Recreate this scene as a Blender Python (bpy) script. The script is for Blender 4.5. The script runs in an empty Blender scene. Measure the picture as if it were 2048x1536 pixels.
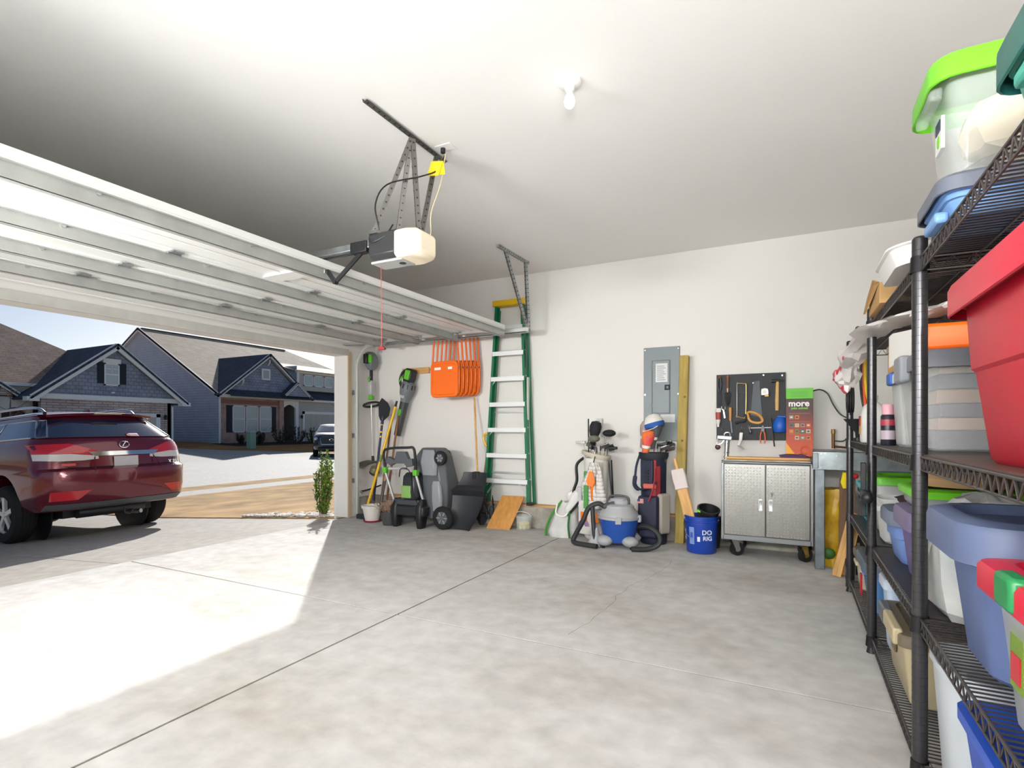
import bpy, bmesh, math, random
from mathutils import Vector, Matrix, Euler
random.seed(7)
SC = bpy.context.scene
COL = SC.collection
PI = math.pi

# ------------------------------------------------------------------ camera, sky, sun, exposure
CAM_H = 1.18
cam = bpy.data.cameras.new('camera')
cam.sensor_width = 36.0
cam.lens = 1084.5 / 2048 * 36
cam.shift_y = 88 / 2048
cam.clip_start = 0.05
cam.clip_end = 400
cam_o = bpy.data.objects.new('camera', cam)
cam_o.location = (0, 0, CAM_H)
cam_o.rotation_euler = (PI / 2, 0, math.atan2(559, 1084.5))
COL.objects.link(cam_o)
SC.camera = cam_o

SC.view_settings.view_transform = 'Standard'
SC.view_settings.look = 'None'
SC.view_settings.gamma = 1.0
SC.view_settings.use_curve_mapping = False
SC.view_settings.exposure = 0.0

SUN_DIR = Vector((-0.5956, 0.6573, 0.4617)).normalized()      # towards the sun
world = bpy.data.worlds.new('sky')
SC.world = world
world.use_nodes = True
wn = world.node_tree
sky = wn.nodes.new('ShaderNodeTexSky')
sky.sky_type = 'NISHITA'
sky.sun_disc = False
sky.sun_elevation = math.asin(SUN_DIR.z)
sky.sun_rotation = math.atan2(SUN_DIR.x, SUN_DIR.y)
sky.air_density = 0.8
sky.dust_density = 1.0
sky.ozone_density = 2.0
wn.links.new(sky.outputs[0], wn.nodes['Background'].inputs[0])
wn.nodes['Background'].inputs[1].default_value = 0.09

sun = bpy.data.lights.new('sun', 'SUN')
sun.energy = 6.4
sun.angle = math.radians(0.8)
sun.color = (1.0, 0.985, 0.96)
sun_o = bpy.data.objects.new('sun', sun)
sun_o.rotation_euler = (-SUN_DIR).to_track_quat('-Z', 'Y').to_euler()
sun_o.location = (-10, 12, 14)
COL.objects.link(sun_o)

# ------------------------------------------------------------------ materials
def lin(c):
    if isinstance(c, str):
        c = [int(c[i:i + 2], 16) / 255 for i in (0, 2, 4)]
    return tuple(x / 12.92 if x <= 0.04045 else ((x + 0.055) / 1.055) ** 2.4 for x in c)

MATS = {}
def mat(name, col, rough=0.5, metal=0.0, var=0.0, vscale=8.0, bump=0.0, bscale=60.0, alpha=1.0,
        trans=0.0, coat=0.0, emit=None, estr=0.0, spec=0.5, stretch=None, sub=0.0, col2=None):
    """procedural Principled material: colour with optional noise variation and fine relief"""
    if name in MATS:
        return MATS[name]
    m = bpy.data.materials.new(name)
    m.use_nodes = True
    nt = m.node_tree
    b = nt.nodes['Principled BSDF']
    rgb = lin(col)
    b.inputs['Base Color'].default_value = (*rgb, 1)
    b.inputs['Roughness'].default_value = rough
    b.inputs['Metallic'].default_value = metal
    b.inputs['Alpha'].default_value = alpha
    b.inputs['Transmission Weight'].default_value = trans
    b.inputs['Coat Weight'].default_value = coat
    b.inputs['Coat Roughness'].default_value = 0.04
    b.inputs['Specular IOR Level'].default_value = spec
    if sub:
        b.inputs['Subsurface Weight'].default_value = sub
    if emit:
        b.inputs['Emission Color'].default_value = (*lin(emit), 1)
        b.inputs['Emission Strength'].default_value = estr
    tc = nt.nodes.new('ShaderNodeTexCoord')
    src = tc.outputs['Object']
    if stretch:
        mp = nt.nodes.new('ShaderNodeMapping')
        mp.inputs['Scale'].default_value = stretch
        nt.links.new(src, mp.inputs[0])
        src = mp.outputs[0]
    if var or col2:
        n = nt.nodes.new('ShaderNodeTexNoise')
        n.inputs['Scale'].default_value = vscale
        n.inputs['Detail'].default_value = 5
        nt.links.new(src, n.inputs['Vector'])
        r = nt.nodes.new('ShaderNodeValToRGB')
        r.color_ramp.elements[0].position = 0.3
        r.color_ramp.elements[1].position = 0.7
        c2 = lin(col2) if col2 else tuple(max(0, x * (1 - var)) for x in rgb)
        c1 = rgb if col2 else tuple(min(1, x * (1 + var * 0.6)) for x in rgb)
        r.color_ramp.elements[0].color = (*c2, 1)
        r.color_ramp.elements[1].color = (*c1, 1)
        nt.links.new(n.outputs['Fac'], r.inputs[0])
        nt.links.new(r.outputs[0], b.inputs['Base Color'])
    if bump:
        n2 = nt.nodes.new('ShaderNodeTexNoise')
        n2.inputs['Scale'].default_value = bscale
        n2.inputs['Detail'].default_value = 4
        nt.links.new(src, n2.inputs['Vector'])
        bp = nt.nodes.new('ShaderNodeBump')
        bp.inputs['Strength'].default_value = bump
        bp.inputs['Distance'].default_value = 0.01
        nt.links.new(n2.outputs['Fac'], bp.inputs['Height'])
        nt.links.new(bp.outputs[0], b.inputs['Normal'])
    MATS[name] = m
    return m

def concrete(name, c1, c2, c3, bump=0.08, scale=0.55, spec=0.12):
    """blotchy worn concrete"""
    m = mat(name, c1, 0.75, bump=bump, bscale=45, spec=spec)
    nt = m.node_tree
    b = nt.nodes['Principled BSDF']
    tc = nt.nodes.new('ShaderNodeTexCoord')
    geo = nt.nodes.new('ShaderNodeNewGeometry')
    big = nt.nodes.new('ShaderNodeTexNoise'); big.inputs['Scale'].default_value = scale; big.inputs['Detail'].default_value = 7
    big.inputs['Roughness'].default_value = 0.62
    mp = nt.nodes.new('ShaderNodeMapping'); mp.inputs['Scale'].default_value = (1.0, 1.7, 1.0)
    nt.links.new(geo.outputs['Position'], mp.inputs[0])
    nt.links.new(mp.outputs[0], big.inputs['Vector'])
    r = nt.nodes.new('ShaderNodeValToRGB')
    e = r.color_ramp.elements
    e[0].position = 0.33; e[0].color = (*lin(c3), 1)
    e[1].position = 0.66; e[1].color = (*lin(c2), 1)
    k = e.new(0.5); k.color = (*lin(c1), 1)
    nt.links.new(big.outputs['Fac'], r.inputs[0])
    fine = nt.nodes.new('ShaderNodeTexNoise'); fine.inputs['Scale'].default_value = 9; fine.inputs['Detail'].default_value = 8
    nt.links.new(geo.outputs['Position'], fine.inputs['Vector'])
    mx = nt.nodes.new('ShaderNodeMix'); mx.data_type = 'RGBA'; mx.blend_type = 'OVERLAY'
    mx.inputs['Factor'].default_value = 0.28
    nt.links.new(r.outputs[0], mx.inputs['A']); nt.links.new(fine.outputs['Fac'], mx.inputs['B'])
    nt.links.new(mx.outputs['Result'], b.inputs['Base Color'])
    rr = nt.nodes.new('ShaderNodeMapRange')
    rr.inputs['To Min'].default_value = 0.7; rr.inputs['To Max'].default_value = 0.92
    nt.links.new(big.outputs['Fac'], rr.inputs['Value']); nt.links.new(rr.outputs[0], b.inputs['Roughness'])
    return m

def brickmat(name, c1, c2, mortar, scale, bw, bh, rot, rough=0.85):
    """coursed stone, brick or shingles too small in the photograph to be picked apart (rot names the object axes along and across the courses)"""
    m = mat(name, c1, rough)
    nt = m.node_tree
    b = nt.nodes['Principled BSDF']
    tc = nt.nodes.new('ShaderNodeTexCoord')
    sp = nt.nodes.new('ShaderNodeSeparateXYZ'); mp = nt.nodes.new('ShaderNodeCombineXYZ')
    nt.links.new(tc.outputs['Object'], sp.inputs[0])
    for k in (0, 1): nt.links.new(sp.outputs['XYZ'.index(rot[k])], mp.inputs[k])
    br = nt.nodes.new('ShaderNodeTexBrick')
    br.inputs['Color1'].default_value = (*lin(c1), 1)
    br.inputs['Color2'].default_value = (*lin(c2), 1)
    br.inputs['Mortar'].default_value = (*lin(mortar), 1)
    br.inputs['Scale'].default_value = scale
    br.inputs['Mortar Size'].default_value = 0.02
    br.inputs['Brick Width'].default_value = bw
    br.inputs['Row Height'].default_value = bh
    nt.links.new(mp.outputs[0], br.inputs['Vector'])
    n = nt.nodes.new('ShaderNodeTexNoise'); n.inputs['Scale'].default_value = 1.7; n.inputs['Detail'].default_value = 6
    nt.links.new(tc.outputs['Object'], n.inputs['Vector'])
    mx = nt.nodes.new('ShaderNodeMix'); mx.data_type = 'RGBA'; mx.blend_type = 'OVERLAY'; mx.inputs['Factor'].default_value = 0.5
    nt.links.new(br.outputs['Color'], mx.inputs['A']); nt.links.new(n.outputs['Fac'], mx.inputs['B'])
    nt.links.new(mx.outputs['Result'], b.inputs['Base Color'])
    return m

# ------------------------------------------------------------------ mesh building
class G:
    """collects faces; build() links them as ONE mesh object"""
    def __init__(s):
        s.v = []; s.f = []; s.m = []; s.mi = 0
    def add(s, vs, fs):
        o = len(s.v)
        s.v += [tuple(p) for p in vs]
        for f in fs:
            s.f.append(tuple(o + i for i in f)); s.m.append(s.mi)
        return s
    def box(s, x0, y0, z0, x1, y1, z1):
        x0, x1 = sorted((x0, x1)); y0, y1 = sorted((y0, y1)); z0, z1 = sorted((z0, z1))
        return s.add([(x0, y0, z0), (x1, y0, z0), (x1, y1, z0), (x0, y1, z0), (x0, y0, z1), (x1, y0, z1), (x1, y1, z1), (x0, y1, z1)],
                     [(3, 2, 1, 0), (4, 5, 6, 7), (0, 1, 5, 4), (1, 2, 6, 5), (2, 3, 7, 6), (3, 0, 4, 7)])
    def bar(s, p, q, w, h, up=(0, 0, 1)):
        """rectangular bar from p to q, w across, h along up"""
        p, q = Vector(p), Vector(q); d = (q - p).normalized(); up = Vector(up)
        a = d.cross(up)
        if a.length < 1e-5: a = d.cross(Vector((0, 1, 0)))
        a.normalize(); b = a.cross(d).normalized(); a *= w / 2; b *= h / 2
        return s.add([p - a - b, p + a - b, p + a + b, p - a + b, q - a - b, q + a - b, q + a + b, q - a + b],
                     [(3, 2, 1, 0), (4, 5, 6, 7), (0, 1, 5, 4), (1, 2, 6, 5), (2, 3, 7, 6), (3, 0, 4, 7)])
    def cyl(s, p, q, r0, r1=None, n=12, cap=True):
        p, q = Vector(p), Vector(q); r1 = r0 if r1 is None else r1
        d = (q - p).normalized()
        a = d.orthogonal().normalized(); b = d.cross(a)
        vs = []
        for c, r in ((p, r0), (q, r1)):
            for i in range(n):
                t = 2 * PI * i / n
                vs.append(c + a * math.cos(t) * r + b * math.sin(t) * r)
        fs = [(i, (i + 1) % n, n + (i + 1) % n, n + i) for i in range(n)]
        if cap: fs += [tuple(range(n - 1, -1, -1)), tuple(range(n, 2 * n))]
        return s.add(vs, fs)
    def tube(s, pts, r, n=8, closed=False, smooth=0):
        pts = [Vector(p) for p in pts]
        if smooth:
            pts = spline(pts, smooth, closed)
        m = len(pts); rs = r if isinstance(r, (list, tuple)) else [r] * m
        if len(rs) != m:
            rs = [rs[min(len(rs) - 1, int(i * len(rs) / m))] for i in range(m)]
        vs = []; prev = None
        for i, p in enumerate(pts):
            if closed: d = pts[(i + 1) % m] - pts[i - 1]
            else: d = pts[min(i + 1, m - 1)] - pts[max(i - 1, 0)]
            d = d.normalized() if d.length > 1e-9 else Vector((0, 0, 1))
            a = d.orthogonal().normalized() if prev is None else (prev - d * prev.dot(d))
            a = a.normalized() if a.length > 1e-6 else d.orthogonal().normalized()
            prev = a; b = d.cross(a)
            for k in range(n):
                t = 2 * PI * k / n
                vs.append(p + (a * math.cos(t) + b * math.sin(t)) * rs[i])
        fs = []
        for i in range(m if closed else m - 1):
            j = (i + 1) % m
            for k in range(n):
                fs.append((i * n + k, i * n + (k + 1) % n, j * n + (k + 1) % n, j * n + k))
        if not closed: fs += [tuple(range(n - 1, -1, -1)), tuple(range((m - 1) * n, m * n))]
        return s.add(vs, fs)
    def lathe(s, prof, n=20, c=(0, 0, 0), M=None):
        """revolve (r, z) about z; prof may start/end at r=0"""
        c = Vector(c); vs = []; fs = []
        for r, z in prof:
            for i in range(n):
                t = 2 * PI * i / n
                p = Vector((math.cos(t) * r, math.sin(t) * r, z))
                vs.append((M @ p if M else p) + c)
        for j in range(len(prof) - 1):
            for i in range(n):
                fs.append((j * n + i, j * n + (i + 1) % n, (j + 1) * n + (i + 1) % n, (j + 1) * n + i))
        ring = prof[0] == prof[-1] and prof[0][0] > 1e-6
        if ring or (prof[0][0] > .001 and prof[-1][0] > .001 and abs(prof[0][1] - prof[-1][1]) < 1e-9): return s.add(vs, fs)
        if prof[0][0] > 1e-6: fs.append(tuple(range(n - 1, -1, -1)))
        if prof[-1][0] > 1e-6: fs.append(tuple(range((len(prof) - 1) * n, len(prof) * n)))
        return s.add(vs, fs)
    def prism(s, poly, a0, a1, axis='y'):
        """extrude a 2-D polygon: axis y -> poly is (x, z); axis x -> (y, z); axis z -> (x, y)"""
        def P(p, a):
            return (p[0], a, p[1]) if axis == 'y' else (a, p[0], p[1]) if axis == 'x' else (p[0], p[1], a)
        n = len(poly)
        return s.add([P(p, a0) for p in poly] + [P(p, a1) for p in poly],
                     [tuple(range(n)), tuple(range(2 * n - 1, n - 1, -1))] + [((i + 1) % n, i, n + i, n + (i + 1) % n) for i in range(n)])
    def loft(s, loops, cap0=True, cap1=True, closed=True):
        n = len(loops[0]); vs = [p for l in loops for p in l]; fs = []
        for j in range(len(loops) - 1):
            for i in range(n if closed else n - 1):
                fs.append((j * n + i, j * n + (i + 1) % n, (j + 1) * n + (i + 1) % n, (j + 1) * n + i))
        if cap0: fs.append(tuple(range(n - 1, -1, -1)))
        if cap1: fs.append(tuple(range((len(loops) - 1) * n, len(loops) * n)))
        return s.add(vs, fs)
    def ball(s, c, r, n=12, sc=(1, 1, 1), M=None):
        m = n // 2; prof = [(math.sin(PI * j / m), -math.cos(PI * j / m)) for j in range(m + 1)]
        D = Matrix.Diagonal((r * sc[0], r * sc[1], r * sc[2]))
        if M: D = M @ D
        prof[0] = (1e-4, -1); prof[-1] = (1e-4, 1)
        return s.lathe(prof, n, c, D)
    def quad(s, a, b, c, d):
        return s.add([a, b, c, d], [(0, 1, 2, 3)])
    def xf(s, M):
        s.v = [tuple(M @ Vector(p)) for p in s.v]; return s
    def jitter(s, a, seed=1):
        r = random.Random(seed)
        s.v = [tuple(x + r.uniform(-a, a) for x in p) for p in s.v]; return s
    def mesh(s, name, mats, ang=35, smooth=True):
        me = bpy.data.meshes.new(name)
        me.from_pydata(s.v, [], s.f)
        for m in (mats if isinstance(mats, (list, tuple)) else [mats]): me.materials.append(m)
        if len(set(s.m)) > 1: me.polygons.foreach_set('material_index', s.m)
        bm = bmesh.new(); bm.from_mesh(me)
        bmesh.ops.recalc_face_normals(bm, faces=bm.faces); bm.to_mesh(me); bm.free()
        if smooth:
            me.polygons.foreach_set('use_smooth', [True] * len(me.polygons))
            me.set_sharp_from_angle(angle=math.radians(ang))
        me.update()
        return me
    def build(s, name, mats, parent=None, bevel=0, ang=35, smooth=True, sub=0, seg=2, loc=None, rot=None, label=None, kind=None):
        o = bpy.data.objects.new(name, s.mesh(name, mats, ang, smooth))
        COL.objects.link(o)
        if parent: o.parent = parent
        if loc: o.location = loc
        if rot: o.rotation_euler = rot
        if bevel:
            b = o.modifiers.new('bevel', 'BEVEL'); b.width = bevel; b.segments = seg; b.limit_method = 'ANGLE'; b.angle_limit = math.radians(40)
        if sub:
            b = o.modifiers.new('subsurf', 'SUBSURF'); b.levels = sub; b.render_levels = sub
        if label: o['label'] = label
        if kind: o['kind'] = kind
        return o

def spline(pts, k=6, closed=False):
    pts = [Vector(p) for p in pts]; n = len(pts); out = []
    for i in range(n if closed else n - 1):
        if closed: a, b, c, d = pts[i - 1], pts[i], pts[(i + 1) % n], pts[(i + 2) % n]
        else: a, b, c, d = pts[max(i - 1, 0)], pts[i], pts[i + 1], pts[min(i + 2, n - 1)]
        for j in range(k):
            t = j / k
            out.append(0.5 * ((2 * b) + (c - a) * t + (2 * a - 5 * b + 4 * c - d) * t * t + (3 * b - 3 * c + d - a) * t ** 3))
    if not closed: out.append(pts[-1])
    return out

def rrect(w, d, r, z, n=4, cx=0, cy=0):
    """rounded rectangle loop, counter-clockwise, centred"""
    out = []
    for k, (sx, sy) in enumerate(((1, 1), (-1, 1), (-1, -1), (1, -1))):
        for i in range(n + 1):
            t = PI / 2 * (k + i / n)
            out.append((cx + sx * (w / 2 - r) + r * math.cos(t), cy + sy * (d / 2 - r) + r * math.sin(t), z))
    return out

def thing(name, label, cat, loc=(0, 0, 0), rz=0, group=None, rot=None):
    o = bpy.data.objects.new(name, None)
    o.empty_display_size = 0.1
    COL.objects.link(o)
    o.location = loc
    o.rotation_euler = rot if rot else (0, 0, rz)
    return tag(o, label, cat, group)

def tag(o, label, cat, group=None):
    o['label'] = label; o['category'] = cat
    if group: o['group'] = group
    return o

def struct(o, label=None):
    o['kind'] = 'structure'
    if label: o['label'] = label
    return o

def copy_tree(o, parent=None):
    c = o.copy(); COL.objects.link(c); c.parent = parent
    for ch in list(o.children): copy_tree(ch, c)
    return c

def text(name, s, size, mt, parent, M, extrude=0.0006, label=None, shear=0, bold=0, xs=1.0):
    """lettering as a mesh: text lies in its own xy plane, M places it"""
    cu = bpy.data.curves.new(name, 'FONT')
    cu.body = s; cu.size = size; cu.align_x = 'CENTER'; cu.align_y = 'CENTER'; cu.extrude = extrude; cu.shear = shear; cu.offset = bold
    cu.resolution_u = 3
    t = bpy.data.objects.new(name, cu); COL.objects.link(t)
    me = bpy.data.meshes.new_from_object(t.evaluated_get(bpy.context.evaluated_depsgraph_get()))
    bpy.data.objects.remove(t); bpy.data.curves.remove(cu)
    me.transform(M @ Matrix.Diagonal((xs, 1, 1, 1)))
    me.materials.clear(); me.materials.append(mt)
    o = bpy.data.objects.new(name, me); COL.objects.link(o)
    if parent: o.parent = parent
    if label: o['label'] = label
    return o

def TR(loc, rx=0, ry=0, rz=0):
    return Matrix.Translation(loc) @ Euler((rx, ry, rz)).to_matrix().to_4x4()
FACE_MY = lambda x, y, z: TR((x, y, z), PI / 2, 0, 0)            # text that faces -Y
FACE_MX = lambda x, y, z: TR((x, y, z), PI / 2, 0, -PI / 2)      # text that faces -X
FACE_PX = lambda x, y, z: TR((x, y, z), PI / 2, 0, PI / 2)       # text that faces +X

# shared materials
WALL = mat('wall_paint', 'E0DDD8', 0.85, bump=0.03, bscale=180)
CEIL = mat('ceiling_paint', 'EDEBE8', 0.9, bump=0.06, bscale=220)
TRIMW = mat('white_trim', 'E8E6E2', 0.45)
WHITE = mat('white_plastic', 'ECEBE6', 0.4)
BLACK = mat('black_plastic', '17181A', 0.45)
BLACK2 = mat('soft_black', '22242A', 0.7)
RUBBER = mat('rubber', '141415', 0.85)
GALV = mat('galvanised_steel', 'A9ADAE', 0.38, 0.85, var=0.25, vscale=14)
STEEL = mat('bright_steel', 'C9CBCC', 0.22, 1.0)
DSTEEL = mat('dark_steel', '4A4C50', 0.4, 0.8)
CHROME = mat('chrome', 'DADCDD', 0.08, 1.0)
ALU = mat('brushed_aluminium', 'D5D7D8', 0.35, 0.7)
GREY = mat('grey_plastic', '8C8F93', 0.45)
DGREY = mat('dark_grey_plastic', '54575C', 0.45)
LGREY = mat('light_grey_plastic', 'B4B5B4', 0.4)
LIME = mat('lime_plastic', '6FC21A', 0.4)
RED = mat('red_plastic', 'B8142A', 0.35)
PINE = mat('pine_wood', 'D9A765', 0.6, var=0.3, vscale=5, stretch=(12, 12, 0.8))
PINEX = mat('pine_wood_lengthwise', 'D2A264', 0.6, var=0.3, vscale=5, stretch=(0.8, 12, 12))
GLASSD = mat('dark_glass', '2A3138', 0.05, 0.0, spec=0.8)
# ------------------------------------------------------------------ the garage shell
XL, XR, YR, YB, ZC = -5.2, 1.1, -0.45, 5.9, 3.035
OPY0, OPY1, OPZ, XO = 0.1, 5.36, 2.135, -5.41
SLAB = concrete('garage_concrete', 'BBB8B4', 'C6C3BF', 'A9A29A')
DRIVE = concrete('driveway_concrete', 'A39D95', 'ABA59D', '999288', scale=0.3)
STEM = concrete('stem_wall_concrete', '9A948A', 'AAA59B', '7E776D', bump=0.5, scale=3)
JOINT = mat('joint_dirt', '6A5E50', 0.95)

fl = struct(G().box(XL, YR, -0.2, XR, YB, -0.006).build('floor', JOINT), 'concrete garage floor with tooled joints')
JX, JY, GP = -2.22, 2.72, 0.007
for x0, x1 in ((XL, JX), (JX, XR)):
    for y0, y1 in ((YR, JY), (JY, YB)):
        G().box(x0 + (GP if x0 == JX else 0), y0 + (GP if y0 == JY else 0), -0.005, x1 - (GP if x1 == JX else 0), y1 - (GP if y1 == JY else 0), 0).build('slab', SLAB, fl)
def strip(pts, w, z=0.0006):
    g = G(); r = random.Random(3)
    for i in range(len(pts) - 1):
        a, b = Vector(pts[i]), Vector(pts[i + 1]); n = Vector((-(b - a).y, (b - a).x)).normalized()
        wa, wb = w * r.uniform(.5, 1.2), w * r.uniform(.5, 1.2)
        g.quad((*(a - n * wa), z), (*(a + n * wa), z), (*(b + n * wb), z), (*(b - n * wb), z))
    return g
rr = random.Random(11)
cp = []
for i in range(26):
    t = i / 25
    cp.append((-0.95 + t * -0.19 + 0.03 * math.sin(t * 9) + rr.uniform(-.015, .015), 4.95 - t * 2.05))
strip(cp, 0.0016).build('crack', mat('crack_dirt', '7A7268', 0.95), fl)

wb = struct(G().box(XO, YB, 0, XR, YB + 0.15, ZC).build('wall_back', WALL), 'off-white painted side wall hung with tools')
struct(G().box(XL + 0.0, YB - 0.115, 0, XR, YB, 0.25).build('baseboard_back', STEM, bevel=0.008), 'rough concrete stem wall along the foot of the wall')
struct(G().box(-4.9, YB - 0.115, 0.251, 0.9, YB - 0.001, 0.275).build('trim_1', mat('sill_wood', 'C49A68', 0.7, var=0.35, vscale=4, stretch=(1, 10, 10))), 'bare wooden sill on the stem wall')
g = G()
g.box(XO, OPY1, 0, XL, YB, ZC); g.box(XO, YR - .15, 0, XL, OPY0, ZC); g.box(XO, OPY0, OPZ, XL, OPY1, ZC)
struct(g.build('wall_left', WALL), 'white wall around the wide garage opening')
struct(G().box(XL, OPY1 + .12, 0, XL + 0.1, YB - .116, 0.25).build('baseboard_left', STEM, bevel=0.008))
struct(G().box(XR, YR - .15, 0, XR + 0.15, YB + .15, ZC).build('wall_right', WALL))
WX0, WX1, WZ0, WZ1 = -2.6, -0.2, 0.9, 2.2  # unseen window opening, added to let a fill light into the room
g = G().box(XL, YR - .15, 0, WX0, YR, ZC).box(WX1, YR - .15, 0, XR, YR, ZC).box(WX0, YR - .15, 0, WX1, YR, WZ0).box(WX0, YR - .15, WZ1, WX1, YR, ZC)
struct(g.build('wall_rear', WALL))
g = G()
for a, b in ((WX0, WX0 + .06), ((WX0 + WX1) / 2 - .03, (WX0 + WX1) / 2 + .03), (WX1 - .06, WX1)): g.box(a, YR - .12, WZ0, b, YR - .04, WZ1)
g.box(WX0, YR - .12, WZ0, WX1, YR - .04, WZ0 + .06).box(WX0, YR - .12, WZ1 - .06, WX1, YR - .04, WZ1)
wd = struct(g.build('added_window_1', TRIMW), 'white framed window added behind the camera for fill light')
G().box(WX0 + .03, YR - .085, WZ0 + .03, WX1 - .03, YR - .08, WZ1 - .03).build('pane', mat('window_glass_clear', 'F2F6F6', .0, alpha=.12), wd)
wl = bpy.data.lights.new('window_fill_light', 'AREA'); wl.shape = 'RECTANGLE'; wl.size = WX1 - WX0 - .1; wl.size_y = WZ1 - WZ0 - .1; wl.energy = 430; wl.color = (.97, .99, 1.0)  # area light added in that window to brighten walls and ceiling
wlo = bpy.data.objects.new('window_fill_light', wl); COL.objects.link(wlo); wlo.location = ((WX0 + WX1) / 2, YR - .02, (WZ0 + WZ1) / 2); wlo.rotation_euler = (PI / 2, 0, PI)
struct(G().box(XO, YR - .15, ZC, XR + .15, YB + .15, ZC + 0.15).build('ceiling', CEIL), 'smooth off-white garage ceiling')
# wooden stop moulding beside the jamb and casing of the opening
STOPM = mat('stop_moulding', 'C2AC8C', 0.6)
struct(G().box(XL, OPY1 - 0.004, 0, XL + 0.018, OPY1 + 0.05, OPZ + 0.05).build('trim_2', STOPM), 'tan stop moulding beside the opening')
struct(G().box(XO - 0.025, OPY1 - .002, -0.03, XO, OPY1 + 0.14, OPZ + 0.14).box(XO - .025, OPY0 - .14, OPZ, XO, OPY1 + .14, OPZ + .14).build('trim_3', TRIMW), 'white casing of the opening')
struct(G().box(XL, OPY0, OPZ - .004, XL + 0.02, OPY1, OPZ + 0.08).build('trim_4', mat('header_metal', 'B9B8B2', 0.5, var=.1)), 'grey strip along the opening header')

# ------------------------------------------------------------------ outdoors: ground
def gz(x):
    P = [(-5.2, -0.03), (-9.6, -0.35), (-13.2, -0.5), (-15.3, -0.52), (-26, -0.48), (-33, -0.1), (-38, 0.15), (-90, 0.5)]
    if x >= P[0][0]: return P[0][1]
    for (a, za), (b, zb) in zip(P, P[1:]):
        if x >= b: return za + (zb - za) * (x - a) / (b - a)
    return P[-1][1]
def sheet(poly_rows, dz=0.0):
    """ground sheet from rows (x, y0, y1), thick 0.1"""
    g = G()
    for (xa, a0, a1), (xb, b0, b1) in zip(poly_rows, poly_rows[1:]):
        za, zb = gz(xa) + dz, gz(xb) + dz
        g.add([(xa, a0, za), (xa, a1, za), (xb, b1, zb), (xb, b0, zb), (xa, a0, za - .3), (xa, a1, za - .3), (xb, b1, zb - .3), (xb, b0, zb - .3)],
              [(0, 1, 2, 3), (7, 6, 5, 4), (0, 3, 7, 4), (1, 5, 6, 2), (0, 4, 5, 1), (3, 2, 6, 7)])
    return g
LAWN = mat('dormant_grass', 'B3946A', 0.95, var=0.35, vscale=1.6, bump=0.8, bscale=30)
LAWN.node_tree.nodes['Principled BSDF'].inputs['Specular IOR Level'].default_value = 0.1
STREET = concrete('street_concrete', 'B6B1AA', 'BEB9B2', 'AEA9A2', scale=0.12)
WALK = concrete('sidewalk_concrete', 'B0AAA2', 'B8B2AA', 'A8A29A', scale=0.5)
dw = struct(sheet([(-5.205, 0, 5.42), (-9.6, 0, 5.42), (-13.2, 0, 5.42)], -0.02).build('driveway', JOINT), 'pale concrete driveway')
for xa, xb in ((-5.215, -9.3), (-9.31, -13.19)):
    for y0, y1 in ((0, 2.715), (2.725, 5.42)):
        rows = [(xa, y0, y1)] + ([(-9.6, y0, y1)] if xa > -9.6 > xb else []) + [(xb, y0, y1)]
        sheet(rows).build('slab', DRIVE, dw)
rows = [(x, 5.42, 70) for x in (-5.45, -7, -9.6, -13.2)]
struct(sheet(rows, 0.015).build('lawn', LAWN), 'dormant tan lawn beside the driveway')
struct(sheet([(-13.2, -60, 0), (-9.6, -60, 0), (-5.45, -60, 0)][::-1], 0.015).build('lawn', LAWN))
struct(sheet([(-13.2, -60, 70), (-14.3, -60, 70)], 0.01).build('sidewalk', WALK), 'pale concrete sidewalk')
struct(sheet([(-14.3, -60, 70), (-15.3, -60, 70)], 0.012).build('verge', LAWN), 'narrow strip of dormant grass by the street')
struct(sheet([(-15.3, -60, 70), (-26, -60, 70), (-33, -60, 22)], 0.0).build('street', STREET), 'sunlit pale street')
FARLAWN = mat('far_grass', 'B48450', 0.95, var=0.3, vscale=0.5, spec=0.1)
struct(sheet([(-26.4, 26, 140), (-28.5, 24.6, 140), (-30.5, 22.5, 140), (-33, 20.4, 140), (-38, 20.4, 140), (-90, 20.4, 140)], 0.012).build('far_lawn', FARLAWN), 'tan lawn in front of the blue house')
struct(sheet([(-31, -70, 13), (-38, -70, 13), (-90, -70, 13)], 0.012).build('far_lawn', FARLAWN))
struct(sheet([(-31.5, 13, 20.4), (-33.2, 13, 20.4), (-38, 13, 20.4), (-60, 13, 20.4)], 0.008).build('far_driveway', WALK))
struct(sheet([(-33.4, 24.2, 33.5), (-36.2, 24.2, 33.5)], 0.03).build('mulch_bed', mat('mulch', '3A2E2A', 0.95, var=.4, vscale=3)))
# neighbour driveway in front of the far garage
struct(sheet([(-26.2, 34.2, 40), (-36, 34.2, 40)], 0.02).build('far_driveway', WALK))

# white river pebbles by the corner of the house
r = random.Random(5)
g = G()
for i in range(260):
    x = r.uniform(-7.4, -5.5); y = 5.46 + abs(r.gauss(0, .16)) * (0.4 + (x + 7.6) / 1.6)
    s = r.uniform(.022, .05)
    g.ball((x, y, gz(x) + .022 + s * .25), s, 6, (1, r.uniform(.6, 1), r.uniform(.4, .6)), Euler((0, 0, r.uniform(0, 3))).to_matrix())
o = g.build('river_pebbles', mat('pebble', 'C9C0B6', 0.8, var=.35, vscale=6)); o['kind'] = 'stuff'; tag(o, 'bed of pale river pebbles beside the driveway', 'pebbles')

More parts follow.
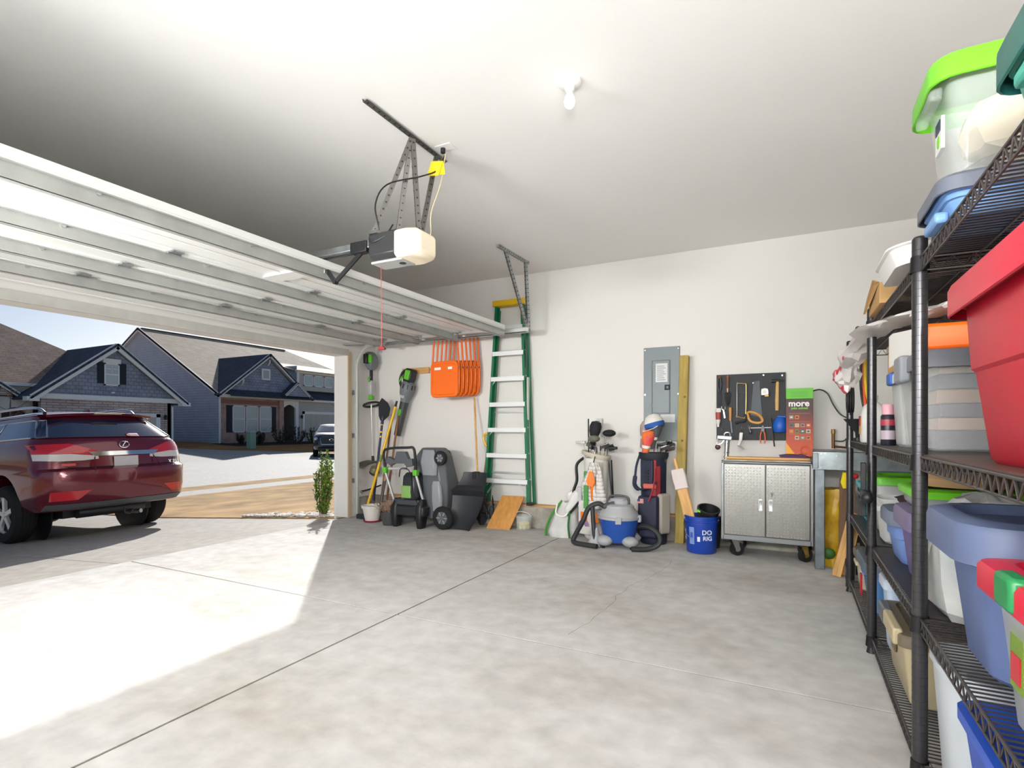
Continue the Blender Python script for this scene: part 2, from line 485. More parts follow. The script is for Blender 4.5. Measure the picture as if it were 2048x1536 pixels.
# spiky evergreen shrub just outside the opening
def leafy(name, label, cat, loc, stems, h, spread, leaf, mleaf, mstem, n, seed, group=None, lean=.1, up=1.0):
    t = thing(name, label, cat, loc, group=group)
    r = random.Random(seed); gs = G(); gl = G()
    for s in range(stems):
        a = r.uniform(0, 2 * PI); rad = spread * math.sqrt(r.random()); hh = h * r.uniform(.55, 1.0)
        p0 = Vector((rad * .35 * math.cos(a), rad * .35 * math.sin(a), 0)); p1 = Vector((rad * math.cos(a), rad * math.sin(a), hh))
        mid = (p0 + p1) / 2 + Vector((rad * .3 * math.cos(a), rad * .3 * math.sin(a), 0))
        path = spline([p0, mid, p1], 6)
        gs.tube(path, [0.006] * 5 + [.003], 5)
        for k in range(n):
            t_ = r.uniform(.08, 1.0) ** .8
            q = path[min(len(path) - 1, int(t_ * (len(path) - 1)))] + Vector((r.gauss(0, .012), r.gauss(0, .012), r.gauss(0, .03)))
            b = r.uniform(0, 2 * PI); d = Vector((math.cos(b), math.sin(b), up * r.uniform(.4, 1.3))).normalized() * leaf * r.uniform(.7, 1.3)
            w = d.cross(Vector((0, 0, 1))).normalized() * leaf * .28
            gl.quad(q, q + d * .5 + w, q + d, q + d * .5 - w)
    gs.build('stem', mstem, t); o = gl.build('foliage', mleaf, t); o['kind'] = 'stuff'
    return t
LEAF = mat('shrub_leaf', '86A036', 0.6, col2='3A6626', vscale=5)
STEMB = mat('shrub_stem', '5A4632', 0.9)
leafy('evergreen_shrub', 'narrow upright evergreen shrub in pebbles beside the garage opening', 'shrub', (-5.85, 5.55, gz(-5.85) + .02), 13, 0.92, 0.12, 0.05, LEAF, STEMB, 130, 4)

# ------------------------------------------------------------------ the sectional door, rolled up overhead
DOORW = mat('door_white', 'E9E9E6', 0.4)
STRUT = mat('strut_galvanised', 'B4B5B1', 0.5, 0.45, var=.12, vscale=6)
dr = thing('garage_door', 'white sectional garage door rolled up under the ceiling', 'garage door', (0, 0, 0))
ZD = 2.285
xs = [-2.83, -3.42, -4.01, -4.60, -5.19]
for i in range(4):
    a, b = xs[i], xs[i + 1]
    g = G().box(b + .004, OPY0 + .02, ZD, a - .004, 5.33, ZD + 0.045)
    g.box(b + .004, OPY0 + .02, ZD - .012, b + .05, 5.33, ZD); g.box(a - .05, OPY0 + .02, ZD - .012, a - .004, 5.33, ZD)   # rolled edges
    g.box((a + b) / 2 - .1, OPY0 + .02, ZD - .006, (a + b) / 2 - .085, 5.33, ZD)
    sec = g.build('door_section', DOORW, dr, bevel=.004)
    G().box(b + .006, 5.26, ZD - .03, a - .006, 5.332, ZD).build('end_stile', STRUT, sec)
    if i == 0:
        G().box(b + .02, 2.66, ZD - .016, a - .1, 2.80, ZD).build('center_stile', DOORW, sec)
for k, x in enumerate((-2.85, -3.47, -4.03, -4.56)):
    # hat-section strut: web facing the room with rolled lips
    g = G().box(x - .004, OPY0 + .05, ZD - .088, x + .004, 5.34, ZD - .012)
    g.box(x - .05, OPY0 + .05, ZD - .018, x + .02, 5.34, ZD - .012); g.box(x - .02, OPY0 + .05, ZD - .092, x + .004, 5.34, ZD - .084)
    s = g.build('strut', STRUT, dr, label='galvanised stiffening strut')
    for y in (1.35, 2.15, 3.1, 3.95, 4.75):
        G().cyl((x + .004, y + k * .13, ZD - .022), (x + .014, y + k * .13, ZD - .022), .011, n=8).build('bolt', STEEL, s)
    if k:
        for y in (0.9, 2.0, 3.1, 4.2, 5.2):
            G().box(x + .02, y, ZD - .022, x + .11, y + .07, ZD - .012).cyl((x + .06, y - .005, ZD - .024), (x + .06, y + .075, ZD - .024), .008, n=8).build('hinge', GALV, dr)
for x in (-2.95, -3.42, -4.01, -4.60):
    G().cyl((x, 5.30, ZD - .01), (x, 5.41, ZD - .01), .006, n=8).cyl((x, 5.40, ZD - .01), (x, 5.425, ZD - .01), .023, n=14).build('roller', WHITE, dr)

def channel(path, w=.05, t=.012):
    """C-shaped track swept along a path in the XZ plane at constant Y, open towards -Y"""
    g = G(); P = [Vector(p) for p in path]; loops = []
    for i, p in enumerate(P):
        d = (P[min(i + 1, len(P) - 1)] - P[max(i - 1, 0)]).normalized(); n = Vector((d.z, 0, -d.x))
        Yv = Vector((0, 1, 0))
        prof = [(-w / 2, -.02), (-w / 2, .012), (w / 2, .012), (w / 2, -.02), (w / 2 - .004, -.02), (w / 2 - .004, .008), (-w / 2 + .004, .008), (-w / 2 + .004, -.02)]
        loops.append([p + n * a + Yv * b for a, b in prof])
    return g.loft(loops)
tk = thing('door_track', 'galvanised curved track of the garage door on the wall side', 'door track', (0, 0, 0))
R0 = .3; cx, cz = -5.1 + R0, 2.275 - R0
path = [(-5.1, 5.43, 0.02), (-5.1, 5.43, 1.0), (-5.1, 5.43, cz)] + [(cx - R0 * math.cos(t), 5.43, cz + R0 * math.sin(t)) for t in [PI / 2 * i / 10 for i in range(1, 11)]] + [(-3.8, 5.43, 2.275), (-2.6, 5.43, 2.275)]
channel(path).build('track', mat('track_metal', 'C9CAC6', .4, .5), tk)
G().box(-2.62, 5.40, 2.25, -4.85, 5.45, 2.254).box(-2.6, 5.45, 2.24, -4.85, 5.455, 2.30).build('track_angle', GALV, tk)
for z in (.45, 1.05, 1.62):
    G().box(-5.198, 5.44, z, -5.08, 5.446, z + .06).box(-5.198, 5.44, z, -5.194, 5.50, z + .06).build('bracket', GALV, tk)
def perforated(p, q, w, face, mt, parent, name='perforated_angle', L=.028):
    """slotted steel angle: two flanges with punched holes shown as dark discs in pressed rims"""
    p, q = Vector(p), Vector(q); d = (q - p).normalized(); face = Vector(face).normalized()
    side = d.cross(face).normalized()
    g = G().bar(p, q, w, .003, face)
    g.bar(p + side * w / 2 + face * -L / 2, q + side * w / 2 + face * -L / 2, .003, L, face)
    o = g.build(name, mt, parent)
    n = max(2, int((q - p).length / .045)); h = G()
    for i in range(n):
        c = p + d * ((i + .5) * (q - p).length / n)
        h.cyl(c + face * .0016, c + face * .0022, .0065, n=8)
        c2 = c + side * (w / 2) - face * L / 2
        h.cyl(c2 + side * .0016, c2 + side * .0022, .0065, n=8)
    hm = h.build('hole_row', mat('punched_hole', '2C2A28', .9), o); hm['kind'] = 'stuff'
    return o
hg = thing('track_hanger', 'perforated steel hanger holding the door track near the ladder', 'hanger', (0, 0, 0))
perforated((-2.62, 4.8, ZC - .016), (-2.6, 5.46, ZC - .016), .03, (1, 0, -.2), GALV, hg)
perforated((-2.62, 4.95, ZC - .02), (-2.62, 5.47, 2.29), .028, (1, -.5, -.3), GALV, hg)
perforated((-2.585, 5.36, ZC - .02), (-2.60, 5.475, 2.25), .028, (1, -.4, 0), GALV, hg)

# ------------------------------------------------------------------ the opener
op = thing('garage_door_opener', 'chain-drive garage door opener hanging from perforated straps', 'door opener', (-2.2, 2.75, 2.33))
g = G()
g.loft([[(x, y * s, z * s2 - .0) for y, z in ((-.115, -.06), (-.09, -.085), (.09, -.085), (.115, -.06), (.115, .07), (.09, .085), (-.09, .085), (-.115, .07))] for x, s, s2 in ((-.2, .8, .85), (-.17, 1, 1), (.02, 1, 1))])
g.build('motor_housing', mat('opener_dark', '3A3B3C', .4, .3), op, bevel=.006)
LENS = mat('opener_lens', 'F3E7CF', .35, emit='FFD9A0', estr=0.12)
g = G().loft([[(x, y * s, z * s2 - .005) for y, z in ((-.115, -.07), (-.09, -.09), (.09, -.09), (.115, -.07), (.115, .07), (.09, .085), (-.09, .085), (-.115, .07))] for x, s, s2 in ((.02, 1, 1), (.1, 1.02, 1.0), (.17, .92, .9), (.2, .7, .65))])
g.build('light_lens', LENS, op, bevel=.01, label='glowing cream lamp cover')
G().box(-.2, -.07, -.1, .05, .07, -.084).build('under_panel', LGREY, op, bevel=.004)
G().cyl((.0, 0, -.103), (.0, 0, -.098), .022, n=14).build('sensor_window', BLACK, op)
G().box(-.17, -.13, .07, -.1, .13, .092).build('top_bracket', STEEL, op)
G().bar((-.2, 0, .06), (-2.9, 0, .06), .032, .045).build('rail', GALV, op, bevel=.004)
G().bar((-.2, 0, .02), (-2.9, 0, .02), .01, .012).build('chain', DSTEEL, op)
G().box(-.42, -.03, .01, -.28, .03, .085).build('trolley', BLACK, op, bevel=.006)
arm = [(-.34, 0, .02), (-.57, -.01, -.155), (-.65, -.01, -.06)]
g = G().bar(arm[0], arm[1], .012, .03); g.bar(arm[1], arm[2], .012, .03)
for p in arm: g.cyl((p[0], p[1] - .015, p[2]), (p[0], p[1] + .015, p[2]), .014, n=10)
g.build('door_arm', BLACK, op)
G().box(-.72, -.04, -.09, -.64, .04, -.02).build('door_bracket', GALV, op, bevel=.003)
G().cyl((-.16, -.02, -.08), (-.155, -.02, -.63), .0022, n=5).build('release_cord', mat('red_cord', 'B4534E', .7), op)
G().loft([[(-.155 + x * s, -.02 + y, z - .63) for x, z in ((-.028, -.014), (.028, -.014), (.03, -.006), (.012, .008), (0, .012), (-.012, .008), (-.03, -.006))] for s, y in ((.95, -.008), (1, 0), (.95, .008))]).cyl((-.155, -.02, -.665), (-.155, -.02, -.63), .002, n=5).build('release_handle', mat('red_handle', '7A0E1A', .4), op)
STRAP = mat('strap_steel', '6E6B68', .4, .7)
perforated((.07, -.42, .69), (.07, .38, .69), .03, (.3, 0, -1), STRAP, op)
for a, b in (((.07, 0, .68), (-.135, -.115, .08)), ((.075, .01, .68), (.05, .115, .075)), ((.065, .005, .68), (-.135, .11, .085)), ((.07, .27, .68), (.06, .11, .08))):
    perforated(a, b, .028, (1, -.9, 0), STRAP, op)
G().tube([(.15, .25, .66), (.13, .2, .55), (.1, .05, .45), (-.06, -.08, .38), (-.12, -.12, .25), (-.11, -.1, .1), (-.17, -.1, .1), (-.16, -.12, .02), (-.05, -.11, .05), (-.03, -.06, .13)], .005, 6, smooth=6).build('power_cord', BLACK, op)
G().tube([(.17, .23, .66), (.15, .2, .45), (.12, .14, .25), (.13, .12, .1), (.1, .1, .07)], .0035, 6, smooth=5).build('signal_wire', mat('cream_wire', 'D8C49C', .5), op)
g = G().quad((.10, .17, .60), (.17, .20, .60), (.15, .18, .50), (.08, .15, .50)); g.quad((.10, .175, .602), (.17, .205, .602), (.185, .205, .51), (.115, .175, .51))
g.build('warning_tag', mat('yellow_tag', 'E9C91C', .5), op)
ot = thing('ceiling_outlet', 'white outlet plate on the ceiling above the opener', 'outlet', (-2.03, 2.98, ZC))
G().box(-.06, -.04, -.006, .06, .04, 0).build('cover_plate', WHITE, ot, bevel=.003)
G().cyl((-.02, 0, -.035), (-.02, 0, -.006), .016, n=12).build('plug', BLACK, ot)

def bulb_lamp(loc, label, watts):
    t = thing('ceiling_light', label, 'ceiling light', loc)
    G().lathe([(.064, 0), (.064, -.012), (.055, -.022), (.03, -.028), (.024, -.05), (.02, -.052), (.0, -.052)], 24).build('lamp_holder', mat('porcelain', 'EDECE9', .3), t)
    G().lathe([(.013, -.05), (.016, -.066), (.027, -.09), (.031, -.11), (.027, -.13), (.015, -.142), (.0005, -.145)], 20).build('light_bulb', mat('frosted_bulb', 'F4F2EC', .3, emit='FFF4E4', estr=.35), t)
    l = bpy.data.lights.new('bulb_light', 'POINT'); l.energy = watts; l.shadow_soft_size = .09; l.color = (1, .965, .91)
    o = bpy.data.objects.new('bulb_light', l); COL.objects.link(o); o.parent = t; o.location = (0, 0, -.26)
    return t
bulb_lamp((-1.055, 2.72, ZC), 'bare bulb in white porcelain holder on the ceiling', .6)


def flood_or_fill_lamp(loc, target, label, watts):
    """unseen fill lamp added behind the camera, aimed along the room"""
    d = (Vector(target) - Vector(loc)).normalized()
    t = thing('flood_or_fill_lamp', label, 'fill lamp', loc)
    t.rotation_euler = d.to_track_quat('-Z', 'Y').to_euler()
    G().box(-.45, -.14, 0, .45, .14, .05).build('lamp_housing', WHITE, t, bevel=.01)
    G().box(-.43, -.12, -.004, .43, .12, 0).build('diffuser', mat('diffuser_glow', 'FFFFFF', .4, emit='FFF8F0', estr=2.0), t)
    G().cyl((0, 0, .05), (0, 0, .2), .012, n=10).build('bracket', STEEL, t)
    l = bpy.data.lights.new('fill_lamp_light', 'AREA'); l.shape = 'RECTANGLE'; l.size = .84; l.size_y = .22; l.energy = watts; l.color = (1, .99, .97); l.spread = math.radians(125)
    o = bpy.data.objects.new('fill_lamp_light', l); COL.objects.link(o); o.parent = t; o.location = (0, 0, -.012)
    return t
flood_or_fill_lamp((-3.1, -.25, 1.72), (-3.3, 5.9, 1.7), 'white fill lamp added out of view nearer the door', 51)  # both lamps are unseen additions that brighten the far wall and ceiling
flood_or_fill_lamp((.2, -.25, 1.72), (-.7, 5.9, 1.7), 'white fill lamp added out of view nearer the shelving', 50)
# ------------------------------------------------------------------ houses across the street
SIDING = mat('blue_grey_siding', 'B2C0D0', 0.7, var=.08, vscale=2)
GREYSIDE = mat('grey_siding', 'BCBCB8', 0.7)
NAVYSHAKE = brickmat('navy_shakes', '8E94A6', '9AA0B0', '787E90', 1.0, .28, .2, 'YZ')
STONE = brickmat('ledge_stone', 'B8A6A6', 'D2C0B2', '8E8286', 1.0, .55, .13, 'YZ')
BRICK = brickmat('red_brick', 'CFA797', 'C0968A', 'A79488', 1.0, .3, .1, 'YZ')
ROOFT = brickmat('tan_shingles', 'DCC2A4', 'CDB394', 'AE977E', 1.0, .6, .16, 'YX')
ROOFB = brickmat('brown_shingles', 'BE9C86', 'AC8C78', '866E5C', 1.0, .6, .16, 'YX')
ROOFD = brickmat('dark_shingles', '4A505E', '424856', '343A46', 1.0, .6, .16, 'XY')
HTRIM = mat('house_trim', 'F0F0EE', 0.6)
SHUT = mat('shutter_navy', '161C2A', 0.6)
PANE = mat('window_pane', 'B4BEC2', 0.06, 0.0, spec=1.0, coat=1.0)
DOORB = mat('garage_beige', 'C2BEB6', 0.6)

def lap(y0, y1, z0, z1, x, nx, pitch=.2, clip=None, axis='y'):
    """lap siding: rows of boards whose lower edge stands proud. axis y: the wall lies in X = x; axis x: in Y = x"""
    g = G(); z = z0
    while z < z1 - 1e-3:
        zt = min(z + pitch, z1)
        a, b = (y0, y1) if not clip else clip(z)
        c, d = (y0, y1) if not clip else clip(zt)
        if axis == 'y':
            g.quad((x + nx * .025, a, z), (x + nx * .025, b, z), (x, d, zt), (x, c, zt)); g.quad((x, a, z), (x, b, z), (x + nx * .025, b, z), (x + nx * .025, a, z))
        else:
            g.quad((a, x + nx * .025, z), (b, x + nx * .025, z), (d, x, zt), (c, x, zt)); g.quad((a, x, z), (b, x, z), (b, x + nx * .025, z), (a, x + nx * .025, z))
        z = zt
    return g
def plate(pts, t, n):
    """thick polygon: pts extruded by t against n"""
    n = Vector(n).normalized() * t; P = [Vector(p) for p in pts]; k = len(P)
    return G().add(P + [p - n for p in P], [tuple(range(k)), tuple(range(2 * k - 1, k - 1, -1))] + [((i + 1) % k, i, k + i, k + (i + 1) % k) for i in range(k)])
def window_px(parent, x, y0, y1, z0, z1, mull=1, frame=.07, grid=None, head=None, meeting=True):
    """window in a wall facing +X: frame with rails, one pane per sash"""
    g = G().box(x, y0, z0, x + .05, y0 + frame, z1).box(x, y1 - frame, z0, x + .05, y1, z1).box(x, y0, z0, x + .05, y1, z0 + frame).box(x, y0, z1 - frame, x + .05, y1, z1)
    zm = (z0 + z1) / 2
    if meeting: g.box(x, y0, zm - .035, x + .045, y1, zm + .035)
    if grid:
        for gy, gz0, gz1 in grid: g.box(x, gy - .015, gz0, x + .04, gy + .015, gz1)
        g.box(x, y0, (zm + z1) / 2 - .015, x + .04, y1, (zm + z1) / 2 + .015)
    if head: g.box(x, y0 - .06, z1, x + .07, y1 + .06, z1 + head)
    w = g.build('window', HTRIM, parent)
    for a, b in (((z0 + frame, zm - .035), (zm + .035, z1 - frame)) if meeting else ((z0 + frame, z1 - frame),)):
        G().box(x + .005, y0 + frame, a, x + .02, y1 - frame, b).build('pane', PANE, w)
    return w

# ---- the blue house in the middle
hm = thing('house', 'blue-grey sided house with tan roof and small navy front gable', 'house', (0, 0, 0), group='houses across the street')
Y0, XF, XP, XB = 24.65, -36.0, -45.7, -55.4
def clipM(z):
    if z <= 3.6: return (XB, XF)
    k = (z - 3.6) / (8.96 - 3.6)
    return (XB + (XP - XB) * k, XF + (XP - XF) * k)
lap(0, 0, 0.1, 8.9, Y0, -1, .19, clipM, 'x').build('siding', SIDING, hm)
G().box(XB, Y0, -.3, XF, Y0 + .3, .12).build('foundation', mat('foundation_brown', '7A6656', .9), hm)
g = G().bar((XF + .35, Y0 - .22, 3.42), (XP, Y0 - .22, 8.98), .06, .28).bar((XB - .35, Y0 - .22, 3.42), (XP, Y0 - .22, 8.98), .06, .28)
g.bar((XF + .35, Y0 - .1, 3.38), (XP, Y0 - .1, 8.93), .26, .04).bar((XB - .35, Y0 - .1, 3.38), (XP, Y0 - .1, 8.93), .26, .04)
g.build('rake_trim', HTRIM, hm)
rf = plate([(XF + .4, Y0 - .25, 3.5), (XF + .4, 48.2, 3.5), (XP, 38.3, 9.08), (XP, Y0 - .25, 9.08)], .12, (.48, 0, .87)).build('roof_slope', ROOFT, hm)
plate([(XP, Y0 - .25, 9.08), (XP, 38.3, 9.08), (XB - .4, 48.2, 3.5), (XB - .4, Y0 - .25, 3.5)], .12, (-.48, 0, .87)).build('roof_slope', ROOFT, hm)
plate([(XF + .4, 48.2, 3.5), (XB - .4, 48.2, 3.5), (XP, 38.3, 9.08)], .12, (0, .48, .87)).build('roof_slope', ROOFT, hm)
G().bar((XP, Y0, 9.07), (XP, 38.3, 9.07), .3, .05).build('ridge_cap', ROOFD, hm)
# front wall
G().box(XF - .15, Y0, -.2, XF, 29.7, 3.6).build('brick_front', BRICK, hm)
G().box(XF - .02, Y0, 2.95, XF + .04, 29.7, 3.25).build('soldier_course', mat('brick_header', '9A7264', .9), hm)
G().box(XF - .1, 29.6, -.2, XF + .12, 30.02, 3.5).build('brick_pier', BRICK, hm)
G().box(XF - 1.6, 30.02, -.2, XF - 1.45, 31.3, 3.6).build('entry_wall', GREYSIDE, hm)
lap(XF - 1.5, XF, .1, 3.2, 31.25, -1, .19, None, 'x').build('siding', mat('entry_siding', '6F7472', .7), hm)
arch = [(30.02, 3.55)] + [(30.02, 2.75)] + [(30.02 + 1.24 * k / 8, 2.75 + .3 * math.sin(PI * k / 8)) for k in range(1, 8)] + [(31.26, 2.75), (31.26, 3.55)]
G().prism(arch, XF - .1, XF + .06, 'x').build('entry_arch', HTRIM, hm)
G().box(XF - .1, 31.22, 0, XF + .08, 31.5, 3.55).build('corner_post', HTRIM, hm)
lap(31.5, 42, .1, 3.55, XF, 1, .19).build('siding', GREYSIDE, hm)
G().box(XF, 31.5, 0, XF + .08, 31.95, .85).build('stone_base', STONE, hm)
g = G().box(XF + .02, 31.95, .0, XF + .1, 32.12, 2.56).box(XF + .02, 31.95, 2.34, XF + .1, 37.4, 2.56).box(XF + .02, 37.2, 0, XF + .1, 37.4, 2.56)
g.build('garage_frame', HTRIM, hm)
gd = G().box(XF + .01, 32.12, 0, XF + .04, 37.2, 2.34).build('garage_panel', DOORB, hm)
for k in range(4):
    for j in range(8): G().box(XF + .04, 32.2 + j * .62, .1 + k * .57, XF + .055, 32.72 + j * .62, .52 + k * .57).build('raised_panel', DOORB, gd)
G().lathe([(.0, 0), (.08, .02), (.1, .2), (.05, .3), (.0, .32)], 8, (XF + .16, 31.78, 1.95)).build('wall_lantern', BLACK, hm)
g = G().box(XF - .1, Y0 - .25, 3.36, XF + .42, 42, 3.58); g.build('fascia', HTRIM, hm)
G().cyl((XF + .1, Y0 - .06, .1), (XF + .1, Y0 - .06, 3.4), .07, n=8).build('downspout', HTRIM, hm)
for a, b in ((25.62, 26.63), (26.73, 27.75), (27.87, 28.93)): window_px(hm, XF, a, b, .86, 2.84)
for a, b in ((25.16, 25.58), (28.96, 29.34)): G().box(XF, a, .86, XF + .06, b, 2.82).build('shutter', SHUT, hm)
# front gable
gp = [(25.0, 3.7), (32.0, 3.7), (28.45, 6.55)]
G().prism(gp, XF + .1, XF + .2, 'x').build('gable_wall', NAVYSHAKE, hm)
g = G().bar((XF + .5, 24.4, 3.55), (XF + .5, 28.45, 6.75), .08, .26, (0, 0, 1)).bar((XF + .5, 32.5, 3.55), (XF + .5, 28.45, 6.75), .08, .26, (0, 0, 1))
g.build('gable_trim', HTRIM, hm)
g = G()
for s in (-1, 1): g.bar((XF + .3, 28.45 + s * 3.9, 3.62), (XF + .3, 28.45, 6.64), .4, .03)
g.build('soffit', mat('soffit_cream', 'C9C5B8', .7), hm)
for s in (-1, 1):
    plate([(XF + .6, 28.45 + s * 4.2, 3.52), (XF + .6, 28.45, 6.86), (-42.0, 28.45, 6.86), (-36.0, 28.45 + s * 4.2, 3.52)], .1, (0, s * .62, .78)).build('gable_roof', ROOFD, hm)
for y, z in ((26.2, 4.75), (30.7, 4.75), (28.45, 6.4)):
    G().tube([(XF + .45, y, z), (XF + .42, y, z - .25), (XF + .22, y, z - .42)], .05, 6, smooth=4).build('bracket', HTRIM, hm)
gw = G().box(XF + .2, 27.9, 4.85, XF + .26, 28.65, 5.7).build('gable_vent', HTRIM, hm)
G().box(XF + .26, 28.02, 4.97, XF + .27, 28.53, 5.58).build('louvre', mat('louvre_grey', 'B9BBBC', .6), gw)
plate([(XF + .9, 24.9, 3.5), (XF + .9, 32.2, 3.5), (XF + .15, 32.0, 4.0), (XF + .15, 25.2, 4.0)], .06, (.5, 0, .8)).build('pent_roof', ROOFD, hm)
g = G()
for s in (-1, 1): g.bar((XF + .95, 30.7 + s * 1.2, 3.72), (XF + .95, 30.7, 4.75), .06, .16)
g.build('porch_gable_trim', HTRIM, hm)
G().prism([(29.6, 3.7), (31.8, 3.7), (30.7, 4.65)], XF + .7, XF + .9, 'x').build('porch_gable', NAVYSHAKE, hm)
for s in (-1, 1):
    plate([(XF + .98, 30.7 + s * 1.3, 3.68), (XF + .98, 30.7, 4.82), (XF, 30.7, 4.82), (XF, 30.7 + s * 1.3, 3.68)], .05, (0, s * .66, .75)).build('porch_gable_roof', ROOFD, hm)
# lower roof and shed dormer over the garage
plate([(XF + .5, 32.2, 3.6), (XF + .5, 42, 3.6), (XF - .7, 42, 4.45), (XF - .7, 32.0, 4.45)], .08, (.5, 0, .86)).build('lower_roof', ROOFD, hm)
G().box(XF - 2, 31.45, 4.3, XF - .05, 40, 5.85).build('dormer_wall', GREYSIDE, hm)
G().box(XF - .06, 31.4, 4.35, XF + .02, 31.62, 5.9).box(XF - .1, 31.3, 5.72, XF + .14, 40, 5.92).build('dormer_trim', HTRIM, hm)
plate([(XF + .3, 31.0, 5.92), (XF + .3, 40.2, 5.92), (-41.5, 40.2, 7.1), (-41.5, 31.0, 7.1)], .1, (.2, 0, .98)).build('dormer_roof', ROOFT, hm)
lap(XF - 5, XF - .05, 4.2, 6.3, 31.45, -1, .19, None, 'x').build('siding', SIDING, hm)
for a in (32.1, 33.2, 34.35): window_px(hm, XF - .04, a, a + 1.0, 4.68, 5.62, meeting=False, grid=None)
v = G().box(-43.4, Y0 - .07, 2.35, -42.0, Y0 - .02, 2.75).build('wall_vent', HTRIM, hm)
G().box(-43.3, Y0 - .08, 2.44, -42.1, Y0 - .07, 2.66).build('louvre', BLACK, v)

# ---- the stone fronted garage wing on the left
hl = thing('house', 'stone-fronted house with navy shake gable and brown roof', 'house', (0, 0, 0), group='houses across the street')
XG, YC = -33.2, 16.5
G().box(XG - .3, 13.25, -.5, XG, 19.6, 2.72).build('stone_front', STONE, hl)
G().box(XG - 9, 19.4, -.5, XG, 19.6, 2.72).build('side_wall', SIDING, hl)
G().prism([(13.1, 2.85), (19.9, 2.85), (YC, 5.5)], XG - .1, XG + .05, 'x').build('gable_wall', NAVYSHAKE, hl)
G().box(XG - .05, 13.0, 2.66, XG + .12, 20.0, 2.92).build('band_board', HTRIM, hl)
g = G()
for s in (-1, 1): g.bar((XG + .4, YC + s * 3.75, 2.66), (XG + .4, YC, 5.66), .1, .34)
g.build('gable_trim', HTRIM, hl)
g = G()
for s in (-1, 1): g.bar((XG + .2, YC + s * 3.65, 2.72), (XG + .2, YC, 5.58), .42, .03)
g.build('soffit', mat('soffit_cream', 'C9C5B8', .7), hl)
for s in (-1, 1):
    plate([(XG + .5, YC + s * 3.9, 2.66), (XG + .5, YC, 5.8), (-38.2, YC, 5.8), (-38.2 + (3.6 if s < 0 else -3), YC + s * 3.9, 2.66)], .1, (0, s * .62, .78)).build('gable_roof', ROOFD, hl)
for s in (-1, 1): G().box(XG + .05, YC + s * 3.75 - .25, 2.5, XG + .5, YC + s * 3.75 + .25, 2.72).build('eave_return', HTRIM, hl)
w = window_px(hl, XG + .05, 16.0, 16.75, 3.5, 4.72, grid=[(16.375, 4.11, 4.66)], head=.25)
for a, b in ((15.68, 16.0), (16.77, 17.09)): G().box(XG + .05, a, 3.6, XG + .1, b, 4.75).build('shutter', SHUT, hl)
G().ball((XG + .15, 16.4, 3.12), .09, 10, (.8, 1.2, .7)).build('flood_or_fill_lamp', WHITE, hl)
g = G().box(XG, 14.2, -.4, XG + .08, 14.4, 2.0).box(XG, 18.72, -.4, XG + .08, 18.95, 2.0).box(XG, 14.2, 1.8, XG + .08, 18.95, 2.02); g.build('garage_frame', HTRIM, hl)
gd = G().box(XG, 14.4, -.4, XG + .03, 18.72, 1.8).build('garage_panel', DOORB, hl)
for k in range(4):
    for j in range(7): G().box(XG + .03, 14.48 + j * .6, -.3 + k * .53, XG + .045, 14.98 + j * .6, .12 + k * .53).build('raised_panel', DOORB, gd)
G().lathe([(.0, 0), (.08, .02), (.1, .2), (.05, .3), (.0, .32)], 8, (XG + .14, 19.22, 1.65)).build('wall_lantern', BLACK, hl)
G().cyl((XG + .06, 19.66, -.3), (XG + .06, 19.66, 2.45), .05, n=8).build('downspout', HTRIM, hl)
# main body, hip roof
G().box(-50, -6, -.3, -35.3, 13.3, 3.3).build('main_wall', mat('cream_wall', 'B9B0A2', .8), hl)
G().box(-50, 13.3, -.3, -37.5, 19.4, 3.3).build('rear_wall', SIDING, hl)
plate([(-34.5, 19.86, 3.46), (-42.6, 11.75, 8.72), (-42.6, -6, 8.72), (-34.5, -6, 3.46)], .1, (.54, 0, .84)).build('roof_slope', ROOFB, hl)
plate([(-34.5, 19.86, 3.46), (-42.6, 11.75, 8.72), (-50.7, 19.86, 3.46)], .1, (0, .54, .84)).build('roof_slope', ROOFB, hl)
plate([(-50.7, 19.86, 3.46), (-42.6, 11.75, 8.72), (-42.6, -6, 8.72), (-50.7, -6, 3.46)], .1, (-.54, 0, .84)).build('roof_slope', ROOFB, hl)
G().box(-34.7, -6, 3.3, -34.42, 14.0, 3.46).build('gutter', HTRIM, hl)
G().box(-35.35, -6, 3.0, -34.6, 14.0, 3.3).build('soffit', mat('soffit_cream', 'C9C5B8', .7), hl)
# arched porch between gable and wing
ar = [(12.0, 2.75), (12.0, -.3), (12.25, -.3), (12.25, 1.95)] + [(12.25 + 1.05 * k / 8, 1.95 + .28 * math.sin(PI * k / 8)) for k in range(1, 8)] + [(13.3, 1.95), (13.3, -.3), (13.5, -.3), (13.5, 2.75)]
G().prism(ar, -35.0, -34.7, 'x').build('porch_arch', HTRIM, hl)
G().box(-35.28, 12.2, -.3, -35.2, 13.3, 2.1).build('front_door', mat('door_brown', '4A3A30', .5), hl)
g = G().bar((-34.2, 12.75, 2.85), (-34.2, 10.6, 4.4), .1, .22).bar((-34.2, 8.5, 2.85), (-34.2, 10.6, 4.4), .1, .22); g.build('porch_gable_trim', HTRIM, hl)
G().prism([(8.6, 2.8), (12.6, 2.8), (10.6, 4.25)], -34.5, -34.4, 'x').build('porch_gable', STONE, hl)
for s in (-1, 1): plate([(-34.1, 10.6 + s * 2.3, 2.76), (-34.1, 10.6, 4.5), (-37, 10.6, 4.5), (-35, 10.6 + s * 2.3, 2.76)], .08, (0, s * .6, .8)).build('porch_gable_roof', ROOFD, hl)
G().box(-34.9, 10.9, -.3, -34.4, 12.0, 2.8).build('stone_pier', STONE, hl)

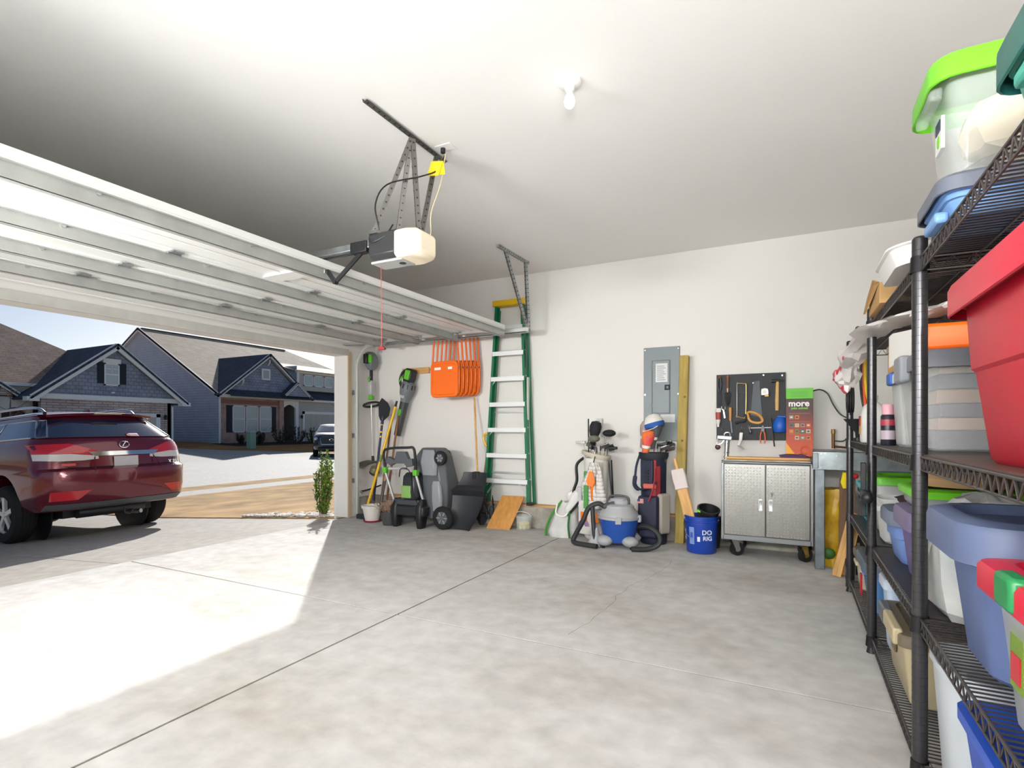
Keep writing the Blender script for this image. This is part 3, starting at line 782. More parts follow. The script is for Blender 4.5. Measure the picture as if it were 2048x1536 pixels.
# ---- roof of a third house far to the right
h3 = thing('house', 'dark roofed house just visible beside the door jamb', 'house', (0, 0, 0), group='houses across the street')
plate([(-60, 56, 6.0), (-60, 70, 6.0), (-66, 70, 9.6), (-66, 56, 9.6)], .1, (.5, 0, .86)).build('roof_slope', ROOFD, h3)
plate([(-72, 56, 6.0), (-72, 70, 6.0), (-66, 70, 9.6), (-66, 56, 9.6)], .1, (-.5, 0, .86)).build('roof_slope', ROOFD, h3)
G().box(-71, 56.5, 0, -60.8, 69.5, 6.0).build('wall', GREYSIDE, h3)
G().prism([(-71, 6.0), (-60.8, 6.0), (-66, 9.2)], 56.5, 56.6, 'y').build('gable_wall', GREYSIDE, h3)

# ---- green utility pedestal, shrubs and a bare young tree
ub = thing('utility_box', 'pale green utility pedestal on the far lawn', 'utility box', (-31.2, 23.55, gz(-31.2)))
G().box(-.22, -.2, 0, .22, .2, 1.05).build('cabinet', mat('utility_green', '8CAE98', .6), ub, bevel=.03)
G().box(-.24, -.22, 1.05, .24, .22, 1.18).build('cap', mat('utility_green_top', 'A6BCAC', .6), ub, bevel=.04)
FLEAF = mat('dull_leaf', '4E5A38', .8, col2='3A4030', vscale=2)
for i, (x, y, h, s, lb) in enumerate(((-34.6, 25.4, .75, .5, 'low leafy shrub at the brick corner of the blue house'), (-34.4, 26.6, .9, .45, 'leafy shrub under the first window of the blue house'), (-34.5, 28.6, 1.35, .7, 'tall loose shrub under the third window'),
                              (-34.3, 29.9, 1.4, .75, 'tall loose shrub beside the brick pier'), (-34.6, 31.7, 1.2, .5, 'shrub beside the far entry'), (-34.2, 32.4, .6, .45, 'low shrub beside the far garage'))):
    leafy('foundation_shrub', lb, 'shrub', (x, y, gz(x) + .03), 16, h, s, .13, FLEAF, STEMB, 40, 20 + i, 'shrubs in front of the blue house')
BARK = mat('bark', '6E5A52', .9)
t = thing('bare_tree', 'thin bare young tree in front of the far garage', 'tree', (-27.6, 28.2, gz(-27.6)))
G().tube([(0, 0, 0), (.03, .02, 1.2), (0, 0, 2.6), (.05, .02, 4.6)], [.05, .04, .03, .012], 6, smooth=4).build('trunk', BARK, t)
r = random.Random(8)
for k in range(16):
    z = r.uniform(1.1, 4.2); a = r.uniform(0, 2 * PI); L = r.uniform(.5, 1.4)
    d = Vector((math.cos(a), math.sin(a), .55)); p = Vector((.01, 0, z))
    G().tube([p, p + d * L * .5 + Vector((0, 0, .03)), p + d * L + Vector((0, 0, .2))], [.014, .009, .004], 5, smooth=3).build('branch', BARK, t)
# more bare twigs seen over the far-left porch
t = thing('bare_tree', 'slender bare tree by the arched porch', 'tree', (-30.3, 11.0, gz(-30.3)))
G().tube([(0, 0, 0), (.03, .02, 1.2), (0, 0, 2.2), (.05, .02, 3.2)], [.05, .04, .03, .012], 6, smooth=4).build('trunk', BARK, t)
for k in range(12):
    z = r.uniform(1.3, 3.0); a = r.uniform(0, 2 * PI); L = r.uniform(.4, 1.2)
    d = Vector((math.cos(a), math.sin(a), .5)); p = Vector((.01, 0, z))
    G().tube([p, p + d * L * .5, p + d * L + Vector((0, 0, .2))], [.014, .009, .004], 5, smooth=3).build('branch', BARK, t)
# ------------------------------------------------------------------ cars
# car space: x to the car's right, y forward (rear bumper at 0), z up
def car_loop(z, yr, yf, w, rr_, rf_, n=9, ns=6, bow=.0, bowf=.12):
    """plan outline at height z: rear-left corner clockwise; rounded corners, slightly bowed ends"""
    P = []
    def arc(cx, cy, r1, a0, a1, kx=1.0, ky=1.0):
        for i in range(n): 
            t = a0 + (a1 - a0) * i / (n - 1)
            P.append([cx + r1 * kx * math.cos(t), cy + r1 * ky * math.sin(t), z])
    def line(a, b):
        for i in range(1, ns): P.append([a[0] + (b[0] - a[0]) * i / ns, a[1] + (b[1] - a[1]) * i / ns, z])
    hw = w / 2
    ar = rr_; af = rf_
    arc(hw - ar, yr + ar * .8, ar, -PI / 2, 0, 1, .8)          # rear right
    line((hw, yr + ar * .8), (hw, yf - af))
    arc(hw - af, yf - af, af, 0, PI / 2)                       # front right
    line((hw - af, yf), (-hw + af, yf))
    arc(-hw + af, yf - af, af, PI / 2, PI)
    line((-hw, yf - af), (-hw, yr + ar * .8))
    arc(-hw + ar, yr + ar * .8, ar, PI, PI * 1.5, 1, .8)
    line((-hw + ar, yr), (hw - ar, yr))
    for p in P:                                                # bow the ends outwards
        k = 1 - (p[0] / hw) ** 2
        mid = (yr + yf) / 2
        if p[1] < mid - .6: p[1] -= bow * k * max(0, 1 - (p[1] - yr) / .6)
        if p[1] > mid + .6: p[1] += bowf * k * max(0, 1 - (yf - p[1]) / .9)
    return [tuple(p) for p in P]

#          z     rear   front  width  r_rear r_front bow
SLICES = [(.365, .36, 4.45, 1.56, .20, .30, .03),
          (.39, .16, 4.62, 1.74, .30, .40, .06),
          (.48, .09, 4.68, 1.84, .34, .45, .09),
          (.60, .06, 4.70, 1.88, .36, .48, .10),
          (.74, .04, 4.69, 1.885, .36, .50, .11),
          (.80, .05, 4.67, 1.885, .36, .50, .11),
          (.83, .13, 4.64, 1.885, .34, .50, .09),
          (.92, .14, 4.58, 1.88, .34, .52, .09),
          (1.02, .16, 4.40, 1.86, .34, .60, .09),
          (1.10, .20, 3.62, 1.80, .34, .50, .10)]
TOPS = [(1.10, .20, 3.62, 1.80, .34, .50, .10),
        (1.16, .235, 3.50, 1.74, .34, .48, .10),
        (1.46, .55, 2.88, 1.42, .32, .40, .10),
        (1.53, .60, 2.72, 1.34, .32, .36, .10)]
ROOF = [(1.53, .60, 2.72, 1.34, .32, .36, .10),
        (1.585, .70, 2.56, 1.22, .34, .36, .08),
        (1.62, 1.0, 2.30, .92, .36, .36, .06),
        (1.632, 1.3, 2.05, .5, .22, .22, .03)]
def loops(T): return [car_loop(z, a, b, w, r1, r2, bow=k) for z, a, b, w, r1, r2, k in T]

def wheel(parent, x, y, side):
    R, W = .37, .235
    M = Euler((0, PI / 2, 0)).to_matrix()
    w = thing_part('wheel', parent)
    c = (x, y, R)
    prof = [(.235, -W / 2), (.33, -W / 2), (.36, -W / 2 + .03), (.37, -W / 2 + .06), (.37, W / 2 - .06), (.36, W / 2 - .03), (.33, W / 2), (.235, W / 2)]
    G().lathe(prof + [prof[0]], 40, c, M).build('tyre', RUBBER, w)
    gr = G()
    for o in (-.06, -.02, .02, .06): gr.lathe([(.3705, o - .005), (.3715, o), (.3705, o + .005)], 40, c, M)
    gr.build('tread_groove', mat('tread_dark', '070707', .9), w)
    s = side
    G().lathe([(.24, s * .09), (.24, s * .10), (.225, s * .105), (.215, s * .06), (.21, -s * .05), (.24, -s * .05), (.24, s * .09)], 36, c, M).build('rim', ALU, w)
    G().cyl((x - s * .0, y, R), (x + s * .02, y, R), .2, n=28).build('brake_disc', DSTEEL, w)
    for k in range(5):
        a = 2 * PI * k / 5 + .3
        d = Vector((0, math.cos(a), math.sin(a))); e = Vector((0, -math.sin(a), math.cos(a)))
        o0 = Vector(c) + Vector((s * .085, 0, 0))
        G().loft([[o0 + d * rr0 + e * ww * q + Vector((s * h, 0, 0)) for q, h in ((-1, -.03), (1, -.03), (.8, .012), (-.8, .012))] for rr0, ww in ((.03, .035), (.12, .03), (.22, .045))]).build('spoke', ALU, w)
    G().cyl((x + s * .08, y, R), (x + s * .105, y, R), .04, .035, n=16).build('hub_cap', ALU, w)
    return w
def thing_part(name, parent):
    o = bpy.data.objects.new(name, None); COL.objects.link(o); o.parent = parent; return o

def cut_arches(obj, ys, x, R=.44):
    """wheel arches: cylinders taken out of the body"""
    g = G()
    for y in ys:
        for s in (-1, 1): g.cyl((s * (x - .34), y, .36), (s * (x + .3), y, .36), R, n=36)
    c = g.build('arch_cutter', RUBBER)
    m = obj.modifiers.new('arches', 'BOOLEAN'); m.operation = 'DIFFERENCE'; m.object = c; m.solver = 'EXACT'
    dg = bpy.context.evaluated_depsgraph_get()
    me = bpy.data.meshes.new_from_object(obj.evaluated_get(dg))
    obj.modifiers.clear(); obj.data = me
    bpy.data.objects.remove(c)
    me.polygons.foreach_set('use_smooth', [True] * len(me.polygons)); me.set_sharp_from_angle(angle=math.radians(38))

def suv(root, paint, rear=True):
    L0 = loops(SLICES); L1 = loops(TOPS); L2 = loops(ROOF)
    n = len(L0[0])
    body = G().loft(L0).build('body', paint, root, ang=40)
    cut_arches(body, (1.02, 3.76), .94)
    G().loft(L2, cap0=False).build('roof', paint, root, ang=50)
    # greenhouse: glass band with pillars; indices follow car_loop's order
    nC, nS = 9, 5
    segs = {}
    i = 0
    for nm, k in (('rr', nC), ('right', nS), ('fr', nC), ('front', nS), ('fl', nC), ('left', nS), ('rl', nC), ('rear', nS)):
        segs[nm] = list(range(i, i + k)); i += k
    pil = [[Vector(p) for p in l] for l in L1]
    def sub(idx, grow):
        out = []
        for l in pil:
            row = []
            for k in idx:
                p = Vector(l[k % n]); c = Vector((0, 2.0, p.z)); d = (p - c); d.z = 0
                row.append(p + d.normalized() * grow)
            out.append(row)
        return out
    G().loft(sub(list(range(n)), -.012), cap0=False, cap1=False).build('pillar', paint, root, ang=50)
    def panel(name, idx, grow, k0, k1, mt, trim=None):
        rows = sub(idx, grow)
        def at(row, t): return row
        A = [rows[0][j].lerp(rows[1][j], 1.0) for j in range(len(idx))]
        B = rows[2]
        g = G(); R_ = [[a.lerp(b, t) for a, b in zip(A, B)] for t in (k0, (k0 + k1) / 2, k1)]
        g.loft(R_, False, False, closed=False)
        o = g.build(name, mt, root, ang=60)
        if trim:
            edge = R_[0] + [R_[1][-1]] + R_[2][::-1] + [R_[1][0]]
            G().tube(edge, .011, 6, closed=True).build('window_trim', trim, o)
        return o
    rear_idx = segs['rl'][2:] + segs['rear'] + segs['rr'][:-2]
    panel('rear_window', rear_idx, .004, .0, .98, mat('rear_glass', '1B2A44', .04, spec=1.0, coat=1.0))
    SG = mat('side_glass', '35465E', .05, spec=1.0, coat=1.0)
    Lidx = segs['left'] + segs['rl'][:5]
    for a, b in ((0, 3), (3, 7), (7, 9)): panel('side_window', Lidx[a:b + 1] if b < 9 else Lidx[a:], .004, .04, .94, SG, STEEL)
    Ridx = segs['rr'][4:] + segs['right']
    for a, b in ((0, 3), (3, 7), (7, 9)): panel('side_window', Ridx[a:b + 1], .004, .04, .94, SG, STEEL)
    panel('windscreen', segs['fr'][4:] + segs['front'] + segs['fl'][:5], .004, .02, .98, SG)
    for x in (-1, 1):
        for y in (1.02, 3.76): wheel(root, x * .83, y, x)
        for y in (1.02, 3.76): G().cyl((x * .60, y, .36), (x * .62, y, .36), .435, n=30).build('wheel_well', BLACK, root)
    G().box(-.56, .45, .27, .56, 4.3, .37).build('underbody', BLACK, root)
    return body, L0, L1

PAINT = mat('maroon_paint', '6C1A2C', .22, .35, coat=1.0)
sv = thing('car', 'maroon sport utility vehicle parked on the driveway facing the street', 'car', (0, 0, 0))
suv(sv, PAINT)
TAILR = mat('tail_red', 'C2202C', .12, coat=1.0, emit='C2202C', estr=.0)
TAILC = mat('tail_clear', 'D9D5D2', .1, coat=1.0)
def body_pt(x, z, out=.0):
    """rear surface point of the body at lateral x and height z"""
    T = SLICES + TOPS[1:]
    for a, b in zip(T, T[1:]):
        if a[0] <= z <= b[0]:
            t = (z - a[0]) / (b[0] - a[0] + 1e-9); q = [p + (s - p) * t for p, s in zip(a, b)]
            break
    _, yr, yf, w, r1, r2, bow = q
    hw = w / 2; ax = abs(x)
    y = yr
    if ax > hw - r1:
        k = min(1, (ax - hw + r1) / r1); y = yr + r1 * .8 * (1 - math.sqrt(max(0, 1 - k * k)))
    y -= bow * (1 - (x / hw) ** 2) * max(0, 1 - (y - yr) / .6)
    return Vector((x, y - out, z))
def rear_patch(name, poly_rows, mt, parent, out=.008, thick=.02):
    """skin patch following the rear surface; rows of (x, z)"""
    F = [[body_pt(x, z, out) for x, z in row] for row in poly_rows]
    B = [[p + Vector((0, thick, 0)) for p in row] for row in F]
    g = G(); m, k = len(F), len(F[0])
    vs = [p for r_ in F for p in r_] + [p for r_ in B for p in r_]; fs = []
    for i in range(m - 1):
        for j in range(k - 1):
            a = i * k + j; fs.append((a, a + 1, a + k + 1, a + k)); o = m * k; fs.append((o + a, o + a + k, o + a + k + 1, o + a + 1))
    ring = [j for j in range(k)] + [i * k + k - 1 for i in range(1, m)] + [(m - 1) * k + j for j in range(k - 2, -1, -1)] + [i * k for i in range(m - 2, 0, -1)]
    for a, b in zip(ring, ring[1:] + ring[:1]): fs.append((b, a, m * k + a, m * k + b))
    g.add(vs, fs)
    return g.build(name, mt, parent, ang=50)
def span(a, b, k): return [a + (b - a) * i / k for i in range(k + 1)]
for s in (-1, 1):
    # tail lamp: wide outboard, tapering to a point inboard; red upper, clear lower
    rows_u = []; rows_l = []
    xs_ = span(.92, .33, 12)
    def top(x): return 1.075 - .0 * x - max(0, (.62 - x)) * .28
    def bot(x): return .90 + max(0, (x - .75)) * .1 + max(0, (.5 - x)) * .06
    for t in (0, .35, .6): rows_u.append([(s * x, top(x) * (1 - t) + bot(x) * t) for x in xs_])
    for t in (.6, .8, 1): rows_l.append([(s * x, top(x) * (1 - t) + bot(x) * t) for x in xs_])
    o = rear_patch('tail_lamp', rows_u, TAILR, sv, .012, .03)
    rear_patch('clear_lens', rows_l, TAILC, o, .012, .03)
    rows = [[(s * x, .58 - .03 * t * 2 + (x - .5) * -.06) for x in span(.82 - .02 * t, .5 + t * .1, 6)] for t in (0, 1)]
    rows = [[(s * x, z) for x in span(.84, .46 + (.60 - z) * 1.5, 6)] for z in (.60, .555, .51)]
    rear_patch('rear_reflector', rows, TAILR, sv, .008, .02)
# grey lower valance, chrome strip, plate, letters
VAL = mat('valance_grey', '5E6064', .5)
rows = [[(x, z - (.0 if abs(x) < .55 else (abs(x) - .55) * -.02)) for x in span(-.86, .86, 24)] for z in (.47, .43, .395)]
rear_patch('rear_valance', rows, VAL, sv, .012, .05)
rows = [[(x, z) for x in span(-.40 - (z - .955) * 1.5, .40 + (z - .955) * 1.5, 16)] for z in (.985, .97, .94)]
rear_patch('chrome_strip', rows, CHROME, sv, .03, .04)
rows = [[(x, z) for x in span(-.33, .33, 12)] for z in (.935, .86, .80)]
p0 = body_pt(0, .87, .018)
pl = G().box(-.155, p0.y, .78, .155, p0.y + .015, .93).build('number_plate', mat('plate_blank', 'CFCBCB', .5), sv, bevel=.006, label='blank pale number plate')
g = G()
for a, b in (((-.37, .935), (-.42, .79)), ((.37, .935), (.42, .79))): g.tube([body_pt(a[0], a[1], .004), body_pt(b[0], b[1], .004)], .008, 5)
g.build('plate_recess_edge', PAINT, sv)
# the oval emblem with its hooked bar
yE = body_pt(0, 1.05, .012).y
Mx = lambda x, z: (x, yE, z)
ov = [Mx(.062 * math.cos(t), 1.052 + .034 * math.sin(t)) for t in [2 * PI * i / 28 for i in range(28)]]
em = G().tube(ov, .007, 6, closed=True).build('emblem', CHROME, sv)
G().tube([Mx(.018, 1.078), Mx(-.012, 1.045), Mx(-.022, 1.036), Mx(-.01, 1.032), Mx(.045, 1.034)], .007, 6).build('emblem_bar', CHROME, em)
text('model_letters', 'RX 350', .055, CHROME, sv, FACE_MY(.66, body_pt(.66, .84, .012).y, .845) @ Matrix.Rotation(-.12, 4, 'Y'), .003, bold=.001)
st = rear_patch('window_sticker', [[(x, z) for x in span(.08, .24, 4)] for z in (1.215, 1.19, 1.165)], mat('sticker_red', 'B9404A', .5), sv, .016, .004)
text('sticker_letters', 'MOM', .05, WHITE, st, FACE_MY(.16, body_pt(.16, 1.19, .022).y, 1.19) @ Matrix.Rotation(-.75, 4, 'X'), .001, bold=.001)
rear_patch('orange_badge', [[(x, z) for x in span(-.72, -.58, 4)] for z in (.875, .862, .85)], mat('badge_coral', 'C8564E', .4), sv, .006, .006)
# roof spoiler with brake lamp, rails, fin
sp = [[(x, .40 + .12 * (x / .66) ** 2, 1.555 - .03 * (x / .66) ** 2) for x in span(-.66, .66, 16)], [(x, .80, 1.60 - .05 * (x / .66) ** 2) for x in span(-.66, .66, 16)]]
g = G(); top_, bk = sp
for i in range(16):
    g.quad(top_[i], top_[i + 1], bk[i + 1], bk[i])
    lo = [(p[0], p[1] + .02, p[2] - .035) for p in (top_[i], top_[i + 1])]
    g.quad(lo[0], lo[1], top_[i + 1], top_[i]); g.quad((lo[0][0], .72, lo[0][2] - .01), (lo[1][0], .72, lo[1][2] - .01), lo[1], lo[0])
spo = g.build('roof_spoiler', PAINT, sv, ang=50)
G().box(-.17, .388, 1.535, .17, .42, 1.556).build('brake_lamp', mat('brake_lamp_pale', 'C9B59C', .3), spo)
for s in (-1, 1):
    G().tube([(s * .56, .78, 1.58), (s * .57, .92, 1.66), (s * .575, 1.3, 1.685), (s * .575, 2.1, 1.68), (s * .56, 2.45, 1.60)], .02, 8, smooth=5).build('roof_rail', STEEL, sv)
G().loft([[(-.02, .86, 1.60), (.02, .86, 1.60), (.02, 1.02, 1.615), (-.02, 1.02, 1.615)], [(-.006, .85, 1.655), (.006, .85, 1.655), (.006, .9, 1.655), (-.006, .9, 1.655)]]).build('antenna_fin', PAINT, sv)
# bumper crease, tailgate seam, exhaust, hitch gear below
for s in (-1, 1):
    G().tube([body_pt(s * x, z, .002) for x, z in ((.66, 1.12), (.67, 1.0), (.68, .88), (.66, .835), (.5, .83))], .004, 5).build('tailgate_seam', BLACK, sv)
G().tube([body_pt(x, .828, .003) for x in span(-.66, .66, 20)], .004, 5).build('bumper_seam', BLACK, sv)
G().cyl((-.42, .42, .33), (.42, .42, .33), .075, n=14).build('muffler', DSTEEL, sv)
G().tube([(.15, .6, .32), (.2, .3, .27), (.24, .16, .27)], .03, 10, smooth=4).build('exhaust_pipe', STEEL, sv)
G().tube([(.05, .2, .34), (.05, .2, .27), (.12, .2, .25), (.16, .2, .31)], .012, 6, smooth=4).build('tow_hook', DSTEEL, sv)
def raise_belt(root):
    """a higher waistline: stretch the body between sill and belt, keep wheels as they are"""
    def up(z): return z if z < .48 else .48 + (z - .48) * 1.26 if z < 1.10 else 1.261 + (z - 1.10) * .86
    for c in list(root.children):
        if c.name.startswith('wheel') or c.type != 'MESH': continue
        for o in [c] + list(c.children):
            if o.type == 'MESH':
                for v in o.data.vertices: v.co.z = up(v.co.z)
                o.data.update()
raise_belt(sv)
# place it: rear axle stands at (-8.9, 4.25); nose slightly towards -Y, pitched with the drive
slope = math.atan2(.32, 4.4)
ang = PI / 2 + math.radians(3)
sv.rotation_euler = Euler((-slope * .9, 0, ang), 'XYZ')
ax = Vector((0, 1.02, 0)); ax.rotate(sv.rotation_euler)
sv.location = Vector((-8.95, 4.10, gz(-8.95))) - ax

# ---- dark sport utility vehicle on the street
fc = thing('car', 'dark blue-black vehicle facing the camera on the far street', 'car', (0, 0, 0))
PAINT2 = mat('dark_paint', '2A3140', .2, .3, coat=1.0)
suv(fc, PAINT2)
g = G().prism([(-.5, .62), (.5, .62), (.58, .86), (.46, .93), (-.46, .93), (-.58, .86)], 4.74, 4.84, 'y')
gr = g.build('grille', BLACK, fc)
G().tube([(-.5, 4.845, .62), (.5, 4.845, .62), (.58, 4.82, .86), (.46, 4.82, .93), (-.46, 4.82, .93), (-.58, 4.82, .86)], .02, 6, closed=True).build('grille_trim', CHROME, gr)
G().tube([(.1 * math.cos(t), 4.86, .8 + .05 * math.sin(t)) for t in [2 * PI * i / 16 for i in range(16)]], .014, 5, closed=True).build('emblem', CHROME, gr)
for s in (-1, 1):
    G().ball((s * .72, 4.48, .84), .15, 10, (1.2, .8, .5)).build('headlamp', TAILC, fc)
G().box(-.7, 4.7, .34, .7, 4.83, .5).build('lower_intake', BLACK, fc, bevel=.03)
fc.scale = (1.06, 1.06, 1.12)
raise_belt(fc)
fc.rotation_euler = (0, 0, -2.335)
fd = Vector((0, 4.7 * 1.06, 0)); fd.rotate(fc.rotation_euler)
fc.location = Vector((-23.3, 22.75, gz(-23.6))) - fd
# ------------------------------------------------------------------ things along the side wall, from the opening to the ladder
GREENT = mat('tool_green', '5DB52A', .4)
TG = mat('tool_grey', '6E7277', .45)
# string trimmer hung on the return wall
t = thing('string_trimmer', 'grey and green string trimmer hanging upright beside the door track', 'trimmer', (-5.1, 5.68, 0))
g = G().loft([[(x * s, y * s + o, z) for x, y in ((-.05, -.07), (.05, -.07), (.065, 0), (.05, .07), (-.05, .07), (-.065, 0))] for z, s, o in ((1.97, .55, .02), (2.02, .95, .02), (2.08, 1.1, .03), (2.15, 1.05, .02), (2.2, .8, 0), (2.215, .5, 0))])
g.build('power_head', TG, t, bevel=.008)
G().box(-.03, -.11, 2.05, .03, -.045, 2.18).build('battery', BLACK, t, bevel=.012)
G().box(.0, -.07, 2.06, .071, -.035, 2.17).build('green_stripe', GREENT, t, bevel=.006)
G().cyl((0, .02, 1.82), (0, .02, 1.99), .022, n=12).build('grip', BLACK2, t)
G().tube([(0, .0, 1.87), (.01, -.045, 1.86), (.01, -.05, 1.82), (0, 0, 1.81)], .01, 6, smooth=4).build('trigger', GREENT, t)
G().loft([[(x * s, .02 + y * s, z) for x, y in ((-.03, -.035), (.03, -.035), (.03, .035), (-.03, .035))] for z, s in ((1.63, .8), (1.7, 1), (1.79, 1.1), (1.83, .8))]).build('shaft_housing', LGREY, t, bevel=.01)
G().box(-.032, -.012, 1.565, .032, .05, 1.625).build('green_collar', GREENT, t, bevel=.01)
lp = [(.01 + .085 * math.cos(a), .02 + .13 * math.sin(a), 1.5 + .03 * math.cos(a)) for a in [2 * PI * i / 24 for i in range(24)]]
G().tube(lp, .016, 8, closed=True).build('loop_handle', BLACK, t)
G().cyl((0, .02, 1.52), (.0, .05, .78), .0115, n=12).build('shaft', mat('trimmer_shaft', 'C6C4C2', .3, .4), t)
G().cyl((0, .05, .80), (.0, .055, .70), .018, n=12).build('shaft_joint', BLACK, t)
gd = [(0.0, .05 - .30 * math.sin(a), .74 - .12 * (1 - math.cos(a * .9))) for a in [i * .17 for i in range(8)]]
G().loft([[(p[0] - .07, p[1], p[2]), (p[0] + .09, p[1], p[2] - .01), (p[0] + .09, p[1], p[2] - .035), (p[0] - .07, p[1], p[2] - .02)] for p in gd]).build('guard', mat('guard_olive', '4A4740', .6), t, bevel=.004)
M = Euler((.35, .35, 0)).to_matrix()
G().lathe([(0, .06), (.045, .05), (.06, .02), (.062, -.03), (.05, -.06), (.03, -.075), (0, -.078)], 18, (0.02, .06, .60), M).build('motor', mat('motor_tan', '8A8468', .4, .3), t)
G().lathe([(.064, -.015), (.068, -.02), (.068, -.035), (.064, -.04)], 18, (0.02, .06, .60), M).build('spool_cap', BLACK, t)

# leaf blower on a wooden batten
bt = G().box(-4.70, 5.86, 1.905, -4.26, 5.899, 1.985).build('wall_batten', PINEX, bevel=.003); tag(bt, 'short pine batten screwed to the wall above the leaf blower', 'batten')
t = thing('leaf_blower', 'grey and green leaf blower hanging nozzle down from the batten', 'leaf blower', (-4.53, 5.76, 1.70), rot=(0, .27, 0))
G().lathe([(0, .10), (.07, .095), (.095, .06), (.1, .0), (.09, -.07), (.062, -.14), (.055, -.19)], 20).build('fan_housing', TG, t)
for a in range(10):
    q = 2 * PI * a / 10
    G().box(-.008, -.102, .0, .008, -.088, .06).xf(Matrix.Rotation(q, 4, 'Z')).build('intake_slot', BLACK, t)
G().loft([[(x * s, y * s - .01, z) for x, y in ((-.06, -.06), (.06, -.06), (.06, .06), (-.06, .06))] for z, s in ((.08, .9), (.14, 1.1), (.24, 1.05), (.27, .8))]).build('motor_case', BLACK, t, bevel=.015)
G().box(-.035, -.09, .12, .045, -.055, .25).build('battery', GREENT, t, bevel=.012)
G().tube([(-.04, 0, .25), (-.13, 0, .2), (-.15, 0, .08), (-.1, 0, .0)], .018, 8, smooth=5).build('handle', BLACK, t)
G().tube([(-.115, -.02, .14), (-.14, -.02, .06)], .012, 6).build('trigger', GREENT, t)
G().lathe([(.058, -.18), (.055, -.3), (.05, -.5), (.046, -.64), (.04, -.64), (.045, -.5)], 18).build('nozzle', mat('nozzle_grey', '3B3E42', .5), t)
G().box(-.03, -.062, -.37, .02, -.045, -.28).build('nozzle_label', GREENT, t, bevel=.004)
G().box(-.03, -.079, -.13, .03, -.06, -.06).build('brand_plate', LGREY, t, bevel=.004)

# garden tools leaning in the corner
def pole_tool(name, label, cat, p, q, r0, mt, extra=None, group=None):
    t = thing(name, label, cat, q, group=group)
    d = Vector(p) - Vector(q)
    G().cyl((0, 0, 0), d, r0, r0 * .92, 12).build('handle', mt, t)
    return t, d
NAVY = mat('navy_metal', '1E2647', .4, .3)
YEL = mat('yellow_fibreglass', 'E6B416', .35)
BRW = mat('brown_wood', '8A5B36', .6, var=.25, vscale=6, stretch=(10, 10, 1))
t, d = pole_tool('shovel', 'navy shovel standing blade up in the corner with yellow bands', 'shovel', (-4.835, 5.62, 1.28), (-4.895, 5.48, .02), .016, NAVY)
u = d.normalized()
G().cyl(d * .96, d * 1.05, .02, .016, 12).build('socket', NAVY, t)
bl = [(-.03, 0), (-.085, .06), (-.105, .16), (-.075, .24), (0, .30), (.075, .235), (.1, .16), (.085, .06), (.03, 0)]
g = G()
P = [Vector((x, -.012 + .05 * (x / .1) ** 2, z)) + d * 1.0 for x, z in bl]
k = len(P); g.add(P + [p + Vector((0, .006, 0)) for p in P], [tuple(range(k)), tuple(range(2 * k - 1, k - 1, -1))] + [((i + 1) % k, i, k + i, k + (i + 1) % k) for i in range(k)])
g.build('blade', BLACK2, t)
for z0 in (.82, .87, .95, 1.0): G().cyl(u * (d.length * z0), u * (d.length * (z0 + .018)), .0175, n=12).build('yellow_band', YEL, t)
t, d = pole_tool('yellow_handled_tool', 'bright yellow pole handle leaning across the corner tools', 'garden tool', (-4.60, 5.60, 1.46), (-4.90, 5.40, .15), .019, YEL)
G().cyl(d, d * 1.055, .016, .012, 10).build('end_grip', BLACK, t)
G().cyl(d * .45, d * .52, .0195, n=12).build('label_sleeve', mat('label_green', '6F8A2A', .5), t)
g = G().cyl((0, 0, 0), (-.03, -.02, -.09), .016, n=10).box(-.14, -.05, -.15, .06, .0, -.09); g.build('tool_head', DSTEEL, t)
t, d = pole_tool('garden_rake', 'brown wooden rake handle leaning behind the yellow pole', 'rake', (-4.64, 5.72, 1.40), (-4.70, 5.52, .10), .015, BRW)
g = G()
for i in range(11): g.bar((-.11 + i * .022, 0, -.02), (-.11 + i * .022, -.06, -.09), .005, .006)
g.bar((-.12, 0, -.02), (.12, 0, -.02), .014, .014); g.build('rake_head', DSTEEL, t)
t, d = pole_tool('garden_hoe', 'dark brown hoe handle leaning between shovel and rake', 'hoe', (-4.705, 5.66, 1.36), (-4.75, 5.47, .10), .014, mat('dark_brown_wood', '6B3F2C', .6))
G().box(-.08, -.1, -.1, .08, 0, -.085).cyl((0, 0, .02), (0, -.05, -.09), .012, n=8).build('hoe_blade', DSTEEL, t)
t, d = pole_tool('edging_spade', 'short spade with steel neck standing behind the pots', 'spade', (-4.66, 5.50, .62), (-4.66, 5.36, .12), .017, mat('spade_grey', '57504A', .5, .3))
G().box(-.08, -.03, -.10, .08, -.01, .05).build('blade', mat('spade_blade', '6E5A50', .5, .4), t, bevel=.004)
G().cyl(d * .75, d, .02, n=10).build('end_grip', mat('clay_grip', 'B08870', .7), t)
t = thing('hand_cultivator', 'thin dark tool lying on the ledge beside the door track', 'garden tool', (-5.07, 5.62, .34))
G().tube([(0, -.15, 0), (0, 0, .01), (.02, .22, .05)], .011, 8, smooth=4).build('handle', BLACK2, t)
G().tube([(0, -.15, 0), (.03, -.19, .01), (.05, -.17, -.02)], .012, 6).build('hook', DSTEEL, t)

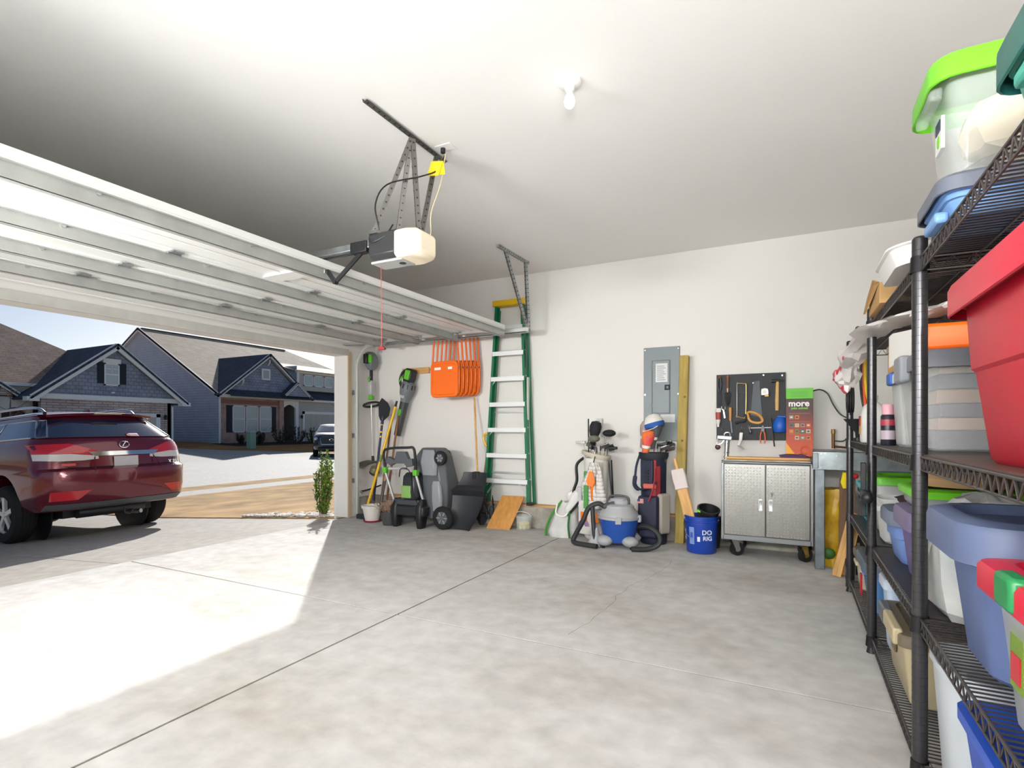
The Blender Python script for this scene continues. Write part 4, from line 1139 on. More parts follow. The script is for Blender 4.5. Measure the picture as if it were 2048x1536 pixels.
# flower pots
def pot(name, label, loc, r0, r1, h, mt, saucer=None):
    t = thing(name, label, 'flower pot', loc)
    z0 = .0
    if saucer:
        G().lathe([(0, 0), (r0 * 1.15, 0), (r0 * 1.3, .025), (r0 * 1.24, .025), (r0 * 1.1, .008), (0, .008)], 26).build('saucer', saucer, t); z0 = .009
    G().lathe([(0, z0), (r0, z0), (r1 * .95, h * .82 + z0), (r1 * 1.06, h * .83 + z0), (r1 * 1.1, h + z0), (r1, h + z0), (r1 * .9, h * .85 + z0), (0, h * .82 + z0)], 28).build('pot_wall', mt, t)
    G().lathe([(0, h * .88 + z0), (r1 * .91, h * .86 + z0), (r1 * .91, h * .8 + z0), (0, h * .8 + z0)], 20).build('soil', mat('dry_soil', '5A4A3C', .95), t)
    return t
pot('flower_pot', 'cream flower pot on a crimson saucer by the door track', (-4.70, 5.27, 0), .085, .125, .20, mat('cream_pot', 'D3CDC6', .5), mat('crimson_saucer', '8C1F38', .5))
t = pot('flower_pot', 'black plastic pot holding a dried brown plant', (-4.36, 5.19, 0), .07, .10, .16, mat('dark_pot', '3F4145', .6))
r = random.Random(3); g = G(); gl = G()
for i in range(34):
    a = r.uniform(0, 2 * PI); e = r.uniform(.3, 1.2); L = r.uniform(.1, .2)
    p = Vector((math.cos(a) * e * .04, math.sin(a) * e * .04, .14)); q = p + Vector((math.cos(a) * e * L, math.sin(a) * e * L, L * r.uniform(.5, 1.1)))
    g.tube([p, p.lerp(q, .5) + Vector((0, 0, .02)), q], .0022, 4)
    for k in range(4):
        c = p.lerp(q, r.uniform(.4, 1)); gl.ball(c, .007, 5, (1, 1, .6))
DRY = mat('dried_plant', '9A7A60', .9)
o = g.build('dried_stem', DRY, t); o['kind'] = 'stuff'; o = gl.build('dried_leaf', DRY, t); o['kind'] = 'stuff'
pot('flower_pot', 'grey pot half hidden behind the dried plant', (-4.33, 5.50, 0), .10, .135, .2, mat('grey_pot', '6A6B6E', .6))
pot('flower_pot', 'clay-coloured pot tucked behind the cream pot', (-4.56, 5.46, 0), .09, .12, .24, mat('clay_pot', '9C8274', .7))

# lawn mower stood on end
MW = thing('lawn_mower', 'grey and green battery lawn mower stored upright with folded handle', 'lawn mower', (-3.9, 5.42, 0))
def oct_(w, d, c, z, cx=0, cy=0):
    w /= 2; d /= 2
    return [(cx + x, cy + y, z) for x, y in ((-w + c, -d), (w - c, -d), (w, -d + c), (w, d - c), (w - c, d), (-w + c, d), (-w, d - c), (-w, -d + c))]
DK = mat('deck_grey', '5B5E63', .45); DK2 = mat('deck_light', '8B8E92', .4)
G().loft([oct_(.40, .30, .05, .10, .03, .02), oct_(.50, .34, .06, .25, .04, .02), oct_(.52, .36, .06, .5, .05, .02), oct_(.48, .34, .07, .68, .03, .02), oct_(.42, .32, .08, .84, .03, .02), oct_(.28, .24, .07, .94, .03, .02)]).build('deck', DK, MW, bevel=.012)
G().loft([oct_(.12, .05, .015, .20, .20, -.16), oct_(.15, .07, .02, .35, .21, -.17), oct_(.13, .07, .02, .5, .2, -.17), oct_(.09, .05, .015, .56, .19, -.16)]).build('side_panel', DK2, MW, bevel=.008)
G().loft([oct_(.20, .05, .02, .62, .10, -.17), oct_(.24, .08, .03, .78, .09, -.17), oct_(.16, .05, .02, .92, .07, -.15)]).build('nose_cover', DK2, MW, bevel=.008)
G().loft([oct_(.21, .16, .03, .33, -.12, -.2), oct_(.24, .2, .04, .42, -.12, -.2), oct_(.22, .18, .04, .6, -.12, -.2), oct_(.16, .12, .03, .65, -.12, -.19)]).build('motor_cover', mat('motor_black', '23272B', .4), MW, bevel=.012)
G().box(-.22, -.305, .35, -.08, -.28, .50).build('green_badge', mat('badge_green', '7FA85A', .4), MW, bevel=.015)
def mwheel(x, y, z, R, w):
    wl = thing_part('wheel', MW); Mm = Euler((0, PI / 2, 0)).to_matrix() @ Euler((PI / 2 * 0, 0, 0)).to_matrix()
    Mm = Euler((PI / 2, 0, 0)).to_matrix()
    G().lathe([(.55 * R, -w / 2), (.9 * R, -w / 2), (R, -w / 4), (R, w / 4), (.9 * R, w / 2), (.55 * R, w / 2), (.55 * R, -w / 2)], 28, (x, y, z), Mm).build('tyre', RUBBER, wl)
    G().lathe([(0, -w * .5), (.2 * R, -w * .55), (.25 * R, -w * .38), (.6 * R, -w * .35), (.6 * R, w * .35), (.25 * R, w * .38), (.2 * R, w * .55), (0, w * .5)], 20, (x, y, z), Mm).build('hub', DGREY, wl)
    for k in range(6):
        a = 2 * PI * k / 6; G().bar((x + .2 * R * math.cos(a), y - w * .42, z + .2 * R * math.sin(a)), (x + .56 * R * math.cos(a), y - w * .42, z + .56 * R * math.sin(a)), .012, .012).build('spoke', GREY, wl)
for x, z, R in ((.27, .83, .085), (.30, .135, .135)): mwheel(x, -.19, z, R, .05); mwheel(x - .2, .2, z, R, .05)
HB = mat('handle_black', '1F2226', .5)
G().tube([(-.46, -.3, .68), (-.47, -.32, .86), (-.40, -.33, .93), (-.1, -.33, .95), (-.02, -.32, .94), (-.01, -.3, .80), (-.02, -.28, .68)], .016, 8, smooth=5).build('grip_bar', HB, MW)
G().loft([[(x, -.30 + o, z) for x, z in ((-.44, .77), (-.40, .84), (-.30, .80), (-.27, .90), (-.14, .90), (-.10, .82), (-.05, .82), (-.03, .74), (-.12, .72), (-.16, .76), (-.30, .76), (-.36, .73))] for o in (-.03, .03)]).build('switch_housing', DGREY, MW, bevel=.006)
for a, b in (((-.46, -.30, .66), (-.38, -.22, .28)), ((-.02, -.28, .64), (.06, -.20, .22))):
    G().cyl(a, b, .016, n=12).build('handle_tube', ALU, MW)
    G().box(a[0] - .028, a[1] - .03, a[2] - .02, a[0] + .028, a[1] + .03, a[2] + .05).build('clamp', GREENT, MW, bevel=.008)
G().cyl((-.43, -.27, .69), (-.18, -.25, .70), .018, n=10).build('height_lever', LGREY, MW)
G().tube([(-.25, -.3, .6), (-.2, -.33, .7), (-.1, -.32, .69), (-.08, -.3, .6), (-.04, -.31, .42), (.0, -.28, .3)], .006, 6, smooth=5).build('cable', BLACK, MW)
G().box(-.40, -.30, .14, .10, -.17, .26).build('rear_axle_cover', HB, MW, bevel=.02)
G().box(-.36, -.28, .26, .02, -.16, .33).build('rear_flap', mat('flap_grey', '3C4046', .5), MW, bevel=.015)
for x in (-.33, .03):
    G().loft([oct_(.07, .12, .02, .0, x, -.24), oct_(.085, .15, .02, .1, x, -.24), oct_(.09, .14, .02, .25, x, -.24), oct_(.06, .09, .02, .34, x, -.22)]).build('stand_foot', BLACK, MW, bevel=.008)

# snow shovel blade standing against the wall, thin handle behind
t = thing('snow_shovel', 'black snow shovel with thin wooden handle leaning under the orange chairs', 'shovel', (-3.36, 5.42, 0))
rows = []
for w, y, z in ((.30, -.12, .003), (.32, -.08, .06), (.36, -.02, .16), (.40, .01, .28), (.43, .02, .38), (.44, -.02, .45), (.38, .06, .50), (.34, .1, .57), (.32, .12, .655)):
    cxo = -.06 + z * .14
    rows.append([(cxo + w / 2 * s, y + .035 * abs(s) ** 3 * -1, z) for s in (-1, -.8, -.4, 0, .4, .8, 1)] + [(cxo + w / 2 * s, y + .012 - .035 * abs(s) ** 3, z) for s in (1, .8, .4, 0, -.4, -.8, -1)])
G().loft(rows).build('scoop', mat('scoop_black', '26282C', .5), t, ang=25)
G().cyl((.02, .16, .60), (-.17, .40, 1.56), .0125, n=10).build('handle', PINE, t)
G().box(-.02, .10, .5, .06, .17, .66).build('socket', BLACK, t, bevel=.01)

# orange folding chairs hung on a wall hook, one behind the other
ORG = mat('orange_enamel', 'E8640C', .35)
ORG2 = mat('orange_seat', 'EC6A14', .4)
hk = thing('wall_hook', 'steel bar hook carrying the orange folding chairs', 'hook', (-3.74, 5.9, 2.44))
G().bar((-.12, 0, 0), (-.12, -.46, 0), .02, .02).bar((-.12, -.46, .0), (-.12, -.46, .06), .02, .02, (0, 1, 0)).build('prong', GALV, hk)
G().bar((.14, 0, 0), (.14, -.46, 0), .02, .02).bar((.14, -.46, .0), (.14, -.46, .06), .02, .02, (0, 1, 0)).build('prong', GALV, hk)
G().box(-.2, -.012, -.03, .2, 0, .03).build('back_plate', GALV, hk)
def folding_chair(i):
    ord_ = ['frontmost', 'second', 'third', 'fourth', 'fifth', 'rearmost'][i]
    t = thing('folding_chair', ord_ + ' of the orange folding chairs hanging on the wall', 'chair', (-3.735 + i * .016, 5.47 + i * .068, 2.0 + (.006 * i)), group='orange folding chairs hung on the wall', rot=(-.03, -.02, 0))
    g = G()
    lp = rrect(.40, .44, .07, 0, 5)
    f = lambda s, y, w=0: [(x * s, y, z_ * s - .23 + w) for x, z_, _ in lp]
    g.loft([f(.96, .012), f(1.0, .0), f(1.0, -.014), f(.97, -.022), f(.86, -.022), f(.83, -.013)])
    g.build('seat', ORG2, t, ang=30)
    for s in (-1, 1):
        G().tube([(s * .19, .01, -.40), (s * .20, .012, -.2), (s * .185, .012, .05), (s * .155, .015, .45)], .0115, 8, smooth=4).build('leg', ORG, t)
        G().cyl((s * .218, .0, -.1), (s * .195, .0, -.1), .012, n=10).build('pivot', STEEL, t)
    G().tube([(-.17, .015, .45), (-.1, .015, .462), (.1, .015, .462), (.17, .015, .45)], .0115, 8).build('crossbar', ORG, t)
    if i == 0:
        for x, w in ((-.09, .045), (.09, .03)): G().box(x - w, -.0245, -.115, x + w, -.0215, -.085).build('sticker', WHITE, t)
    return t
for i in range(6): folding_chair(i)

# step ladder
FG = mat('green_fibreglass', '0F6B45', .4)
LD = thing('step_ladder', 'tall green fibreglass step ladder with aluminium steps folded against the wall', 'ladder', (-3.02, 5.79, .276))
H_ = 2.44
def lx(s, z): return s * (.305 - .125 * z / H_) + .02 * z / H_
def ly(z): return -.06 + .04 * z / H_
for s in (-1, 1):
    a, b = Vector((lx(s, 0), ly(0), 0)), Vector((lx(s, H_ - .06), ly(H_), H_ - .06))
    g = G(); d = (b - a).normalized()
    g.bar(a, b, .004, .075, (0, 1, 0)); g.bar(a + Vector((-s * .014, -.036, 0)), b + Vector((-s * .014, -.036, 0)), .028, .004, (0, 1, 0)); g.bar(a + Vector((-s * .014, .036, 0)), b + Vector((-s * .014, .036, 0)), .028, .004, (0, 1, 0))
    o = g.build('rail', FG, LD)
    G().box(a.x - .03, a.y - .045, -.0, a.x + .03, a.y + .045, .035).build('foot', BLACK, o, bevel=.006)
    a2, b2 = Vector((lx(s, 0) + s * .006, .05, .0)), Vector((lx(s, H_) + s * .006, .05, H_ - .1))
    g = G().bar(a2, b2, .026, .045, (0, 1, 0)); g.build('rear_rail', FG, LD)
    for k in range(7): G().cyl((lx(s, .3 + k * .305) + s * .001, -.045, .3 + k * .305), (lx(s, .3 + k * .305) + s * .006, -.045, .3 + k * .305), .008, n=8).build('rivet', ALU, o)
    # knee braces under the bottom step
    G().bar((lx(s, .3) - s * .16, ly(.3) - .02, .29), (lx(s, .12) - s * .012, ly(.1) - .02, .09), .02, .004, (0, 1, 0)).build('knee_brace', ALU, LD)
for k in range(7):
    z = .29 + k * .305
    w = lx(1, z) - .006; c = (lx(1, z) + lx(-1, z)) / 2; hw = (lx(1, z) - lx(-1, z)) / 2 - .006
    g = G().box(c - hw, ly(z) - .048, z, c + hw, ly(z) + .03, z + .006).box(c - hw, ly(z) - .048, z - .045, c + hw, ly(z) - .043, z).box(c - hw, ly(z) + .026, z - .03, c + hw, ly(z) + .03, z)
    o = g.build('step', mat('step_aluminium', 'E2E3E3', .45, .25), LD)
    if k in (0, 2, 4, 6):
        for s in (-1, 1): G().bar((c + s * (hw - .002), ly(z) - .02, z - .09), (c + s * (hw - .07), ly(z) - .02, z - .004), .012, .004, (0, 1, 0)).build('step_brace', ALU, o)
for k in (0, 2, 4): 
    z = .36 + k * .37; G().bar((lx(-1, z), .065, z), (lx(1, z), .065, z), .02, .02).build('rear_bar', ALU, LD)
G().loft([[(x, y, z) for x, y in ((-.20, -.07), (.225, -.07), (.235, .06), (-.205, .06))] for z in (H_ - .07, H_ + .0)]).build('top_cap', mat('yellow_cap', 'DDB10E', .45), LD, bevel=.012)
G().box(lx(1, 1.2) + .002, -.05, 1.0, lx(1, 1.2) + .014, -.0, 1.5).build('warning_label', mat('label_pale', 'C9CEC4', .5), LD)
G().box(lx(1, 1.7) + .006, -.05, 1.62, lx(1, 1.7) + .012, -.0, 1.95).build('warning_label', mat('label_darkgreen', '2E4A40', .5), LD)

# round-point shovel behind the ladder, only its yellow grip shows
t = thing('shovel', 'yellow-gripped shovel half hidden behind the ladder rail', 'shovel', (-3.36, 5.70, 0.0))
G().cyl((0, 0, .25), (.02, .13, .95), .014, n=10).build('handle', BRW, t)
G().tube([(.02, .13, .93), (-.035, .13, 1.02), (-.03, .13, 1.10), (.06, .13, 1.10), (.065, .13, 1.02), (.02, .13, .93)], .014, 8, smooth=4).build('grip', YEL, t)
G().loft([[(x * s, -.02 + y, z) for x, y in ((-.1, .03), (0, 0), (.1, .03), (.1, .036), (0, .008), (-.1, .036))] for z, s in ((.0, .3), (.1, .9), (.26, 1))]).build('blade', BLACK2, t)
# short plywood offcut leaning, garden fork tangle behind
t = thing('plywood_board', 'small orange-brown plywood board leaning beside the snow shovel', 'board', (-3.03, 5.62, 0))
G().add([(-.17, -.08, 0.0), (.13, -.06, 0), (.23, .13, .37), (-.06, .12, .37), (-.17, -.065, .0), (.13, -.045, 0), (.23, .145, .37), (-.06, .135, .37)],
        [(0, 1, 2, 3), (7, 6, 5, 4), (0, 4, 5, 1), (1, 5, 6, 2), (2, 6, 7, 3), (3, 7, 4, 0)]).build('panel', mat('plywood', 'C48A42', .55, var=.2, vscale=4, stretch=(6, 6, 1.2)), t)
t = thing('rope_coil', 'tangled black cord hanging between the snow shovel and the plywood', 'cord', (-3.26, 5.64, 0))
r = random.Random(2)
G().tube([(r.uniform(-.08, .09), r.uniform(-.03, .05), .02 + .4 * abs(math.sin(i * 1.7)) * r.uniform(.5, 1)) for i in range(16)], .008, 6, smooth=4).build('cord', BLACK, t)
# clear tub of yellow balls
t = thing('ball_tub', 'clear plastic tub holding yellow practice balls', 'tub', (-2.77, 5.68, 0))
CLR = mat('clear_plastic', 'E4E8E8', .15, alpha=.28)
G().lathe([(0, .002), (.085, .002), (.095, .15), (.1, .15), (.1, .16), (.092, .16), (.082, .006), (0, .006)], 24).build('tub', CLR, t)
G().tube([(-.095, 0, .155), (-.07, -.05, .2), (0, -.07, .215), (.07, -.05, .2), (.095, 0, .155)], .003, 6, smooth=5).build('tub_handle', WHITE, t)
r = random.Random(1)
pos = [(.048 * math.cos(a), .048 * math.sin(a), .028) for a in [i * 2 * PI / 6 for i in range(6)]] + [(0, 0, .028)] + [(.042 * math.cos(a + .5), .042 * math.sin(a + .5), .066) for a in [i * 2 * PI / 6 for i in range(6)]] + [(0, 0, .075)]
YB = mat('ball_yellow', 'E8D52A', .4)
for i, p in enumerate(pos):
    o = G().ball((0, 0, 0), .0215, 12).build('practice_ball', YB, loc=(-2.77 + p[0], 5.68 + p[1], p[2]))
    tag(o, 'yellow practice ball inside the clear tub', 'ball', 'yellow balls in the clear tub')
# ------------------------------------------------------------------ golf bags, vacuum, bucket
def ell(cx, cy, a, b, z, n=24, tilt=0):
    return [(cx + a * math.cos(2 * PI * i / n), cy + b * math.sin(2 * PI * i / n), z + tilt * math.cos(2 * PI * i / n)) for i in range(n)]
def pocket(parent, name, mt, ang, r, z0, z1, w, d, bev=.015, tilt=0):
    """padded pocket on the outside of a bag at angle ang"""
    o = G().box(-w / 2, -d, z0, w / 2, .02, z1).xf(Matrix.Rotation(ang, 4, 'Z') @ Matrix.Translation((0, -r, 0)) @ Matrix.Rotation(tilt, 4, 'Y')).build(name, mt, parent, bevel=bev, seg=3)
    return o
BW = mat('bag_white', 'D9D6D0', .55, var=.08); BGN = mat('bag_green', '3E8A34', .5); BOR = mat('bag_orange', 'EC7A1C', .5); BTAN = mat('bag_beige', 'B4AEA2', .6)
PURP = mat('bag_purple', '8C5A9C', .5)
wbg = thing('golf_bag', 'white golf bag with orange and green panels on a black stand', 'golf bag', (-1.86, 5.58, 0))
G().loft([ell(0, 0, .105, .1, .0), ell(0, 0, .125, .115, .02), ell(0, 0, .125, .115, .1), ell(0, 0, .12, .11, .5), ell(0, 0, .135, .12, .86)]).build('bag_body', BW, wbg, ang=50)
rim = [[(x, y, z) for x, y, z in ell(0, 0, a, b, z, tilt=-.03)] for a, b, z in ((.135, .12, .86), (.155, .135, .88), (.16, .14, .91), (.15, .13, .915), (.14, .12, .89))]
G().loft(rim, cap1=True).build('collar', mat('collar_cream', 'C9C1AE', .5), wbg, ang=50)
pocket(wbg, 'front_pocket', BW, -.35, .115, .06, .42, .2, .07)
pocket(wbg, 'orange_panel', BOR, -.55, .13, .40, .62, .07, .02, .01, .15)
pocket(wbg, 'orange_panel', BOR, -.45, .185, .2, .3, .09, .01, .008)
pocket(wbg, 'green_panel', BGN, -.15, .12, .38, .60, .10, .03, .01)
pocket(wbg, 'green_panel', BGN, -.8, .12, .3, .72, .04, .02, .01)
pocket(wbg, 'beige_panel', BTAN, .45, .115, .5, .82, .11, .02, .01)
for k, zc in ((0, .15), (1, .33)):
    g = G()
    for i in range(5): g.tube([(-.12 + .1 * k + (.02 + i * .012) * math.cos(a), 0, zc + (.02 + i * .012) * math.sin(a)) for a in [PI * .1 * j for j in range(11)]], .004, 4)
    o = g.xf(Matrix.Rotation(.1 * k - .2, 4, 'Z') @ Matrix.Translation((.08, -.19 + .03 * k, 0))).build('purple_arcs', PURP, wbg); o['kind'] = 'stuff'
for s, e in ((.16, (.17, .12, .02)), (.13, (.19, -.02, .34))):
    G().tube([(s, .02, .84), e], .009, 8).build('stand_leg', BLACK, wbg)
G().tube([(-.13, -.03, .86), (-.2, -.06, .78), (-.19, -.08, .62), (-.22, -.1, .48), (-.13, -.1, .38)], .016, 8, smooth=5).build('shoulder_strap', BLACK, wbg)
G().box(-.17, -.15, .40, -.11, -.12, .56).build('strap_pad', LGREY, wbg, bevel=.012)
# towel clipped to the bag
tw = thing('golf_towel', 'white and green golf towel hanging on the white golf bag', 'towel', (-1.83, 5.40, .5))
g = G(); rows = []
for i in range(13):
    z = .32 - i * .04; w = .05 + .012 * min(i, 6)
    rows.append([(w * s + .01 * math.sin(i * .8), -.0 + .018 * math.sin(s * 5 + i * .3), z) for s in (-1, -.6, -.2, .2, .6, 1)])
for a, b in zip(rows, rows[1:]):
    for j in range(5): g.quad(a[j], a[j + 1], b[j + 1], b[j])
o = g.build('cloth', mat('towel_white', 'DDD9D4', .9), tw); s_ = o.modifiers.new('t', 'SOLIDIFY'); s_.thickness = .006
G().box(-.10, -.032, -.16, -.05, -.018, .08).build('green_print', BGN, tw, bevel=.006)
G().loft([[(x * s - .02, -.03 + o, zz * s + .16) for x, zz in ((-.02, .07), (.02, .07), (.045, -.04), (.02, -.09), (-.035, -.08), (-.05, -.03))] for s, o in ((1, 0), (1, .012))]).build('orange_print', BOR, tw)
G().box(-.02, -.034, -.3, .07, -.022, -.2).build('orange_print', BOR, tw, bevel=.01)
G().tube([(0, 0, .32), (.0, .05, .38), (0, .08, .36)], .006, 6).build('clip', BLACK, tw)

def club(label, p, q, kind, group, cover=None, rz=0):
    """golf club: p grip end inside the bag, q top where the head sits"""
    t = thing('golf_club', label, 'golf club', q, group=group)
    G().cyl(Vector(p) - Vector(q), (0, 0, 0), .0045, .0055, 8).build('shaft', STEEL, t)
    R_ = Matrix.Rotation(rz, 4, 'Z')
    if kind == 'iron':
        G().loft([[(x, y * .5, z) for x, z in ((0, -.03), (.02, -.028), (.085, -.012), (.095, .015), (.08, .04), (.01, .012), (-.008, .0))] for y in (-.018, -.006, .012)]).xf(R_ @ Matrix.Rotation(.5, 4, 'X')).build('club_head', mat('iron_steel', '9A9CA0', .25, 1.0), t, bevel=.003)
        G().cyl((0, 0, -.05), (0, 0, .005), .008, n=8).build('ferrule', BLACK, t)
    elif kind == 'wood':
        G().ball((.035, 0, .015), .062, 14, (1.15, .95, .62)).xf(R_).build('club_head', cover or BLACK, t)
    elif kind == 'cover':
        G().lathe([(0, -.16), (.03, -.15), (.038, -.05), (.06, .02), (.066, .08), (.05, .125), (0, .14)], 18).xf(R_ @ Matrix.Rotation(.18, 4, 'Y')).build('head_cover', cover or BLACK, t)
        G().lathe([(.038, -.06), (.042, -.055), (.0445, -.03), (.040, -.025)], 18).xf(R_ @ Matrix.Rotation(.18, 4, 'Y')).build('cover_band', WHITE, t)
    elif kind == 'putter':
        G().box(-.02, -.02, -.01, .1, .02, .02).xf(R_).build('club_head', cover or BLACK, t, bevel=.008)
    return t
B = Vector((-1.86, 5.58, .05))
def inb(dx, dy, z): return (-1.86 + dx * .5, 5.58 + dy * .5, .15)
CV1 = mat('cover_black', '1C1C20', .8); CV2 = mat('cover_grey', '6A6A5C', .6)
club('tall black and cream head cover in the white golf bag', inb(-.03, .04, 0), (-1.90, 5.64, 1.12), 'cover', 'clubs in the white golf bag', CV1)
club('large black driver head leaning right in the white golf bag', inb(.05, .02, 0), (-1.76, 5.60, 1.11), 'wood', 'clubs in the white golf bag', CV1, .3)
club('olive and black head cover over a club in the white golf bag', inb(-.0, -.05, 0), (-1.84, 5.52, 1.05), 'wood', 'clubs in the white golf bag', CV2, 2.6)
for k, (dx, dy, z, rz) in enumerate(((.06, -.06, .99, .2), (.09, -.02, .985, .1), (.1, .03, .96, -.2), (.03, -.08, .97, 2.9), (-.02, -.09, 1.0, 2.5))):
    club('steel iron club standing in the white golf bag', inb(dx, dy, 0), (-1.86 + dx * 1.15, 5.58 + dy * 1.1, z), 'iron', 'clubs in the white golf bag', None, rz)
club('black putter sticking out right of the white golf bag', inb(.1, 0, 0), (-1.72, 5.56, .965), 'putter', 'clubs in the white golf bag', BLACK, -.1)
club('pale putter poking out left of the white golf bag', inb(-.1, 0, 0), (-1.985, 5.54, 1.02), 'putter', 'clubs in the white golf bag', mat('putter_pale', 'C9C6BC', .4), 2.9)
o = G().cyl((-1.955, 5.62, .2), (-1.965, 5.63, 1.28), .008, n=8).build('alignment_rod', BLACK); tag(o, 'thin dark alignment rod standing in the white golf bag', 'rod')

NV = mat('bag_navy', '1A2038', .6, var=.15, vscale=10); RD2 = mat('bag_red', '8E2028', .6); COR = mat('bag_coral', 'C25A4E', .6)
nb = thing('golf_bag', 'navy blue golf bag with red trim and a small flag patch', 'golf bag', (-1.26, 5.62, 0))
G().loft([ell(0, 0, .12, .11, .0), ell(0, 0, .135, .12, .02), ell(0, 0, .135, .12, .12), ell(0, 0, .125, .115, .5), ell(0, 0, .13, .12, .88)]).build('bag_body', NV, nb, ang=50)
G().loft([ell(0, 0, .135, .125, .86), ell(0, 0, .15, .135, .89), ell(0, 0, .15, .135, .93), ell(0, 0, .12, .11, .925)]).build('collar', BLACK2, nb, ang=50)
pocket(nb, 'front_pocket', NV, -.1, .12, .08, .50, .2, .08, .025)
pocket(nb, 'side_pocket', mat('bag_beige2', 'A69C90', .6), .95, .12, .12, .52, .13, .06, .02)
pocket(nb, 'upper_pocket', NV, -.25, .115, .58, .86, .14, .04, .015)
for z in (.62, .65, .68, .71, .74): pocket(nb, 'ribbed_panel', BLACK2, -.25, .157, z, z + .018, .05, .008, .003)
pocket(nb, 'red_panel', RD2, .25, .125, .45, .86, .05, .025, .008)
pocket(nb, 'red_panel', RD2, .55, .125, .5, .8, .05, .02, .008)
G().tube([(-.13, -.05, .9), (-.155, -.08, .8), (-.165, -.1, .68), (-.17, -.1, .6), (-.11, -.15, .56), (.0, -.2, .59), (.07, -.17, .64)], [.012] * 12 + [.022] * 12 + [.012] * 14, 8, smooth=6).build('shoulder_strap', mat('strap_navy', '242A40', .7), nb)
G().box(-.06, -.215, .575, .07, -.185, .625).xf(Matrix.Translation((0, 0, 0))).build('strap_pad', COR, nb, bevel=.012)
G().tube([(.06, -.2, .78), (.05, -.22, .6), (.0, -.22, .45)], .009, 6, smooth=4).build('zip_pull', RD2, nb)
fl_ = G().box(-.115, -.208, .425, -.055, -.2, .47).build('flag_patch', mat('flag_white', 'E2DEDC', .6), nb, label='small striped flag patch')
for k in range(4): G().box(-.115, -.2095, .426 + k * .012, -.055, -.208, .432 + k * .012).build('flag_stripe', mat('flag_red', 'B03038', .6), fl_)
G().box(-.115, -.2105, .446, -.088, -.209, .47).build('flag_canton', mat('flag_blue', '2A3468', .6), fl_)
def inn(dx, dy): return (-1.26 + dx * .5, 5.62 + dy * .5, .15)
club('pink and orange knitted head cover in the navy golf bag', inn(-.05, -.03), (-1.31, 5.55, 1.03), 'cover', 'clubs in the navy golf bag', mat('cover_pink', 'D8285C', .8, col2='E8841C', vscale=14), 0)
club('grey fairway head cover behind the cap in the navy golf bag', inn(-.08, .05), (-1.36, 5.68, 1.12), 'cover', 'clubs in the navy golf bag', mat('cover_tan', 'A4908A', .8), 0)
club('dark hybrid head cover under the cap in the navy golf bag', inn(.0, .0), (-1.25, 5.60, 1.12), 'cover', 'clubs in the navy golf bag', mat('cover_slate', '55585E', .8), 0)
for k, (dx, dy, z, rz) in enumerate(((.05, -.06, 1.02, .1), (.09, -.02, 1.03, .2), (.11, .03, 1.0, .0), (.08, -.07, .98, .4), (.12, -.03, .97, -.1))):
    club('steel iron club standing in the navy golf bag', inn(dx, dy), (-1.26 + dx * 1.1, 5.62 + dy * 1.1, z), 'iron', 'clubs in the navy golf bag', None, rz)
# cap resting on the clubs
t = thing('baseball_cap', 'white and blue cap hung over clubs in the navy golf bag', 'cap', (-1.24, 5.60, 1.19))
G().lathe([(.095, 0), (.1, .02), (.095, .07), (.07, .115), (.03, .135), (0, .138)], 24).build('crown', mat('cap_white', 'DEDBD4', .8), t)
G().lathe([(.098, -.003), (.1025, .01), (.1015, .04), (.0985, .045)], 24).build('blue_band', mat('cap_blue', '1E54A0', .7), t)
G().loft([[(x * s, -.08 - y * s, z) for x, y, z in ((-.09, 0, 0), (-.07, .05, -.015), (0, .075, -.02), (.07, .05, -.015), (.09, 0, 0))] + [(x * s, -.08 - y * s, z - .006) for x, y, z in ((.09, 0, 0), (.07, .05, -.015), (0, .075, -.02), (-.07, .05, -.015), (-.09, 0, 0))] for s in (.7, 1)]).build('brim', mat('cap_white', 'DEDBD4', .8), t)
t.rotation_euler = (.1, -.25, -.4)

# canvas tote with golf shoes poking out
t = thing('canvas_tote', 'slumped white canvas tote bag with green edges beside the golf bag', 'bag', (-2.20, 5.52, 0))
def lump(w, d, z, n=20, k=.12, sd=0, cx=0):
    r = random.Random(sd); return [(cx + w / 2 * math.cos(2 * PI * i / n) * (1 + r.uniform(-k, k)), d / 2 * math.sin(2 * PI * i / n) * (1 + r.uniform(-k, k)), z + r.uniform(-.008, .008) * (z > .01)) for i in range(n)]
G().loft([lump(.30, .2, 0.0, sd=1, cx=-.02), lump(.33, .22, .05, sd=2, cx=-.02), lump(.32, .2, .13, sd=3, cx=0), lump(.28, .18, .22, sd=4, cx=.02), lump(.22, .15, .31, sd=5, cx=.04), lump(.15, .1, .38, sd=6, cx=.05)]).build('bag_cloth', mat('canvas_white', 'CFCDCA', .85, var=.12, vscale=9), t, ang=60)
G().tube([(-.02, -.02, .39), (-.1, -.09, .26), (-.17, -.1, .1), (-.18, -.09, .01)], .014, 6, smooth=4).build('green_edge', BGN, t)
G().tube([(.10, -.10, .3), (.09, -.12, .15), (.1, -.11, .01)], .012, 6, smooth=4).build('green_edge', mat('bag_darkgreen', '2E6B3A', .6), t)
G().tube([(-.06, -.06, .36), (-.05, -.12, .26), (.05, -.12, .24), (.1, -.07, .33)], .009, 6, smooth=5).build('carry_strap', WHITE, t)
t = thing('golf_shoe', 'white and black golf shoe leaning on the tote', 'shoe', (-2.06, 5.46, .36), rot=(.25, -.9, .3))
G().loft([[(x, y * w, z) for y, z in ((-1, 0), (1, 0), (1, h * .6), (.5, h), (-.5, h), (-1, h * .6))] for x, w, h in ((-.13, .02, .03), (-.1, .035, .06), (-.02, .04, .07), (.06, .035, .10), (.12, .03, .10), (.14, .02, .08))]).build('upper', mat('shoe_white', 'D8D6D2', .5), t, bevel=.012)
